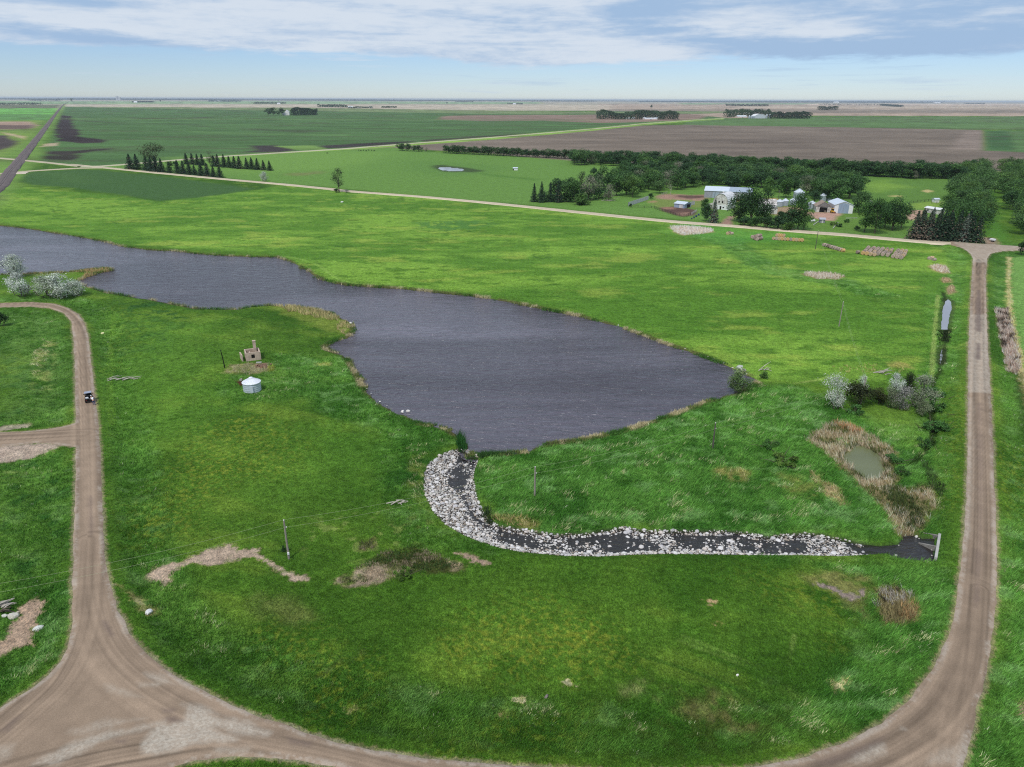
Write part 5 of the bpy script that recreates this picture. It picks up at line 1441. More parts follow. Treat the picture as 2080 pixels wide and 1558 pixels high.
# the wood west and north of the farmyard
WOOD = [(1240, 374), (1264, 354), (1330, 346), (1440, 350), (1560, 358), (1690, 366), (1742, 382), (1738, 402), (1700, 408), (1660, 402), (1640, 396), (1560, 392), (1536, 385), (1430, 383), (1352, 391), (1300, 398), (1255, 392)]
for x, y in scatter(WOOD, 9.2, 112):
    e = float(sdf(np.array([x]), np.array([y]), GA(WOOD), 30)[0]); r = TR.random()
    plant(GREY if r < .07 else (LIGHT if r < .3 else DECID), (x, y), TR.uniform(10, 13), 'green tree crowded in the wood behind the farm buildings', 'tree', 'trees of the wood behind the farm', w=1.35)
for px, py, hp, vr, lb in ((1085, 410, 34, SPRU, 'dark pointed evergreen at the west end of the wood'), (1100, 411, 38, SPRU, 'second dark evergreen from the west end of the wood, taller than the first'), (1118, 410, 36, SPRU, 'third dark evergreen from the west end of the wood'),
                           (1134, 411, 40, SPRU, 'fourth and tallest dark evergreen at the west end of the wood'), (1150, 410, 36, DECID, 'round dark tree just east of the four evergreens of the wood'),
                           (1166, 411, 40, DECID, 'dark tree with a tall crown behind the bright bush at the edge of the wood'), (1195, 408, 46, GREY, 'tall grey half-dead tree at the west edge of the wood'),
                           (1216, 404, 44, GREY, 'grey half-dead tree with bare twigs, east of the tallest grey one'), (1180, 402, 48, OPEN, 'tall open tree with a pale dead stem behind the grey trees'),
                           (1236, 408, 30, GREY, 'lower grey-green tree at the edge of the wood above the fallen branches'), (1252, 398, 38, DECID, 'dark tree between the grey trees and the board fence'),
                           (1284, 401, 40, LIGHT, 'mid green tree nearest the upper end of the board fence'), (1272, 396, 42, DECID, 'dark tree behind the mid green one at the board fence'),
                           (1340, 393, 26, LIGHT, 'small bright green tree beside the pink corral soil'), (1225, 385, 42, DECID, 'dark tree at the north west corner of the wood'), (1205, 380, 34, DECID, 'dark tree behind the grey trees on the pasture side'),
                           (1155, 398, 34, DECID, 'dark tree on the pasture side behind the four evergreens'), (1130, 400, 34, DECID, 'dark tree half hidden behind the four evergreens'),
                           (1180, 336, 30, LIGHT, 'green tree where the thin row meets the long windbreak')):
    plant(vr, G(px, py), pxh(px, py, hp), lb, 'tree', w=1.0)
plant(BUSH, G(1181, 416), pxh(1181, 416, 21), 'bright yellow-green bush at the foot of the wood', 'bush', w=1.5, v=2)
plant(BUSH, G(1281, 421), 2.2, 'small dark bush at the lower end of the board fence', 'bush')
plant(BUSH, G(1322, 404), 3.6, 'grey-green bush at the upper end of the board fence', 'bush')
# lane trees east of the farm
for x, y in scatter([(1942, 376), (1960, 350), (2000, 348), (2004, 372), (2006, 420), (2008, 455), (1990, 470), (1955, 466), (1925, 455), (1912, 440), (1932, 410)], 9.4, 48):
    plant(LIGHT if TR.random() < .85 else DECID, (x, y), TR.uniform(10.5, 13), 'leafy green tree in the belt west of the mown lane', 'tree', 'trees west of the mown lane', w=1.1)
for x, y in scatter([(2030, 347), (2080, 346), (2110, 492), (2052, 484), (2044, 440), (2036, 400)], 7.2, 40):
    plant(LIGHT if TR.random() < .9 else DECID, (x, y), TR.uniform(10.5, 13), 'leafy green tree in the belt east of the mown lane', 'tree', 'trees east of the mown lane', w=1.1)
for i, px in enumerate((1856, 1869, 1882, 1897, 1911, 1926, 1940, 1955, 1969, 1983)):
    py = 485.5 + i * .75
    plant(SPRB, G(px, py), pxh(px, py, 40 + 7 * TR.random()), ['browning grey spruce in the row behind the farm road near the junction', 'dark spruce in the row behind the farm road near the junction'][i > 2], 'tree', ['browning spruces near the junction', 'dark spruces near the junction'][i > 2], w=1.2, v=[0, 0, 0, 1, 3, 3, 1, 2, 3, 1][i])
for px, py in ((1868, 476), (1888, 474), (1905, 475), (1925, 478), (1944, 479), (1962, 480)):
    plant(SPRB, G(px, py), pxh(px, py, 42), 'spruce in the second line, behind the spruces near the junction', 'tree', 'second line of spruces near the junction', v=1 + (px % 3))
plant(BUSH, G(2079, 517), pxh(2079, 517, 22), 'dark bush at the field corner east of the road junction', 'bush', w=.9, v=1)
# trees of the farmyard
for px, py, hp, vr, w, v, lb in ((1500, 450, 52, BIGT, .9, 0, 'broad dark tree beside the farm driveway'), (1524, 453, 66, BIGT, 1.0, 2, 'tallest dark tree of the clump hiding the farmhouse'), (1547, 452, 56, BIGT, .85, 0, 'dark tree of the clump touching the white farmhouse'),
                                 (1620, 465, 62, BIGT, .75, 1, 'tall green tree before the grain bins'), (1632, 467, 38, LIGHT, .9, 1, 'lighter green tree at the foot of the tall one before the grain bins'), (1604, 466, 36, DECID, 1.1, 1, 'dark rounded tree between the farmhouse and the tall green tree'),
                                 (1755, 472, 52, BIGT, .9, 3, 'many-stemmed green tree by the farm road east of the garden'), (1776, 474, 58, BIGT, .9, 1, 'green tree with bare lower stems beside the many-stemmed one'), (1812, 468, 55, BIGT, .95, 2, 'round dark green tree west of the gravel yard'),
                                 (1830, 464, 44, LIGHT, 1.0, 3, 'lighter green tree at the edge of the gravel yard'), (1797, 462, 44, LIGHT, 1.0, 0, 'bright green tree between the two farm-road trees'), (1743, 432, 36, DECID, 1.0, 4, 'dark tree behind the white shed with the grey door'), (1700, 411, 40, LIGHT, 1.1, 1, 'grey-green tree behind the small brown garage'),
                                 (1724, 404, 40, DECID, 1.1, 0, 'dark tree at the east end of the wood'), (1680, 408, 30, DECID, 1.2, 2, 'dark tree between the bins and the small brown garage'), (1653, 416, 24, DECID, 1.2, 3, 'dark small tree behind the grain bins'),
                                 (1434, 450, 32, DECID, .8, 1, 'thin dark tree beside the snowy-tipped spruce'), (1432, 424, 18, BUSH, 1.0, 0, 'bush beside the old white barn'), (1560, 395, 30, LIGHT, 1.1, 0, 'bright green tree at the end of the long grey shed'), (1596, 402, 34, DECID, 1.1, 5, 'dark tree behind the small grain bins')):
    plant(vr, G(px, py), pxh(px, py, hp), lb, 'tree', w=w, v=v)
plant(SPRB, G(1449, 452), pxh(1449, 452, 43), 'spruce with pale tips standing before the old white barn', 'tree', w=.95, v=2)
for px, py, hp, w, v, lb in ((1512, 458, 16, 1.5, 3, 'grey-green low bush at the driveway end of the hedge along the farm road'), (1535, 461, 18, 1.5, 0, 'dark bush in the hedge along the farm road below the tallest dark tree'), (1558, 463, 20, 1.5, 1, 'dark bush in the hedge along the farm road below the farmhouse'),
                             (1580, 465, 22, 1.4, 3, 'bush in the hedge along the farm road, east of the farmhouse'), (1600, 468, 16, 1.4, 2, 'lighter bush at the east end of the hedge along the farm road'), (1585, 450, 18, 1.2, 1, 'dark bush beside the white porch of the farmhouse'), (1740, 468, 8, 1.2, 3, 'small bush in the lawn east of the garden')):
    plant(BUSH, G(px, py), pxh(px, py, hp), lb, 'bush', w=w, v=v)
plant(GREY, G(1636, 398), pxh(1636, 398, 36), 'bare grey tree rising behind the tall grain bin', 'tree', w=1.2)
for px, py, v in ((1721, 452, 1), (1705, 461, 3), (1694, 458, 0)):
    plant(LOWB, G(px, py), 1.8, ['young tree in the farm lawn north of the garden rail', 'low bush at the foot of the garden', 'weedy clump in the garden plot'][(1721, 1705, 1694).index(px)], 'bush', v=v)
# the two spruce rows beside the north road
Z7 = lambda a, b: (250 + a / 4.4255, 290 + b / 4.4255)
for x, yb, yt in ((68, 238, 130), (130, 240, 132), (215, 247, 145), (258, 255, 150), (302, 260, 150), (350, 265, 165), (420, 270, 190), (495, 274, 178), (545, 279, 185), (600, 285, 190), (645, 288, 215), (705, 295, 195), (760, 300, 203), (815, 307, 225), (872, 313, 222)):
    p = Z7(x, yb); plant(SPRU, G(*p), pxh(*p, (yb - yt) / 4.4255), 'dark spruce in the row along the north side of the farm road', 'tree', 'spruces of the roadside row', w=1.55)
for x, yb, yt in ((572, 192, 112), (625, 194, 112), (672, 200, 118), (715, 203, 120), (820, 211, 132), (855, 213, 122), (912, 220, 125), (958, 222, 138), (1005, 228, 138), (1050, 233, 138), (1115, 236, 152), (1160, 238, 150), (1210, 242, 155), (1265, 245, 170), (1320, 250, 175)):
    p = Z7(x, yb); plant(SPRU, G(*p), pxh(*p, (yb - yt) / 4.4255), 'dark spruce in the farther row across the pasture, behind the roadside row', 'tree', 'spruces of the farther row', w=1.55)
p = Z7(292, 235); plant(OPEN, G(*p), pxh(*p, 43), 'tall thin-leaved tree rising behind the roadside spruces', 'tree', w=1.05, v=1)
p = Z7(785, 208); plant(GREY, G(*p), pxh(*p, 25), 'grey-green tree among the spruces of the farther row', 'tree', w=1.1, v=2)
p = Z7(420, 205); plant(BUSH, G(*p), 4, 'low green bush behind the roadside spruces', 'bush', w=1.8, v=2)
p = Z7(470, 208); plant(BUSH, G(*p), 4, 'low green bush between the two spruce rows', 'bush', w=1.5, v=0)
p = Z7(1272, 347); plant(SILV, G(*p), pxh(*p, 17), 'round pale silver bush alone in the far pasture', 'bush', w=1.1)
plant(OPEN, G(689, 390), pxh(689, 390, 43), 'lone tall ragged tree beside the farm road', 'tree', w=.95, v=0)
plant(BUSH, G(684, 391), 2.6, 'low dark brush at the foot of the lone ragged tree', 'bush', w=1.6, v=1)
plant(GREYB, G(704, 391), 2.0, 'low grey brush just east of the lone ragged tree', 'bush', w=2.2, v=1)
# silver shrubs by the lake and the lane
for px, py, hp, w, lb in ((34, 562, 36, 1.2, 'silver willow standing nearest the water at the far left of the lake'), (45, 602, 40, 1.1, 'round silver willow between the water and the lane bend'), (96, 602, 36, 1.5, 'western half of the broad silver willow thicket above the lane'),
                          (124, 604, 41, 1.35, 'tallest middle part of the broad silver willow thicket above the lane'), (156, 601, 26, 1.6, 'low eastern end of the broad silver willow thicket above the lane')):
    plant(SILV, G(px, py), pxh(px, py, hp), lb, 'shrub', w=w)
plant(BUSH, G(24, 562), 2.0, 'small dark bush beside the waterside silver willow', 'bush', w=1.0, v=1)
plant(BUSH, G(3, 662), pxh(3, 662, 22), 'dark round bush west of the lane bend', 'bush', v=1)
plant(WILLB, G(1497, 797), pxh(1497, 797, 46), 'loose green willow bush at the near corner of the lake', 'bush', w=1.05, v=0)
plant(BUSH, G(1552, 768), 1.6, 'low olive bush on the bank east of the lake corner', 'bush', w=1.3, v=2)
plant(SILT, G(1697, 830), pxh(1697, 830, 64), 'white-leaved silver tree leaning over the tall grass', 'tree', w=.95, v=0)
plant(SILT, G(1747, 806), pxh(1747, 806, 42), 'small silver tree behind the dark juniper and the power pole', 'tree', w=.7, v=1)
plant(JUNI, G(1745, 822), pxh(1745, 822, 44), 'broad dark juniper behind the power pole', 'shrub', w=1.12, v=0)
plant(JUNI, G(1785, 821), pxh(1785, 821, 30), 'lower olive juniper beside the broad dark one', 'shrub', w=1.15, v=1)
plant(SILV, G(1817, 799), pxh(1817, 799, 38), 'silvery shrub at the back of the thicket by the ditch', 'shrub', w=.8, v=2)
plant(JUNI, G(1843, 796), pxh(1843, 796, 36), 'dark evergreen shrub at the back of the thicket by the ditch', 'shrub', w=.7, v=2)
plant(GREYB, G(1866, 826), pxh(1866, 826, 58), 'tall grey-green shrub of the thicket nearest the ditch', 'shrub', w=.95, v=0)
plant(GREYB, G(1832, 832), pxh(1832, 832, 44), 'lilac-grey shrub in the middle of the thicket by the ditch', 'shrub', w=1.0, v=1)
plant(GREYB, G(1810, 828), pxh(1810, 828, 36), 'green-grey shrub joining the junipers to the thicket', 'shrub', w=.9, v=2)
plant(GREYB, G(1872, 842), pxh(1872, 842, 28), 'low grey shrub in front of the tallest shrub of the thicket', 'shrub', w=1.0, v=2)
for px, py, hp, w, v, lb in ((1560, 908, 14, 1.2, 1, 'low dark green bush upslope of its yellow-green neighbour in the tall grass'), (1592, 940, 17, 1.25, 0, 'low yellow-green bush spreading in the tall grass'), (1735, 842, 16, .8, 2, 'small dark bush in the grass in front of the junipers'),
                             (1902, 800, 16, 1, 2, 'green weedy bush on the ditch bank below the ditch pools'), (1898, 826, 18, 1, 1, 'green weedy bush beside the tallest shrub of the thicket'), (1888, 866, 18, 1, 2, 'green weedy bush halfway down the ditch'), (1880, 900, 16, 1, 1, 'green weedy bush where the ditch bends'),
                             (1905, 868, 14, .9, 2, 'green weedy bush on the road side of the ditch'), (1818, 936, 15, .9, 2, 'green weedy bush near the lower end of the ditch'), (1830, 962, 14, .9, 1, 'green weedy bush east of the scummy pond'),
                             (822, 1173, 20, .7, 0, 'small dark green bush on the brown brush mound'), (578, 1120, 12, .6, 3, 'leafy weed clump at the foot of the nearest power pole')):
    plant(LOWB, G(px, py), pxh(px, py, hp), lb, 'bush', w=w, v=v)


def dead_tree(px, py, h, label, spread=.5, seed=0):
    rng = np.random.default_rng(seed); x, y = G(px, py); mb = MB()
    def br(p, d, ln, r, lv):
        q = p + d * ln; mb.tube([p, (p + q) / 2 + Vector(rng.normal(0, .05 * ln, 3)), q], [r, r * .75, r * .45], 5)
        if lv < 3:
            for _ in range(3):
                dd = (d + Vector(rng.normal(0, spread, 3)) + Vector((0, 0, .1))).normalized(); br(q, dd, ln * .62, r * .5, lv + 1)
    br(Vector((0, 0, -.2)), Vector((.05, 0, 1)), h * .38, h * .022, 0)
    o = mb.build('dead_tree', PALEBARK, None, (x, y, 0)); tag(o, label, 'tree'); return o


dead_tree(1362, 396, 9, 'bare white dead tree at the edge of the corral', .55, 5)
dead_tree(1184, 401, 12, 'bare pale dead stem among the trees at the west edge of the wood', .4, 6)


def branch_pile(px, py, ln, n, label, seed, rgb=PALEBARK, up=.25):
    rng = np.random.default_rng(seed); x, y = G(px, py); mb = MB()
    for _ in range(n):
        a = rng.normal(.1, .5); c = rng.normal(0, ln * .22, 2); l = rng.uniform(.3, 1) * ln
        p0 = Vector((c[0] - math.cos(a) * l / 2, c[1] * .5 - math.sin(a) * l / 2, .12)); p1 = Vector((c[0] + math.cos(a) * l / 2, c[1] * .5 + math.sin(a) * l / 2, .12 + rng.uniform(0, up) * l))
        mb.tube([p0, (p0 + p1) / 2 + Vector((0, 0, .15)), p1], [.11, .09, .03], 5)
    o = mb.build('fallen_branch', rgb, None, (x, y, zat(x, y))); return tag(o, label, 'branch')


branch_pile(258, 768, 5.5, 9, 'grey fallen branch with spread limbs lying in the grass east of the lane', 3)
branch_pile(1238, 408, 9, 8, 'pale fallen branch lying at the foot of the grey trees of the wood', 4)
branch_pile(1558, 752, 3, 5, 'bare branch sticking out of the bank east of the lake corner', 5, up=.8)
branch_pile(6, 1228, 2.4, 9, 'grey heap of twigs beside the bare dirt patch west of the lane', 6, up=.5)
branch_pile(816, 1022, 2.6, 6, 'grey twigs lying in the grass west of the stone channel', 7)
branch_pile(1800, 758, 4, 7, 'bare grey branch lying behind the thicket by the ditch', 8, up=.5)
branch_pile(12, 1237, 2.0, 7, 'dark twigs between the white stones west of the bare dirt patch', 9, BARKM, .6)

# far woods: leaf masses a kilometre and more away
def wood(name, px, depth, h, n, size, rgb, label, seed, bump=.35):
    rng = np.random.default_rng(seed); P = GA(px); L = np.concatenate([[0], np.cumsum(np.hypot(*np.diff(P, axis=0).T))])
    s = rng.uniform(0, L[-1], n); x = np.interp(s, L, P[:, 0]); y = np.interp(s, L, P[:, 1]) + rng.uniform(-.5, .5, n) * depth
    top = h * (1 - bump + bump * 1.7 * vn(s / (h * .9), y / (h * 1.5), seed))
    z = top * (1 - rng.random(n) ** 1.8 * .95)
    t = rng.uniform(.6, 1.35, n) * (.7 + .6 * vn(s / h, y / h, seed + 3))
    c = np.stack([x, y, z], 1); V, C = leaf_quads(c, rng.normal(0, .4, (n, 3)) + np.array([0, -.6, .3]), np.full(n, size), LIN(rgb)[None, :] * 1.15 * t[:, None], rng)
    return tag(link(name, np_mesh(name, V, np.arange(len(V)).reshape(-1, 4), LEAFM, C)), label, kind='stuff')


U_ = lambda px, d, h, n, sd: wood('undergrowth', px, d, h, n, .95, (50, 80, 42), 'dense green undergrowth filling the foot of the shelterbelt', sd, bump=.45)
U_([(900, 311), (1040, 317), (1165, 323)], 8, 5.5, 3600, 61)
U_([(811, 306), (860, 308.5)], 8, 5, 800, 62)
U_([(1160, 329), (1400, 338), (1560, 346), (1683, 353), (1850, 362)], 18, 9, 15000, 63)
U_([(1862, 359), (1948, 362)], 14, 9, 3000, 64)
U_([(1262, 360), (1440, 354), (1560, 362), (1700, 370)], 26, 8.5, 9000, 65)
U_([(1245, 382), (1340, 374), (1440, 370), (1560, 378), (1735, 390)], 30, 8.5, 11000, 66)
U_([(1092, 408), (1160, 409), (1240, 402)], 14, 6, 3000, 67)
U_([(1940, 380), (1975, 420), (1985, 462)], 26, 8, 3500, 68)
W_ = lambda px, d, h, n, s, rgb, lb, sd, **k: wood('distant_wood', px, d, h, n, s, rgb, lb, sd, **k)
W_([(1212, 241.5), (1270, 242.2), (1376, 242.6)], 60, 24, 7200, 3.6, (50, 74, 46), 'dark wood sheltering the white farm beyond the section road', 1)
W_([(1474, 238.5), (1530, 236.5), (1560, 238)], 90, 24, 5000, 3.6, (52, 74, 48), 'dark wood behind the white round-roofed barn of the far farm', 2)
W_([(1560, 240.5), (1644, 241)], 50, 20, 4200, 3.6, (46, 66, 44), 'dark wood east of the far farm with the round-roofed barn', 3)
W_([(593, 234.5), (644, 234)], 40, 24, 3600, 3.4, (46, 70, 48), 'dark grove beside the white house in the green crop field', 4)
W_([(1662, 224), (1700, 224)], 60, 22, 1400, 5, (48, 66, 46), 'small rounded grove alone in the tan fields', 5)
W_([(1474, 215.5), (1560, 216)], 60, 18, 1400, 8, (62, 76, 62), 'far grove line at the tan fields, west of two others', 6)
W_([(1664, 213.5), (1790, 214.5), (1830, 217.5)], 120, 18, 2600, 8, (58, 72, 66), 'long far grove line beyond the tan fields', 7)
W_([(646, 217.5), (705, 218.5)], 60, 18, 1300, 6, (56, 74, 56), 'far grove west of the pale farm buildings', 8)
W_([(706, 220), (757, 219.8)], 30, 10, 800, 5, (78, 92, 72), 'low far trees along the pale farm buildings', 9)
W_([(775, 219), (806, 219)], 30, 10, 500, 5, (70, 84, 64), 'row of small far trees alone in the field', 10)
W_([(517, 211), (580, 211)], 80, 17, 1200, 7, (54, 74, 56), 'far grove in the bright strip of fields', 11)
W_([(270, 208.4), (311, 208)], 80, 18, 900, 9, (58, 74, 64), 'far grove east of the railway', 12)
W_([(-120, 213), (0, 212.8), (86, 212.4)], 60, 15, 2200, 6, (46, 66, 44), 'dark grove west of the railway', 13)
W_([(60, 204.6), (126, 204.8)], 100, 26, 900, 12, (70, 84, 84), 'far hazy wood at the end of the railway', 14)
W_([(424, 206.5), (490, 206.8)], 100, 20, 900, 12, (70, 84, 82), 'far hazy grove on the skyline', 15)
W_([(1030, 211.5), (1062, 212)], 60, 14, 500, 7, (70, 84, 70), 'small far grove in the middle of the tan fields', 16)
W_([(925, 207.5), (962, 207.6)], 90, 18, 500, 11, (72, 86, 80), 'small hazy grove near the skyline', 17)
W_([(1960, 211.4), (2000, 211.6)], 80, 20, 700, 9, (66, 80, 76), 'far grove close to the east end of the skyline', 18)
_r = np.random.default_rng(77)
for i in range(15):
    x0 = _r.uniform(-150, 1900); ln = _r.uniform(200, 700); dy = _r.uniform(2.4, 5.0)
    yy = lambda x: 201.5 + (x - 1040) * math.tan(ROLL) + dy
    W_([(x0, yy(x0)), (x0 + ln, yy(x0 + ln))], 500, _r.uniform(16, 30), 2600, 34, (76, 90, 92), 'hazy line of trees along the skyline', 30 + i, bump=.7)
for px, py, hp, lb in ((146, 206.5, 5, 'lone far tree beside the end of the railway'), (326, 207.5, 3.5, 'lone tiny far tree west of the bright fields'), (908, 211.5, 3.5, 'lone far tree in the tan strip of fields'), (1323, 220, 6, 'lone far tree in the tan field beyond the section road')):
    plant(ROWT, G(px, py), pxh(px, py, hp), lb, 'tree', z=0)
for px, py, hp, lb in ((546, 234.5, 12, 'far round tree standing west of the white house in the crop field'), (556, 234.5, 13, 'far round tree beside the westernmost one near the white house'), (573, 234.5, 13, 'far tree close to the west wall of the white house in the crop field'), (566, 234.5, 8, 'low far tree between the round trees near the white house')):
    plant(ROWT, G(px, py), pxh(px, py, hp), lb, 'tree', z=0, w=1.3)

# ------------------------------------------------------------------ buildings
WHITE = pm('white_paint', S(222, 222, 224), .7, var=.08, scale=1.5)
OLDWHITE = pm('flaking_white_paint', S(214, 212, 208), .85, var=.12, scale=.9, col2=S(128, 118, 110))
GALV = pm('galvanised_steel', S(168, 176, 186), .45, .35, .12, 1.2, stretch=(1, 1, 3))
GALVR = pm('galvanised_roof', S(206, 212, 220), .45, .25, .08, 1.0)
GREYM = pm('grey_sheet_metal', S(150, 154, 160), .6, .15, .14, .8, stretch=(3, 3, .4))
BLUEM = pm('blue_grey_sheet_metal', S(150, 164, 186), .55, .15, .1, .8, stretch=(3, 3, .4))
ROOFL = pm('pale_metal_roof', S(204, 212, 222), .45, .2, .07, .8)
ROOFD = pm('darker_metal_roof', S(158, 170, 184), .5, .2, .09, .8)
BROWNR = pm('brown_shingles', S(150, 132, 118), .9, var=.25, scale=1.4)
GREYR = pm('grey_shingles', S(120, 116, 116), .9, var=.2, scale=1.4)
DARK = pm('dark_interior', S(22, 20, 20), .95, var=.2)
GLASSD = pm('dark_window_glass', S(34, 38, 44), .15, var=.1, spec=.6)
CONC = pm('concrete', S(168, 166, 160), .9, var=.12, scale=1.2, bump=.2)
STONEW = pm('pinkish_concrete_wall', S(186, 166, 150), .92, var=.2, scale=1.6, bump=.4)
WOODM = pm('weathered_wood', S(118, 108, 98), .9, var=.3, scale=2, stretch=(4, 4, .5))
PALEW = pm('pale_boards', S(196, 194, 196), .85, var=.2, scale=.7, stretch=(4, 4, .4))
DARKW = pm('dark_timber', S(58, 50, 46), .9, var=.3, scale=2)
BLACKM = pm('black_plastic', S(20, 20, 22), .5, var=.2)
RUBBER = pm('tyre_rubber', S(26, 25, 25), .85, var=.2)
GREYP = pm('grey_roof_panel', S(150, 154, 168), .4, .1, .08)
YELLOWM = pm('yellow_paint', S(214, 164, 40), .5, var=.12)
RUST = pm('rusty_iron', S(112, 74, 56), .9, var=.4, scale=3)
BLUED = pm('dark_blue_plastic', S(30, 42, 92), .5, var=.15)


def rz_of(a, b):
    A, B = G(*a), G(*b); return math.atan2(B[1] - A[1], B[0] - A[0])


def frame(a, b):
    """front edge from two traced points: middle of the front, length, turn"""
    A, B = np.array(G(*a)), np.array(G(*b)); return (A + B) / 2, float(np.hypot(*(B - A))), math.atan2(*(B - A)[::-1])


def gable(name, label, cat, mid, w, d, hw, hr, rz, wall, roof, ridge='depth', doors=(), windows=(), over=.35, roof2=None, group=None):
    """mid: middle of the front edge; w along the front, d backwards; ridge runs back ('depth') or along the front"""
    t = thing(name, label, cat, (mid[0], mid[1], 0), rz, group)
    m = MB()
    if ridge == 'depth':
        m.extrude_y([(-w / 2, -.2), (w / 2, -.2), (w / 2, hw), (0, hw + hr), (-w / 2, hw)], 0, d)
    else:
        pr = [(0, -.2), (d, -.2), (d, hw), (d / 2, hw + hr), (0, hw)]
        m.loft([[(-w / 2, y, z) for y, z in pr], [(w / 2, y, z) for y, z in pr]])
    m.build('wall', wall, t)
    th = .16; spans = [(None, roof)] if roof2 is None else [((0, .52), roof), ((.52, 1), roof2)]
    for sp, mt in spans:
        r = MB()
        if ridge == 'depth':
            k = hr / (w / 2)
            for s in (-1, 1):
                e = w / 2 + over
                p = [(s * e, hw - over * k + .03), (0, hw + hr + .03), (0, hw + hr + .03 + th), (s * e, hw - over * k + .03 + th)]
                r.extrude_y(p, -over, d + over)
        else:
            k = hr / (d / 2); x0, x1 = -w / 2 - over, w / 2 + over
            if sp: x0, x1 = x0 + (x1 - x0) * sp[0], x0 + (x1 - x0) * sp[1]
            for s in (0, 1):
                ye = -over if s == 0 else d + over
                pr = [(ye, hw - over * k + .03), (d / 2, hw + hr + .03), (d / 2, hw + hr + .03 + th), (ye, hw - over * k + .03 + th)]
                r.loft([[(x0, y, z) for y, z in pr], [(x1, y, z) for y, z in pr]])
        r.build('roof', mt, t)
    for (x, z0, ww, hh, mt) in doors:
        q = MB(); q.box((x, -.04, z0 + hh / 2), (ww, .12, hh)); q.build('door', mt, t)
    for (x, z0, ww, hh) in windows:
        f = MB()
        for sx in (-1, 1): f.box((x + sx * (ww / 2 + .05), -.05, z0 + hh / 2), (.1, .14, hh + .2))
        for sz in (0, 1): f.box((x, -.05, z0 + sz * hh + (.05 if sz else -.05)), (ww, .13, .1))
        fo = f.build('window', WHITE, t)
        p = MB(); p.box((x, -.02, z0 + hh / 2), (ww, .06, hh)); p.build('pane', GLASSD, fo)
    return t


# the long shed, two roof tones
mid, w, rz = frame((1430, 401), (1525, 405.5))
gable('machine_shed', 'long low grey metal shed with a two-tone pale roof behind the old barn', 'shed', mid, w, 13, 4.4, 2.2, rz, GREYM, ROOFL, 'along', [(-w * .25, 0, 4, 3.6, ROOFD), (w * .02, 0, .5, 4.2, DARK), (-w * .27, 0, .2, 4.2, DARKW)], roof2=ROOFD)
# arched old barn with a lean-to
mid, w, rz = frame((1448, 424), (1477, 427))
t = thing('old_barn', 'white flaking old barn with an arched roof and a small vent on its ridge', 'barn', (mid[0], mid[1], 0), rz + .08)
w = max(w, 8.6); hw, hr, d = 2.7, 6.2, 13
arch = [(w / 2 * math.cos(a) ** .85 if math.cos(a) > 0 else 0, hw + hr * (math.sin(a) ** 1.05)) for a in np.linspace(0, math.pi / 2, 9)]
arch[-1] = (0, hw + hr + .1)
prof = [(-w / 2, -.2), (w / 2, -.2)] + arch + [(-x, z) for x, z in arch[-2::-1]]
m = MB(); m.extrude_y(prof, 0, d); m.build('wall', OLDWHITE, t)
m = MB()
for s in (-1, 1):
    for i in range(len(arch) - 1):
        (x0, z0), (x1, z1) = arch[i], arch[i + 1]
        m.extrude_y([(s * (x0 + .04), z0 + .04), (s * (x1 + .04), z1 + .05), (s * (x1 + .04), z1 + .22), (s * (x0 + .22), z0 + .14)], -.3, d + .3)
m.build('roof', pm('weathered_white_roof', S(206, 206, 208), .8, var=.12, scale=1.0), t)
m = MB(); m.extrude_y([(-w / 2, -.1), (w / 2, -.1), (w / 2, hw - .1), (-w / 2, hw - .1)], -.06, -.01); m.build('lower_boarding', WHITE, t)
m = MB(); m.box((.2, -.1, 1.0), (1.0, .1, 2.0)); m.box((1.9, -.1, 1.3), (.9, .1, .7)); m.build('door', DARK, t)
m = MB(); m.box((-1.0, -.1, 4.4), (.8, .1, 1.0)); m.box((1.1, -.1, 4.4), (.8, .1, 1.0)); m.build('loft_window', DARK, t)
m = MB(); m.lathe([(.45, hw + hr - .1), (.45, hw + hr + .9), (.6, hw + hr + .95), (.1, hw + hr + 1.4)], 10, (0, d * .2, 0)); m.build('roof_vent', OLDWHITE, t)
m = MB(); m.extrude_y([(-w / 2 - 5, -.2), (-w / 2 - .02, -.2), (-w / 2 - .02, 3.4), (-w / 2 - 5, 1.9)], .5, 7); m.build('lean_to', OLDWHITE, t)
# cattle shed in the corral
mid, w, rz = frame((1368, 421.3), (1391, 423))
t = gable('cattle_shed', 'small blue-grey metal cattle shed in the corral', 'shed', mid, 7.0, 7.5, 2.3, 1.0, rz - .25, BLUEM, ROOFL, 'along', [(1.2, 0, 2.4, 2.2, PALEW)])
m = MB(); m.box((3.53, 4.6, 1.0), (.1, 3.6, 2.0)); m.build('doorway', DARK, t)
# small brown garage, open front
mid, w, rz = frame((1658, 430.5), (1686, 431.5))
t = gable('garage', 'small open-fronted garage with a brown roof and peeling white posts', 'garage', mid, 8.2, 9.5, 3.2, 2.5, rz, OLDWHITE, BROWNR, 'depth')
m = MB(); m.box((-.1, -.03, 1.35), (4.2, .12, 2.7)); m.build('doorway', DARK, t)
m = MB(); m.extrude_y([(-4.0, 3.25), (4.0, 3.25), (0, 5.55)], -.42, -.37); m.build('gable_boarding', GREYR, t)
for x in (-3.9, -3.2, -2.5, 2.3, 3.0, 3.8):
    m = MB(); m.box((x, -.15, 1.55), (.25, .2, 3.1)); m.build('post', OLDWHITE, t)
m = MB(); m.box((.9, -.5, .5), (.9, .8, 1.0)); m.build('stored_box', WOODM, t)
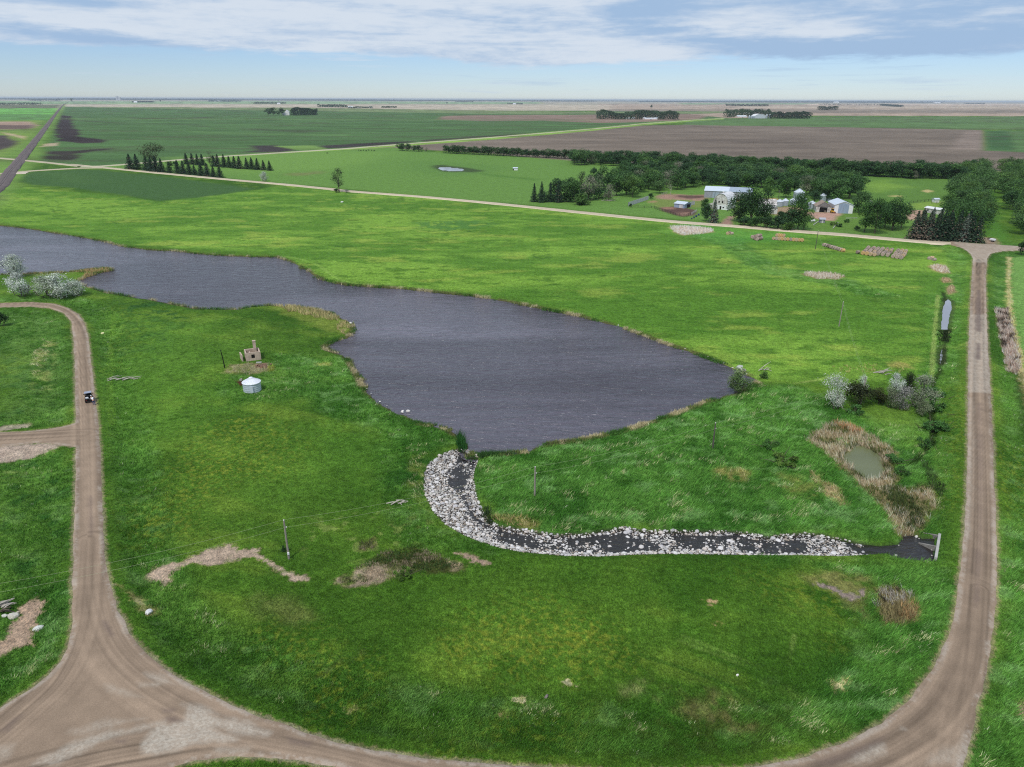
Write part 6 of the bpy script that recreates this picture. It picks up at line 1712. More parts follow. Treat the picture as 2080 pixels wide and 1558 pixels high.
# white shed
mid, w, rz = frame((1693.5, 433), (1731, 434))
t = gable('white_shed', 'white gabled shed with a wide blue-grey sliding door', 'shed', mid, w, 16, 4.6, 1.9, rz, WHITE, ROOFL, 'depth', [(-.1, 0, 5.6, 4.2, BLUEM)])
m = MB(); m.extrude_y([(-2.9, 4.22), (2.7, 4.22), (2.7, 4.9), (0, 5.9), (-2.9, 4.9)], -.06, -.01); m.build('gable_panel', BLUEM, t)
m = MB(); m.box((-.1, -.12, 2.1), (.12, .06, 4.1)); m.build('door_seam', GREYM, t)
# farmhouse, mostly behind trees
mid, w, rz = frame((1555, 434), (1572, 434.5))
t = gable('farmhouse', 'white farmhouse with a patched pale roof half hidden by dark trees', 'house', (mid[0], mid[1] + 4), 9, 9, 4.4, 2.6, rz, WHITE, pm('patched_roof', S(206, 200, 196), .85, var=.2, scale=.6, col2=S(96, 88, 86)), 'along', [], [(2.2, 1.6, 1.0, 1.3), (-2.2, 1.6, 1.0, 1.3)])
m = MB(); m.box((3.0, -2.2, 1.6), (3.2, 4.3, 3.2)); m.build('porch', pm('grey_white_siding', S(196, 194, 190), .8, var=.12, scale=.8, stretch=(1, 1, 5)), t)
m = MB(); m.box((3.0, -2.2, 3.28), (3.6, 4.7, .14)); m.build('porch_roof', GREYR, t)
gable('garden_hut', 'small grey hut at the end of the vegetable garden', 'hut', G(1670, 453), 2.6, 2.2, 1.9, .6, rz, pm('grey_hut_boards', S(132, 134, 142), .8, var=.15), pm('grey_hut_roof', S(166, 168, 178), .7, var=.1), 'along', [(0, 0, .8, 1.7, PALEW)])
mid, w, rz = frame((1876, 431), (1908, 436))
gable('white_trailer_house', 'long low white building behind the spruces east of the gravel yard', 'building', mid, 9.5, 4.2, 2.6, .7, rz, OLDWHITE, pm('white_flat_roof', S(214, 214, 214), .6, var=.06), 'along', [], [(-2.5, 1.1, 1.1, .9), (1.0, 1.1, 1.1, .9)])
t = gable('pen_shed', 'small white shed in the pen beside the lane trees', 'shed', G(1903, 411.5), 3.0, 3.0, 2.0, .5, .1, WHITE, ROOFL, 'along')
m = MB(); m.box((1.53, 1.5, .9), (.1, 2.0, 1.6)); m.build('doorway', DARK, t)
t = gable('pasture_shelter', 'tiny white shelter alone in the far pasture', 'shelter', G(1047, 346), 4.0, 3, 1.9, .5, .05, WHITE, ROOFL, 'along')
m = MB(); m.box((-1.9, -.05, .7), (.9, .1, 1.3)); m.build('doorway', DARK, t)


def bin_(name, label, xy, dia, hw, hr, wall, roof, z=0.0, ribs=24, scale_hatch=True, group=None, rz=0):
    t = thing(name, label, 'grain bin', (xy[0], xy[1], z), rz, group); r = dia / 2
    m = MB(); prof = [(r, -.2)]
    nring = max(4, int(hw / .42))
    for i in range(nring):
        z0 = hw * i / nring; z1 = hw * (i + 1) / nring
        prof += [(r, z0 + .02), (r + .03, (z0 + z1) / 2), (r, z1 - .02)]
    prof += [(r, hw)]
    m.lathe(prof, 32); m.build('wall', wall, t, smooth=False)
    m = MB(); m.lathe([(r + .14, hw - .08), (r + .14, hw), (r * .2, hw + hr), (r * .2 - .02, hw + hr - .05)], 32)
    for k in range(ribs):
        a = 6.283 * k / ribs; c, s = math.cos(a), math.sin(a)
        m.tube([(c * (r + .12), s * (r + .12), hw + .03), (c * r * .22, s * r * .22, hw + hr + .03)], .035, 4)
    m.build('roof', roof, t)
    m = MB(); m.lathe([(r * .24, hw + hr - .04), (r * .24, hw + hr + .12), (r * .18, hw + hr + .2), (.02, hw + hr + .28)], 16); m.build('cap', roof, t)
    if scale_hatch:
        m = MB(); m.box((-r * .72 * .7, -r * .72 * .7, hw + hr * .28), (.55, .55, .18), .78); m.build('hatch', roof, t)
        m = MB(); m.box((r * .3, -r * .985, hw * .42), (.7, .16, hw * .7)); m.build('door', wall, t)
    return t


x, y = G(513, 793.5)
bin_('grain_bin', 'old white metal grain bin standing alone in the grass by the ruin', (x, y), 3.75, 2.15, .85, pm('old_white_steel', S(188, 196, 206), .5, .2, .1, 1.5, stretch=(1, 1, .3)), pm('old_white_bin_roof', S(224, 226, 232), .5, .15, .06), zat(x, y), 22)
for px, py, dia, hw, hr, lb in ((1621, 407, 6.6, 5.2, 1.9, 'tallest wide grain bin standing behind the small ones'), (1582.5, 419, 4.3, 2.9, 1.2, 'small grain bin nearest the farmhouse'), (1594, 417.5, 4.0, 2.9, 1.2, 'small grain bin just east of the one nearest the farmhouse'),
                                (1610, 416.5, 4.0, 2.9, 1.2, 'small grain bin in front of the tallest one'), (1631, 413.5, 3.8, 2.9, 1.1, 'small grain bin with a vent at the east foot of the tallest one'), (1648, 424.5, 4.9, 3.3, 1.2, 'grain bin next to the open garage')):
    bin_('grain_bin', lb, G(px, py), dia, hw, hr, GALV, GALVR, ribs=16)
for px, py, lb in ((1671, 409, 'bin roof showing above the trees behind the garage'), (1684, 409, 'second bin roof showing above the trees, over the garage ridge')):
    bin_('grain_bin', lb, G(px, py - 1), 4.2, 3.4, 1.2, GALV, GALVR, ribs=12)

# ---- ruin
A, B = np.array(G(500.4, 735)), np.array(G(531, 731)); L_ = float(np.hypot(*(B - A)))
z0 = zat(*((A + B) / 2))
t = thing('ruined_house', 'roofless ruined concrete house with one chimney still standing', 'ruin', (A[0], A[1], z0), math.atan2(*(B - A)[::-1]))
D_, H_, T_ = 3.6, 2.1, .3
m = MB(); wx, ww, ws, wt = L_ * .49, .8, .65, 1.6
m.box((wx / 2 - ww / 4, T_ / 2, H_ / 2 - .2), (wx - ww / 2, T_, H_ + .4)); m.box(((wx + ww / 2 + L_) / 2, T_ / 2, H_ / 2 - .2), (L_ - wx - ww / 2, T_, H_ + .4))
m.box((wx, T_ / 2, ws / 2 - .2), (ww, T_ - .02, ws + .4)); m.box((wx, T_ / 2, (wt + H_) / 2), (ww, T_ - .02, H_ - wt))
m.build('front_wall', STONEW, t)
m = MB(); m.box((T_ / 2, D_ / 2 + T_ / 2, H_ / 2 - .15), (T_ - .02, D_ - T_, H_ + .25)); m.build('side_wall', STONEW, t)
m = MB(); m.box((L_ - T_ / 2, D_ / 2 + T_ / 2, H_ / 2 - .25), (T_ - .02, D_ - T_, H_ + .1)); m.build('side_wall', STONEW, t)
m = MB(); m.box((L_ / 2, D_ + T_ / 2, H_ / 2 - .22), (L_, T_, H_ + .12)); m.build('back_wall', STONEW, t)
m = MB(); m.box((L_ * .33, D_ * .55, .7), (.25, D_ * .6, 1.6)); m.build('inner_wall', STONEW, t)
m = MB(); m.box((L_ * .72, D_ - .35, 1.85), (.68, .62, 4.2)); m.box((L_ * .72, D_ - .35, 4.02), (.8, .74, .16)); m.build('chimney', STONEW, t)
m = MB(); m.box((-.9, D_ * .5, .7), (.25, D_ * .8, 1.8), .1); m.build('leaning_wall', STONEW, t)
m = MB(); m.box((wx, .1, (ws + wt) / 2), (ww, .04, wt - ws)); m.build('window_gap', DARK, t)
x, y = G(526, 738); m = MB(); m.box((0, 0, .15), (1.3, .45, .3), .15); o = m.build('concrete_slab', CONC, None, (x, y, zat(x, y)), bevel=.04); tag(o, 'pale concrete slab lying in front of the ruin', 'slab')
x, y = G(532, 745); m = MB()
rg = np.random.default_rng(4)
for _ in range(40): m.box((rg.normal(0, .8), rg.normal(0, .55), .1 + rg.random() * .15), tuple(rg.uniform(.15, .45, 3)), rg.uniform(0, 3), rg.uniform(-.4, .4))
o = m.build('rubble_heap', pm('reddish_rubble', S(138, 108, 92), .95, var=.3, scale=2), None, (x, y, zat(x, y))); tag(o, 'low heap of reddish rubble between the ruin and the lone bin', 'rubble', kind='stuff')
x, y = G(490, 783); t = thing('old_machine', 'rusty old farm implement against the lone white bin', 'machine', (x, y, zat(x, y)), .4)
m = MB(); m.box((0, 0, .7), (1.4, .12, .12)); m.box((0, .5, .7), (1.4, .12, .12)); m.box((-.5, .25, .9), (.12, .9, .5)); m.box((.4, .25, 1.1), (.1, .1, 1.0), 0, .4); m.tube([(-.6, .2, .8), (-1.4, .1, 1.4)], .05); m.build('frame', RUST, t)
for yy in (-.1, .6):
    m = MB()
    m.loft([[(0 + .45 * math.cos(a), yy + o_, .45 + .45 * math.sin(a)) for a in np.linspace(0, 6.283, 17)[:-1]] for o_ in (-.05, .05)]); m.build('wheel', RUST, t)
m = MB(); m.box((.1, .2, 1.25), (.5, .35, .45), .3); m.build('hopper', PALEBARK, t)
x, y = G(208, 676); m = MB(); m.lathe([(.42, -.1), (.42, .3), (.36, .34), (.3, .3), (.1, .32), (.05, .32)], 20); o = m.build('well_cover', pm('cream_plastic', S(222, 216, 160), .5, var=.06), None, (x, y, zat(x, y)), smooth=True); tag(o, 'round cream cap standing in the mown grass east of the lane', 'cap')

# ---- culvert
WINGC = pm('shaded_concrete', S(128, 124, 118), .9, var=.25, scale=1.0, bump=.2)  # darker than the headwall: shade on the wing walls put into the colour
A, B = np.array(G(1905, 1087.5)), np.array(G(1897, 1136)); L_ = float(np.hypot(*(B - A))); c_ = (A + B) / 2
t = thing('culvert', 'concrete culvert headwall with wing walls where the stream meets the road', 'culvert', (c_[0], c_[1], 0), math.atan2(*(A - B)[::-1]) - math.pi / 2)
m = MB(); m.box((.18, 0, -.42), (.36, L_, 1.7)); m.build('headwall', CONC, t, bevel=.03)
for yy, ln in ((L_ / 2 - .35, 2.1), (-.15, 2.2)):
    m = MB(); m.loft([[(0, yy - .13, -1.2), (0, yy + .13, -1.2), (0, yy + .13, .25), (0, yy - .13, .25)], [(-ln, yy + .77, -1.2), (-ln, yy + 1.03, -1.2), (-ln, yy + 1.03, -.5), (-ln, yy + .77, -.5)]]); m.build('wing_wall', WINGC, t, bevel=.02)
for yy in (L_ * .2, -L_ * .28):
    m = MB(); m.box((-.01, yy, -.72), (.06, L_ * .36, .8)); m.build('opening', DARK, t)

# ---- power poles and wires
POLEM = pm('grey_pole_wood', S(150, 142, 132), .9, var=.3, scale=1.5, stretch=(5, 5, .3)); POLED = pm('dark_pole_wood', S(92, 86, 80), .9, var=.3, scale=1.5, stretch=(5, 5, .3))
INSU = pm('pale_insulator', S(206, 204, 198), .4, var=.08); WIREM = pm('wire_aluminium', S(170, 178, 140), .5, .1, .05)


def pole(base, top, label, mat=POLEM, r=.16, arm=0.0, lean=0.0, trans=True):
    x, y = G(*base); h = height_of(base, top); z = zat(x, y) if math.hypot(x, y) < 300 else 0
    t = thing('power_pole', label, 'power pole', (x, y, z), .35)
    m = MB(); m.tube([(0, 0, -.5), (lean * .4, 0, h * .5), (lean, 0, h)], [r, r * .85, r * .68], 10); m.build('post', mat, t)
    if arm:
        m = MB(); m.box((lean, 0, h - .5), (arm, .12, .14)); m.build('crossarm', mat, t)
    if trans:
        for dx, dz in ((0, h + .12), (.2, h - 1.05)):
            m = MB(); m.lathe([(.05, -.12), (.09, -.04), (.06, 0), (.09, .05), (.03, .12)], 8, (lean + dx, 0, dz)); m.build('insulator', INSU, t)
    return np.array([x + lean, y, z + h])


PT = [pole((587, 1135), (582, 1058), 'grey power pole nearest the bare dirt strip in the meadow'), pole((1086, 1008), (1086, 951), 'grey power pole in the tall grass inside the bend of the stone channel'),
      pole((1447, 913), (1452, 861), 'dark power pole in the tall grass between the lake and the scummy pond', POLED), pole((1748, 821), (1757, 766), 'power pole standing in front of the junipers'),
      pole((1704, 663), (1709, 614), 'grey power pole alone in the pasture west of the ditch pools'), pole((1656, 506), (1662, 469), 'dark power pole beside the weedy patch near the bales', POLED)]
pole((1581, 404), (1582, 388), 'power pole with a crossarm behind the grain bins', POLED, .16, 2.4)
pole((1828, 411), (1829, 399), 'dark power pole at the edge of the yard field', POLED, .14, 0)
pole((457, 748), (452, 711), 'charred black pole standing beside the ruin', BLACKM, .13, 0, -.35, False)
x, y = G(587, 1135); m = MB(); m.box((0, -.2, 1.0), (.28, .16, .34)); o = m.build('meter_box', WHITE, None, (x, y, zat(x, y))); o.parent = bpy.data.objects['power_pole']; o.location = (0, 0, 0)
P0 = 2 * PT[0] - PT[1]


def wire(a, b, label, sag, r=.010):
    m = MB(); n = 14
    m.tube([tuple(a + (b - a) * t + np.array([0, 0, -sag * 4 * t * (1 - t)])) for t in np.linspace(0, 1, n)], r, 5)
    tag(m.build('power_wire', WIREM), label, 'wire')


SP = [(P0, PT[0], 'over the lane, west of the nearest pole'), (PT[0], PT[1], 'over the stone channel, between the nearest pole and the next'), (PT[1], PT[2], 'over the tall grass, ending at the dark pole'), (PT[2], PT[3], 'between the dark pole and the pole by the junipers'), (PT[3], PT[4], 'from the juniper pole to the pasture pole'), (PT[4], PT[5], 'from the pasture pole to the pole near the bales')]
for a, b, lb in SP:
    wire(a + [0, 0, .2], b + [0, 0, .2], 'upper wire ' + lb, .9); wire(a + [.2, 0, -1.0], b + [.2, 0, -1.0], 'lower wire ' + lb, .8)

# ---- fences
def board_fence(a, b, h, n, label):
    A, B = np.array(G(*a)), np.array(G(*b)); L = float(np.hypot(*(B - A))); t = thing('board_fence', label, 'fence', (A[0], A[1], 0), math.atan2(*(B - A)[::-1]))
    for i in range(n):
        m = MB(); s = L / n; m.box((s * (i + .5), 0, h / 2 + .1), (s * .88, .06, h)); m.build('board_panel', PALEW, t)
        m = MB(); m.box((s * i, .1, h / 2), (.16, .16, h + .3)); m.build('post', DARKW, t)


board_fence((1276, 419.5), (1317, 405.5), 2.4, 12, 'pale board windbreak fence rising from the pasture to the wood')
board_fence((1395, 419.5), (1411, 416), 2.2, 6, 'short white board fence beside the cattle shed')


def rail_fence(pts, h, step, label, mat=DARKW, nr=3):
    P = GA(pts); t = thing('rail_fence', label, 'fence', (P[0][0], P[0][1], 0)); o = P[0]
    m = MB()
    for i in range(len(P) - 1):
        for k in range(nr): m.tube([(*(P[i] - o), h * (k + 1) / nr - .05), (*(P[i + 1] - o), h * (k + 1) / nr - .05)], .05, 4)
    m.build('rail', mat, t)
    L = np.concatenate([[0], np.cumsum(np.hypot(*np.diff(P, axis=0).T))])
    for s in np.arange(0, L[-1] + .1, step):
        m = MB(); m.box((np.interp(s, L, P[:, 0]) - o[0], np.interp(s, L, P[:, 1]) - o[1], h / 2), (.16, .16, h + .2)); m.build('post', mat, t)


rail_fence([(1283, 420.5), (1311, 422.5), (1329, 423)], 1.3, 4.0, 'dark rail fence from the board fence to the lower corral')
rail_fence([(1329, 423), (1341, 428.2), (1360, 433.5), (1375, 438.5), (1393, 441), (1403, 436.5)], 1.4, 3.2, 'dark rail fence round the brown lower corral')
rail_fence([(1405, 435.5), (1415, 429.8)], 1.2, 3.0, 'pale rail gate at the east end of the lower corral', PALEW)
rail_fence([(1344, 397), (1356, 393)], 1.4, 3.5, 'pale pole fence by the white dead tree', PALEBARK)
rail_fence([(1847, 413.5), (1875, 410.5), (1902, 407.5)], 1.4, 4.0, 'dark fence between the yard field and the pen')
rail_fence([(1892, 413.5), (1922, 414), (1926, 409)], 1.5, 3.0, 'dark pen fence round the small white pen shed', WOODM)
for a, b, lb in (((1652, 457.5), (1662.6, 450), 'white beam along the west edge of the vegetable garden'), ((1692, 464), (1702.5, 452), 'white beam along the east edge of the vegetable garden'), ((1718, 443.5), (1741, 443.2), 'pale concrete path edge across the farm lawn')):
    A, B = np.array(G(*a)), np.array(G(*b)); m = MB(); m.box((np.hypot(*(B - A)) / 2, 0, .15), (float(np.hypot(*(B - A))), .35, .25)); tag(m.build('garden_beam', CONC, None, (A[0], A[1], .0), math.atan2(*(B - A)[::-1])), lb, 'beam')
# propane tank, yard things
x, y = G(1650, 451.8); t = thing('gas_tank', 'white horizontal gas tank on legs beside the garden', 'tank', (x, y, 0), .1)
m = MB(); m.loft([[(xx, .55 * s * math.cos(a), .95 + .55 * s * math.sin(a)) for a in np.linspace(0, 6.283, 15)[:-1]] for xx, s in ((-1.5, .05), (-1.42, .6), (-1.2, 1), (1.2, 1), (1.42, .6), (1.5, .05))]); m.build('vessel', WHITE, t, smooth=True)
for xx in (-.8, .8): m = MB(); m.box((xx, 0, .22), (.2, .7, .44)); m.build('leg', CONC, t)
m = MB(); m.lathe([(.2, 1.48), (.2, 1.66), (.02, 1.7)], 10); m.build('dome', GREYM, t)
x, y = G(1768, 413.5); t = thing('water_tank', 'round white tank behind the farm-road trees', 'tank', (x, y, 0)); m = MB(); m.lathe([(.9, 0), (.9, 1.3), (.7, 1.7), (.2, 1.85), (.02, 1.85)], 18); m.build('vessel', WHITE, t, smooth=True); m = MB(); m.lathe([(.2, 1.83), (.2, 1.97), (.02, 1.98)], 10); m.build('lid', GREYM, t)
for i in range(7):
    f = i / 6; x, y = G(1405 + 14 * f, 445 - 8.8 * f); x += (i % 2) * .6
    t = thing('drum', 'dark blue drum lying in the grass beside the lower corral', 'drum', (x, y, .32), 1.0 + i * .4, 'blue drums by the corral')
    m = MB(); m.loft([[(xx, .3 * s * math.cos(a), .3 * s * math.sin(a)) for a in np.linspace(0, 6.283, 13)[:-1]] for xx, s in ((-.45, .96), (-.44, 1), (-.16, 1), (-.14, 1.05), (-.12, 1), (.12, 1), (.14, 1.05), (.16, 1), (.44, 1), (.45, .96))]); m.build('shell', BLUED, t)


def wheel(t, x, y, r, w, name='wheel', rim=GREYM):
    m = MB(); m.loft([[(x + dx, y + r * s * math.cos(a), r + r * s * math.sin(a)) for a in np.linspace(0, 6.283, 19)[:-1]] for dx, s in ((-w / 2, .84), (-w / 2 * .8, 1), (w / 2 * .8, 1), (w / 2, .84))]); o = m.build(name, RUBBER, t)
    q = MB(); q.loft([[(x + dx, y + r * .5 * math.cos(a), r + r * .5 * math.sin(a)) for a in np.linspace(0, 6.283, 13)[:-1]] for dx in (-w / 2 - .015, w / 2 + .015)]); q.build('rim', rim, o)


# yellow farm vehicle by the garage
x, y = G(1692.8, 432.8); t = thing('yellow_loader', 'small yellow loader parked between the garage and the white shed', 'loader', (x, y, 0), .15)
m = MB(); m.box((0, 1.2, .85), (1.5, 2.2, .7)); m.box((0, -.1, .75), (1.3, .9, .6)); m.build('body', YELLOWM, t, bevel=.05)
m = MB(); m.box((0, .9, 1.75), (1.25, 1.2, 1.15)); m.build('cab', BLACKM, t, bevel=.05)
m = MB(); m.box((0, .9, 2.38), (1.4, 1.4, .1)); m.build('roof', YELLOWM, t)
m = MB(); m.loft([[(-.85, -1.3, .1), (-.85, -.7, .1), (-.85, -.6, .75), (-.85, -.75, .75)], [(.85, -1.3, .1), (.85, -.7, .1), (.85, -.6, .75), (.85, -.75, .75)]]); m.build('bucket', RUST, t)
for sx in (-1, 1):
    m = MB(); m.tube([(sx * .7, 1.8, 1.5), (sx * .7, .2, 1.35), (sx * .7, -.7, .5)], .09, 5); m.build('arm', YELLOWM, t)
    for yy in (.3, 1.9): wheel(t, sx * .8, yy, .42, .3, rim=YELLOWM)
# small trailer by the lane mouth
x, y = G(2015.5, 490.5); t = thing('utility_trailer', 'small white trailer parked at the mouth of the mown lane', 'trailer', (x, y, .05), .5)
m = MB(); m.box((0, 0, .85), (1.4, 2.2, .7)); m.build('box', WHITE, t, bevel=.05); m = MB(); m.box((0, 0, .45), (1.3, 2.3, .1)); m.tube([(-.5, 1.1, .45), (0, 2.1, .45)], .04); m.tube([(.5, 1.1, .45), (0, 2.1, .45)], .04); m.build('chassis', BLACKM, t)
for sx in (-1, 1): wheel(t, sx * .78, -.1, .3, .2)
# hay rack left of it
x, y = G(2009, 487); m = MB(); m.tube([(-.9, 0, 0), (-.9, 0, .9)], .05); m.tube([(.9, 0, 0), (.9, 0, .9)], .05); m.box((0, 0, .75), (1.9, .1, .5)); o = m.build('yard_gate', DARKW, None, (x, y, 0)); tag(o, 'low dark gate lying by the lane mouth behind the white trailer', 'gate')

# ---- utility vehicle on the lane, with a man at its bed
vx, vy = G(182.8, 817.3); vz = .32
va = rz_of((182, 1000), (172, 760)) - math.pi / 2
t = thing('utility_vehicle', 'black utility vehicle with a grey roof stopped on the gravel lane', 'utility vehicle', (vx, vy, vz), va)
m = MB(); m.box((0, .1, .55), (1.36, 2.7, .34)); m.loft([[(-.62, .85, .6), (.62, .85, .6), (.62, .85, 1.02), (-.62, .85, 1.02)], [(-.5, 1.55, .55), (.5, 1.55, .55), (.5, 1.55, .82), (-.5, 1.55, .82)]]); m.build('body', BLACKM, t, bevel=.04)
m = MB(); m.box((0, -.85, .74), (1.4, 1.15, .08)); m.box((-.68, -.85, .93), (.06, 1.15, .34)); m.box((.68, -.85, .93), (.06, 1.15, .34)); m.box((0, -1.42, .9), (1.42, .05, .28)); m.box((0, -.29, .95), (1.42, .06, .4)); m.build('cargo_bed', BLACKM, t)
m = MB()
for sx in (-1, 1): m.tube([(sx * .66, .95, .9), (sx * .6, .62, 1.86), (sx * .6, -.22, 1.86), (sx * .66, -.3, .7)], .035, 6)
m.tube([(-.6, -.22, 1.86), (.6, -.22, 1.86)], .035, 6); m.build('roll_cage', BLACKM, t)
m = MB(); m.box((0, .22, 1.93), (1.38, 1.15, .07)); m.build('roof', GREYP, t, bevel=.03)
m = MB(); m.box((0, .05, .82), (1.2, .5, .18)); m.box((0, -.2, 1.1), (1.2, .14, .55)); m.build('seat', pm('black_seat', S(30, 30, 34), .7, var=.15), t, bevel=.04)
m = MB(); m.box((0, .8, 1.35), (1.15, .03, .75)); m.build('windscreen', GLASSD, t)
m = MB(); m.lathe([(.16, 0), (.18, .02), (.16, .04)], 14, (-.3, .55, 1.1)); m.build('steering_wheel', BLACKM, t)
for sx in (-1, 1):
    for yy in (-.85, 1.05): wheel(t, sx * .66, yy, .34, .26)
    m = MB(); m.box((sx * .5, -1.46, .72), (.16, .04, .1)); m.build('tail_light', pm('red_lens', S(130, 24, 20), .3, var=.1), t)
    m = MB(); m.box((sx * .82, .6, 1.4), (.2, .06, .16)); m.build('mirror', BLACKM, t)
ca, sa = math.cos(va), math.sin(va); loc = lambda lx, ly: (vx + lx * ca - ly * sa, vy + lx * sa + ly * ca)
qx, qy = loc(-.32, -.8); m = MB(); m.box((0, 0, .17), (.52, .36, .34)); m.box((0, 0, .37), (.55, .39, .06)); o = m.build('cooler_box', WHITE, None, (qx, qy, vz + .785), va + .3, bevel=.03); tag(o, 'white box standing in the bed of the black utility vehicle', 'box')


def skin_obj(name, V, E, Rr, mat, parent, root=0, sub=2):
    me = bpy.data.meshes.new(name); me.from_pydata(V, E, []); me.materials.append(mat)
    o = link(name, me, parent); md = o.modifiers.new('skin', 'SKIN'); md.use_smooth_shade = True
    for i, r in enumerate(Rr):
        s = me.skin_vertices[0].data[i]; s.radius = (r, r) if not hasattr(r, '__len__') else r; s.use_root = (i == root)
    m2 = o.modifiers.new('sub', 'SUBSURF'); m2.levels = sub; m2.render_levels = sub
    return o


px_, py_ = loc(.80, -2.75)
t = thing('person', 'person in a white shirt and blue jeans leaning over the bed of the utility vehicle', 'person', (px_, py_, vz - .02), va + .2)
t.scale = (1.1, 1.1, 1.12)
SKINM = pm('skin', S(196, 150, 124), .6, var=.06); SHIRT = pm('white_shirt', S(232, 230, 238), .8, var=.05, scale=4); JEANS = pm('blue_jeans', S(62, 74, 112), .85, var=.15, scale=5); CAPM = pm('pale_cap', S(214, 212, 216), .8, var=.06)
pel, chest, neck, head = (0, .05, .95), (-.08, .36, 1.32), (-.1, .47, 1.45), (-.11, .55, 1.57)
V = [pel, (-.04, .2, 1.13), chest, neck, head, (-.11, .585, 1.68)]; E = [(0, 1), (1, 2), (2, 3), (3, 4), (4, 5)]; Rr = [(.13, .1), (.12, .1), (.14, .1), .055, (.085, .1), .07]
for s in (-1, 1):
    b = len(V); V += [(-.08 + s * .2, .38, 1.36), (-.1 + s * .27, .52, 1.12), (-.08 + s * .2, .72, 1.0), (-.08 + s * .18, .8, .97)]; E += [(2, b), (b, b + 1), (b + 1, b + 2), (b + 2, b + 3)]; Rr += [.06, .045, .035, (.035, .018)]
    for k in range(4):
        V.append((-.08 + s * (.15 + .02 * k), .89 - .008 * abs(k - 1.5), .955)); E.append((b + 3, len(V) - 1)); Rr.append(.009)
    V.append((-.08 + s * .13, .83, .95)); E.append((b + 3, len(V) - 1)); Rr.append(.01)
    b = len(V); V += [(s * .1, .04, .88), (s * .12, .03, .48), (s * .13, -.03, .09), (s * .14, .12, .04)]; E += [(0, b), (b, b + 1), (b + 1, b + 2), (b + 2, b + 3)]; Rr += [.085, .06, .045, (.045, .03)]
skin_obj('body', V, E, Rr, SKINM, t)
V = [(-.01, .1, .98), (-.04, .2, 1.13), chest, (-.095, .44, 1.42)]; E = [(0, 1), (1, 2), (2, 3)]; Rr = [(.165, .125), (.155, .125), (.175, .13), .075]
for s in (-1, 1):
    b = len(V); V += [(-.08 + s * .2, .38, 1.36), (-.1 + s * .27, .52, 1.12), (-.09 + s * .24, .62, 1.06)]; E += [(2, b), (b, b + 1), (b + 1, b + 2)]; Rr += [.078, .062, .055]
skin_obj('shirt', V, E, Rr, SHIRT, t)
V = [(0, .04, .97), (0, .04, .9)]; E = [(0, 1)]; Rr = [(.15, .12), (.155, .125)]
for s in (-1, 1):
    b = len(V); V += [(s * .1, .04, .84), (s * .12, .03, .48), (s * .13, -.03, .1)]; E += [(1, b), (b, b + 1), (b + 1, b + 2)]; Rr += [.102, .078, .065]
skin_obj('jeans', V, E, Rr, JEANS, t)
m = MB(); m.lathe([(.108, 1.66), (.108, 1.72), (.08, 1.79), (.02, 1.81)], 14, (-.11, .585, 0)); m.box((-.11, .71, 1.665), (.16, .12, .02)); m.build('cap', CAPM, t)
for s in (-1, 1):
    m = MB(); m.box((s * .14, .05, .04), (.11, .28, .09)); m.build('shoe', BLACKM, t, bevel=.02)

# ---- round bales
def bale_mesh(seed, rgb):
    rng = np.random.default_rng(seed); n = 18; V = []; xs = [-.66, -.62, -.3, .1, .5, .62, .66]; rs = [.55, .72, .76, .75, .76, .72, .55]
    for xx, r in zip(xs, rs):
        for k in range(n):
            a = 6.283 * k / n; rr = r * (1 + rng.normal(0, .018)); zz = rr * math.sin(a)
            V.append((xx, rr * math.cos(a), max(zz, -.66)))
    F = []
    for i in range(len(xs) - 1):
        for k in range(n): F.append((i * n + k, i * n + (k + 1) % n, (i + 1) * n + (k + 1) % n, (i + 1) * n + k))
    m = MB(); m.add(V, F); m.f += [tuple(range(n - 1, -1, -1)), tuple(range((len(xs) - 1) * n, len(xs) * n))]
    o = m.build('hay_bale', pm('weathered_hay', S(*rgb), .95, var=.3, scale=2.5, bump=.4, stretch=(3, .6, .6))); me = o.data; bpy.data.objects.remove(o); return me


BT = [bale_mesh(i, c) for i, c in enumerate(((176, 156, 142), (160, 144, 134), (186, 160, 128), (146, 128, 118), (196, 160, 112), (132, 112, 104)))]
BR = np.random.default_rng(9)


def bale(xy, rz, k, label, group, z=.66):
    o = link('hay_bale', BT[k], None, (xy[0], xy[1], z), rz + BR.normal(0, .06)); s = BR.uniform(.94, 1.08); o.scale = (s, s, s); tag(o, label, 'hay bale', group)


def quad_rows(TL, TR_, BL, BR_, nx, ny, label, group, ks, rz):
    TL, TR_, BL, BR_ = (np.array(G(*p)) for p in (TL, TR_, BL, BR_))
    for i in range(nx):
        for j in range(ny):
            u, v = (i + .5) / nx, (j + .5) / ny
            p = (TL * (1 - u) + TR_ * u) * (1 - v) + (BL * (1 - u) + BR_ * u) * v + BR.normal(0, .1, 2)
            bale(p, rz, int(BR.choice(ks)), label, group)


rb = rz_of((1807, 521), (1820, 507))
quad_rows((1760, 504.5), (1818, 509.5), (1749, 515.5), (1806, 523), 6, 5, 'weathered hay bale in the wide block of bale rows near the road junction', 'bales of the wide block', [0, 0, 1, 1, 2, 3], rb)
quad_rows((1821, 510), (1845, 511.5), (1808, 524.5), (1834, 529), 3, 5, 'weathered hay bale in the narrow block of three rows nearest the junction', 'bales of the narrow block', [0, 0, 1, 2], rb)
for i in range(4): bale(G(1752 + i * 8, 516.8 + i * 1.2), rb, 4 if i < 2 else 2, 'yellower loose hay bale along the near edge of the wide block', 'yellower bales before the wide block')
bale(G(1742, 515), .3, 3, 'collapsed dark hay bale lying off the end of the wide block', None)
for i in range(9):
    f = i / 8; bale(G(1674 + 38 * f, 500 + 11.5 * f), rz_of((1674, 500), (1712, 511.5)) + 1.5, [0, 1, 5, 0, 1, 0, 1, 0, 4][i], 'hay bale in the single slanting row beside the wide block', 'bales of the slanting row')
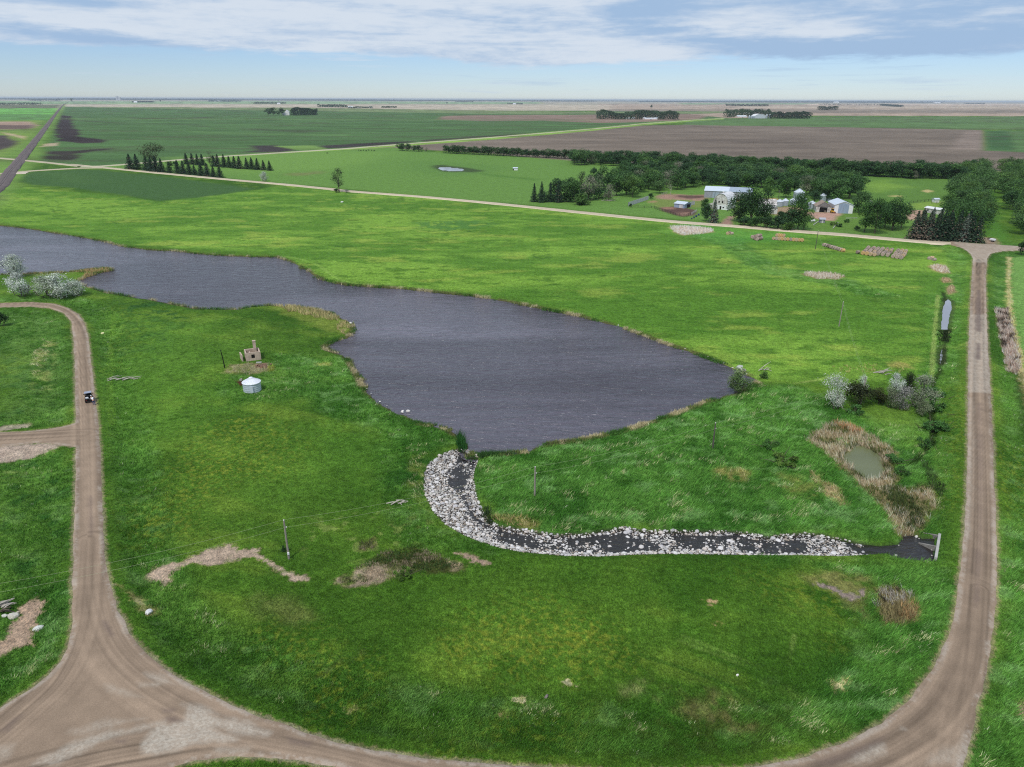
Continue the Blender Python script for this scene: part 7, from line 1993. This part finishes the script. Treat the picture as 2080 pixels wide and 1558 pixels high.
for i, (a, b, k, zz) in enumerate(((1528, 484, 0, .66), (1533, 487, 3, .66), (1538, 488.5, 0, .66), (1543, 487.5, 5, .66), (1546, 486.5, 1, .66), (1534, 483, 5, .66), (1540, 483.5, 1, .66), (1538, 486, 0, 1.7), (1543, 485, 3, 1.6))):
    bale(G(a, b), BR.uniform(0, 3), k, 'dark hay bale dumped in the small round heap west of the yellow row', 'bales of the small heap', zz)
for i in range(11):
    f = i / 10; bale(G(1571 + 58 * f, 487 + 3.5 * f), rz_of((1571, 487), (1629, 490.5)) + 1.5, [2, 0, 2, 4, 2, 4, 1, 4, 2, 4, 4][i], 'yellowish hay bale in the long row by the farm road', 'bales of the yellow row')
for i in range(4): bale(G(1577 + i * 4.6, 486 + i * .3), rz_of((1571, 487), (1629, 490.5)) + 1.5, [2, 4, 4, 2][i], 'yellowish hay bale on top of the long row by the farm road', 'top bales of the yellow row', 1.95)
for i, (a, b) in enumerate(((1478, 476), (1482, 474.5), (1486, 476))): bale(G(a, b), BR.uniform(0, 3), [2, 5, 0][i], 'pale broken bale in the weeds beside the reed bed', 'broken bales by the reed bed', .4)
for i, (a, b) in enumerate(((1888, 527), (1893, 526), (1897, 529))): bale(G(a, b), BR.uniform(0, 3), [0, 2, 1][i], 'grey broken bale in the weeds at the head of the roadside ditch', 'broken bales by the ditch head', .35)

# ---- cattle in the far pasture
COWM = pm('black_cow_hide', S(26, 22, 22), .8, var=.2)
V = [(0, 0, 1.05), (.55, 0, 1.1), (-.65, 0, 1.1), (.95, 0, 1.25), (1.25, 0, 1.15), (1.5, 0, 1.0), (-.85, 0, 1.0), (-.95, 0, .5)]; E = [(0, 1), (0, 2), (1, 3), (3, 4), (4, 5), (2, 6), (6, 7)]
Rr = [(.36, .42), (.33, .4), (.32, .38), .2, .15, .1, .05, .03]
for lx, b in ((.55, 1), (-.65, 2)):
    for s in (-1, 1):
        q = len(V); V += [(lx, s * .2, .75), (lx - .06 * (b == 2), s * .2, .42), (lx, s * .2, .04)]; E += [(b, q), (q, q + 1), (q + 1, q + 2)]; Rr += [.13, .08, .06]
cow0 = skin_obj('cow', V, E, Rr, COWM, None, 0, 1)
for i, (a, b) in enumerate(((733, 307.2), (738, 306.6), (744, 307.4), (749, 306.4), (755, 307), (760, 307.3), (729, 306.4), (665, 312.5))):
    c = cow0 if i == 0 else cow0.copy()
    if i: COL.objects.link(c)
    x, y = G(a, b); c.location = (x, y, 0); c.rotation_euler = (0, 0, i * 1.3)
    if i < 7: tag(c, 'black cow in the small herd at the far edge of the pasture', 'cow', 'cattle herd at the far edge of the pasture')
    else: tag(c, 'black cow standing apart from the herd in the far pasture', 'cow')

# ---- far farms
FW = pm('far_white_building', S(226, 226, 226), .7, var=.06); FR = pm('far_pale_roof', S(214, 218, 224), .6, var=.06); FPK = pm('far_pinkish_building', S(206, 186, 178), .8, var=.1)


def farb(px, py, wpx, hpx, label, wall=FW, roof=FR, ridge='along', name='farm_building'):
    w = pxh(px, py, wpx); h = pxh(px, py, hpx)
    return gable(name, label, 'building', G(px, py), w, w * .7, h * .6, h * .4, .1, wall, roof, ridge, [(0, 0, w * .15, h * .35, GREYM)])


farb(583, 234.2, 8, 9, 'white house with a steep gable in the green crop field', ridge='depth', name='farmhouse'); farb(577, 234.4, 5, 4, 'low white shed west of the steep white house', name='shed')
farb(1281, 242.4, 17, 3.5, 'long low white house before the dark wood of the white farm'); farb(1322, 243.3, 22, 3.2, 'long low building east of the long white house', FPK); farb(1309, 243, 4, 3.5, 'small white shed between the two long buildings'); farb(1333, 242.8, 6, 4, 'white gable at the east end of the white farm')
farb(1508, 239.6, 17, 4, 'low pinkish building west of the round-roofed barn', FPK); farb(1524, 231, 17, 4, 'white roof showing behind the far farm wood')
mid = G(1544, 240.5); w = pxh(1544, 240.5, 19); h = pxh(1544, 240.5, 7)
t = thing('round_roofed_barn', 'white round-roofed barn of the far farm', 'barn', (*mid, 0)); ar = [(w / 2 * math.cos(a), h * .35 + h * .65 * math.sin(a)) for a in np.linspace(0, math.pi, 13)]
m = MB(); m.extrude_y([(-w / 2, -.2), (w / 2, -.2)] + ar, 0, w); m.build('wall', pm('far_grey_wall', S(186, 192, 200), .7, var=.08), t)
m = MB()
for i in range(12): m.extrude_y([ar[i], ar[i + 1], (ar[i + 1][0] * 1.05, ar[i + 1][1] + .5), (ar[i][0] * 1.05, ar[i][1] + .5)], -.6, w + .6)
m.build('roof', FW, t)
for px, d, hh, lb in ((1522, 3.2, 5, 'far grain bin beside the pinkish building'), (1526.5, 3.2, 5, 'far grain bin second from the pinkish building'), (1531, 3.2, 5, 'far grain bin touching the round-roofed barn'), (1557, 2.6, 7, 'tall far bin just east of the round-roofed barn'), (1563.5, 3.6, 8, 'tallest far silo east of the round-roofed barn')):
    bin_('grain_bin', lb, G(px, 240.6), pxh(px, 240.6, d), pxh(px, 240.6, hh * .72), pxh(px, 240.6, hh * .28), GALV, GALVR, ribs=0, scale_hatch=False)
for px, py, w, h, lb in ((712, 219.4, 8, 3, 'far white building at the west end of the pale farm'), (728, 219.8, 6, 2.5, 'far white building in the middle of the pale farm'), (752, 219.6, 7, 2.5, 'far white building at the east end of the pale farm'), (275, 208.8, 5, 2.5, 'far white building by the grove east of the railway'),
                         (566, 212, 5, 2.5, 'far white building by the grove in the bright strip'), (440, 206.4, 10, 2, 'far white building by the skyline grove'), (1045, 212.2, 5, 2, 'far white building by the small grove in the tan fields'), (1700, 209, 8, 2, 'far white building near the eastern skyline'), (1905, 210, 9, 2, 'far white building close to the east end of the skyline')):
    farb(px, py, w, h, lb)
x, y = G(239, 203.6); m = MB(); h = pxh(239, 203.6, 6); m.box((0, 0, h / 2), (h * .5, h * .5, h)); m.box((h * .5, 0, h * .35), (h * .7, h * .5, h * .7)); tag(m.build('grain_elevator', pm('far_hazy_concrete', S(176, 180, 186), .8, var=.05), None, (x, y, 0), bevel=.3), 'tiny grain elevator on the skyline east of the railway', 'elevator')

# ------------------------------------------------------------------ the air: one closed box of thin even haze
def build_haze():
    hx = 70000.0; z0, z1 = -3.0, 75.0
    mb = MB(); mb.box((0, 0, (z0 + z1) / 2), (2 * hx, 2 * hx, z1 - z0))
    m = bpy.data.materials.new('thin_haze'); m.use_nodes = True; nt = m.node_tree; nt.nodes.clear()
    out = nt.nodes.new('ShaderNodeOutputMaterial'); v = nt.nodes.new('ShaderNodeVolumePrincipled')
    v.inputs['Color'].default_value = (.80, .89, 1.0, 1); v.inputs['Density'].default_value = HAZE
    v.inputs['Anisotropy'].default_value = 0.1
    nt.links.new(v.outputs[0], out.inputs['Volume'])
    o = mb.build('haze', m); tag(o, 'thin pale blue haze lying over the prairie', kind='stuff')


HAZE = 3.2e-5
build_haze()
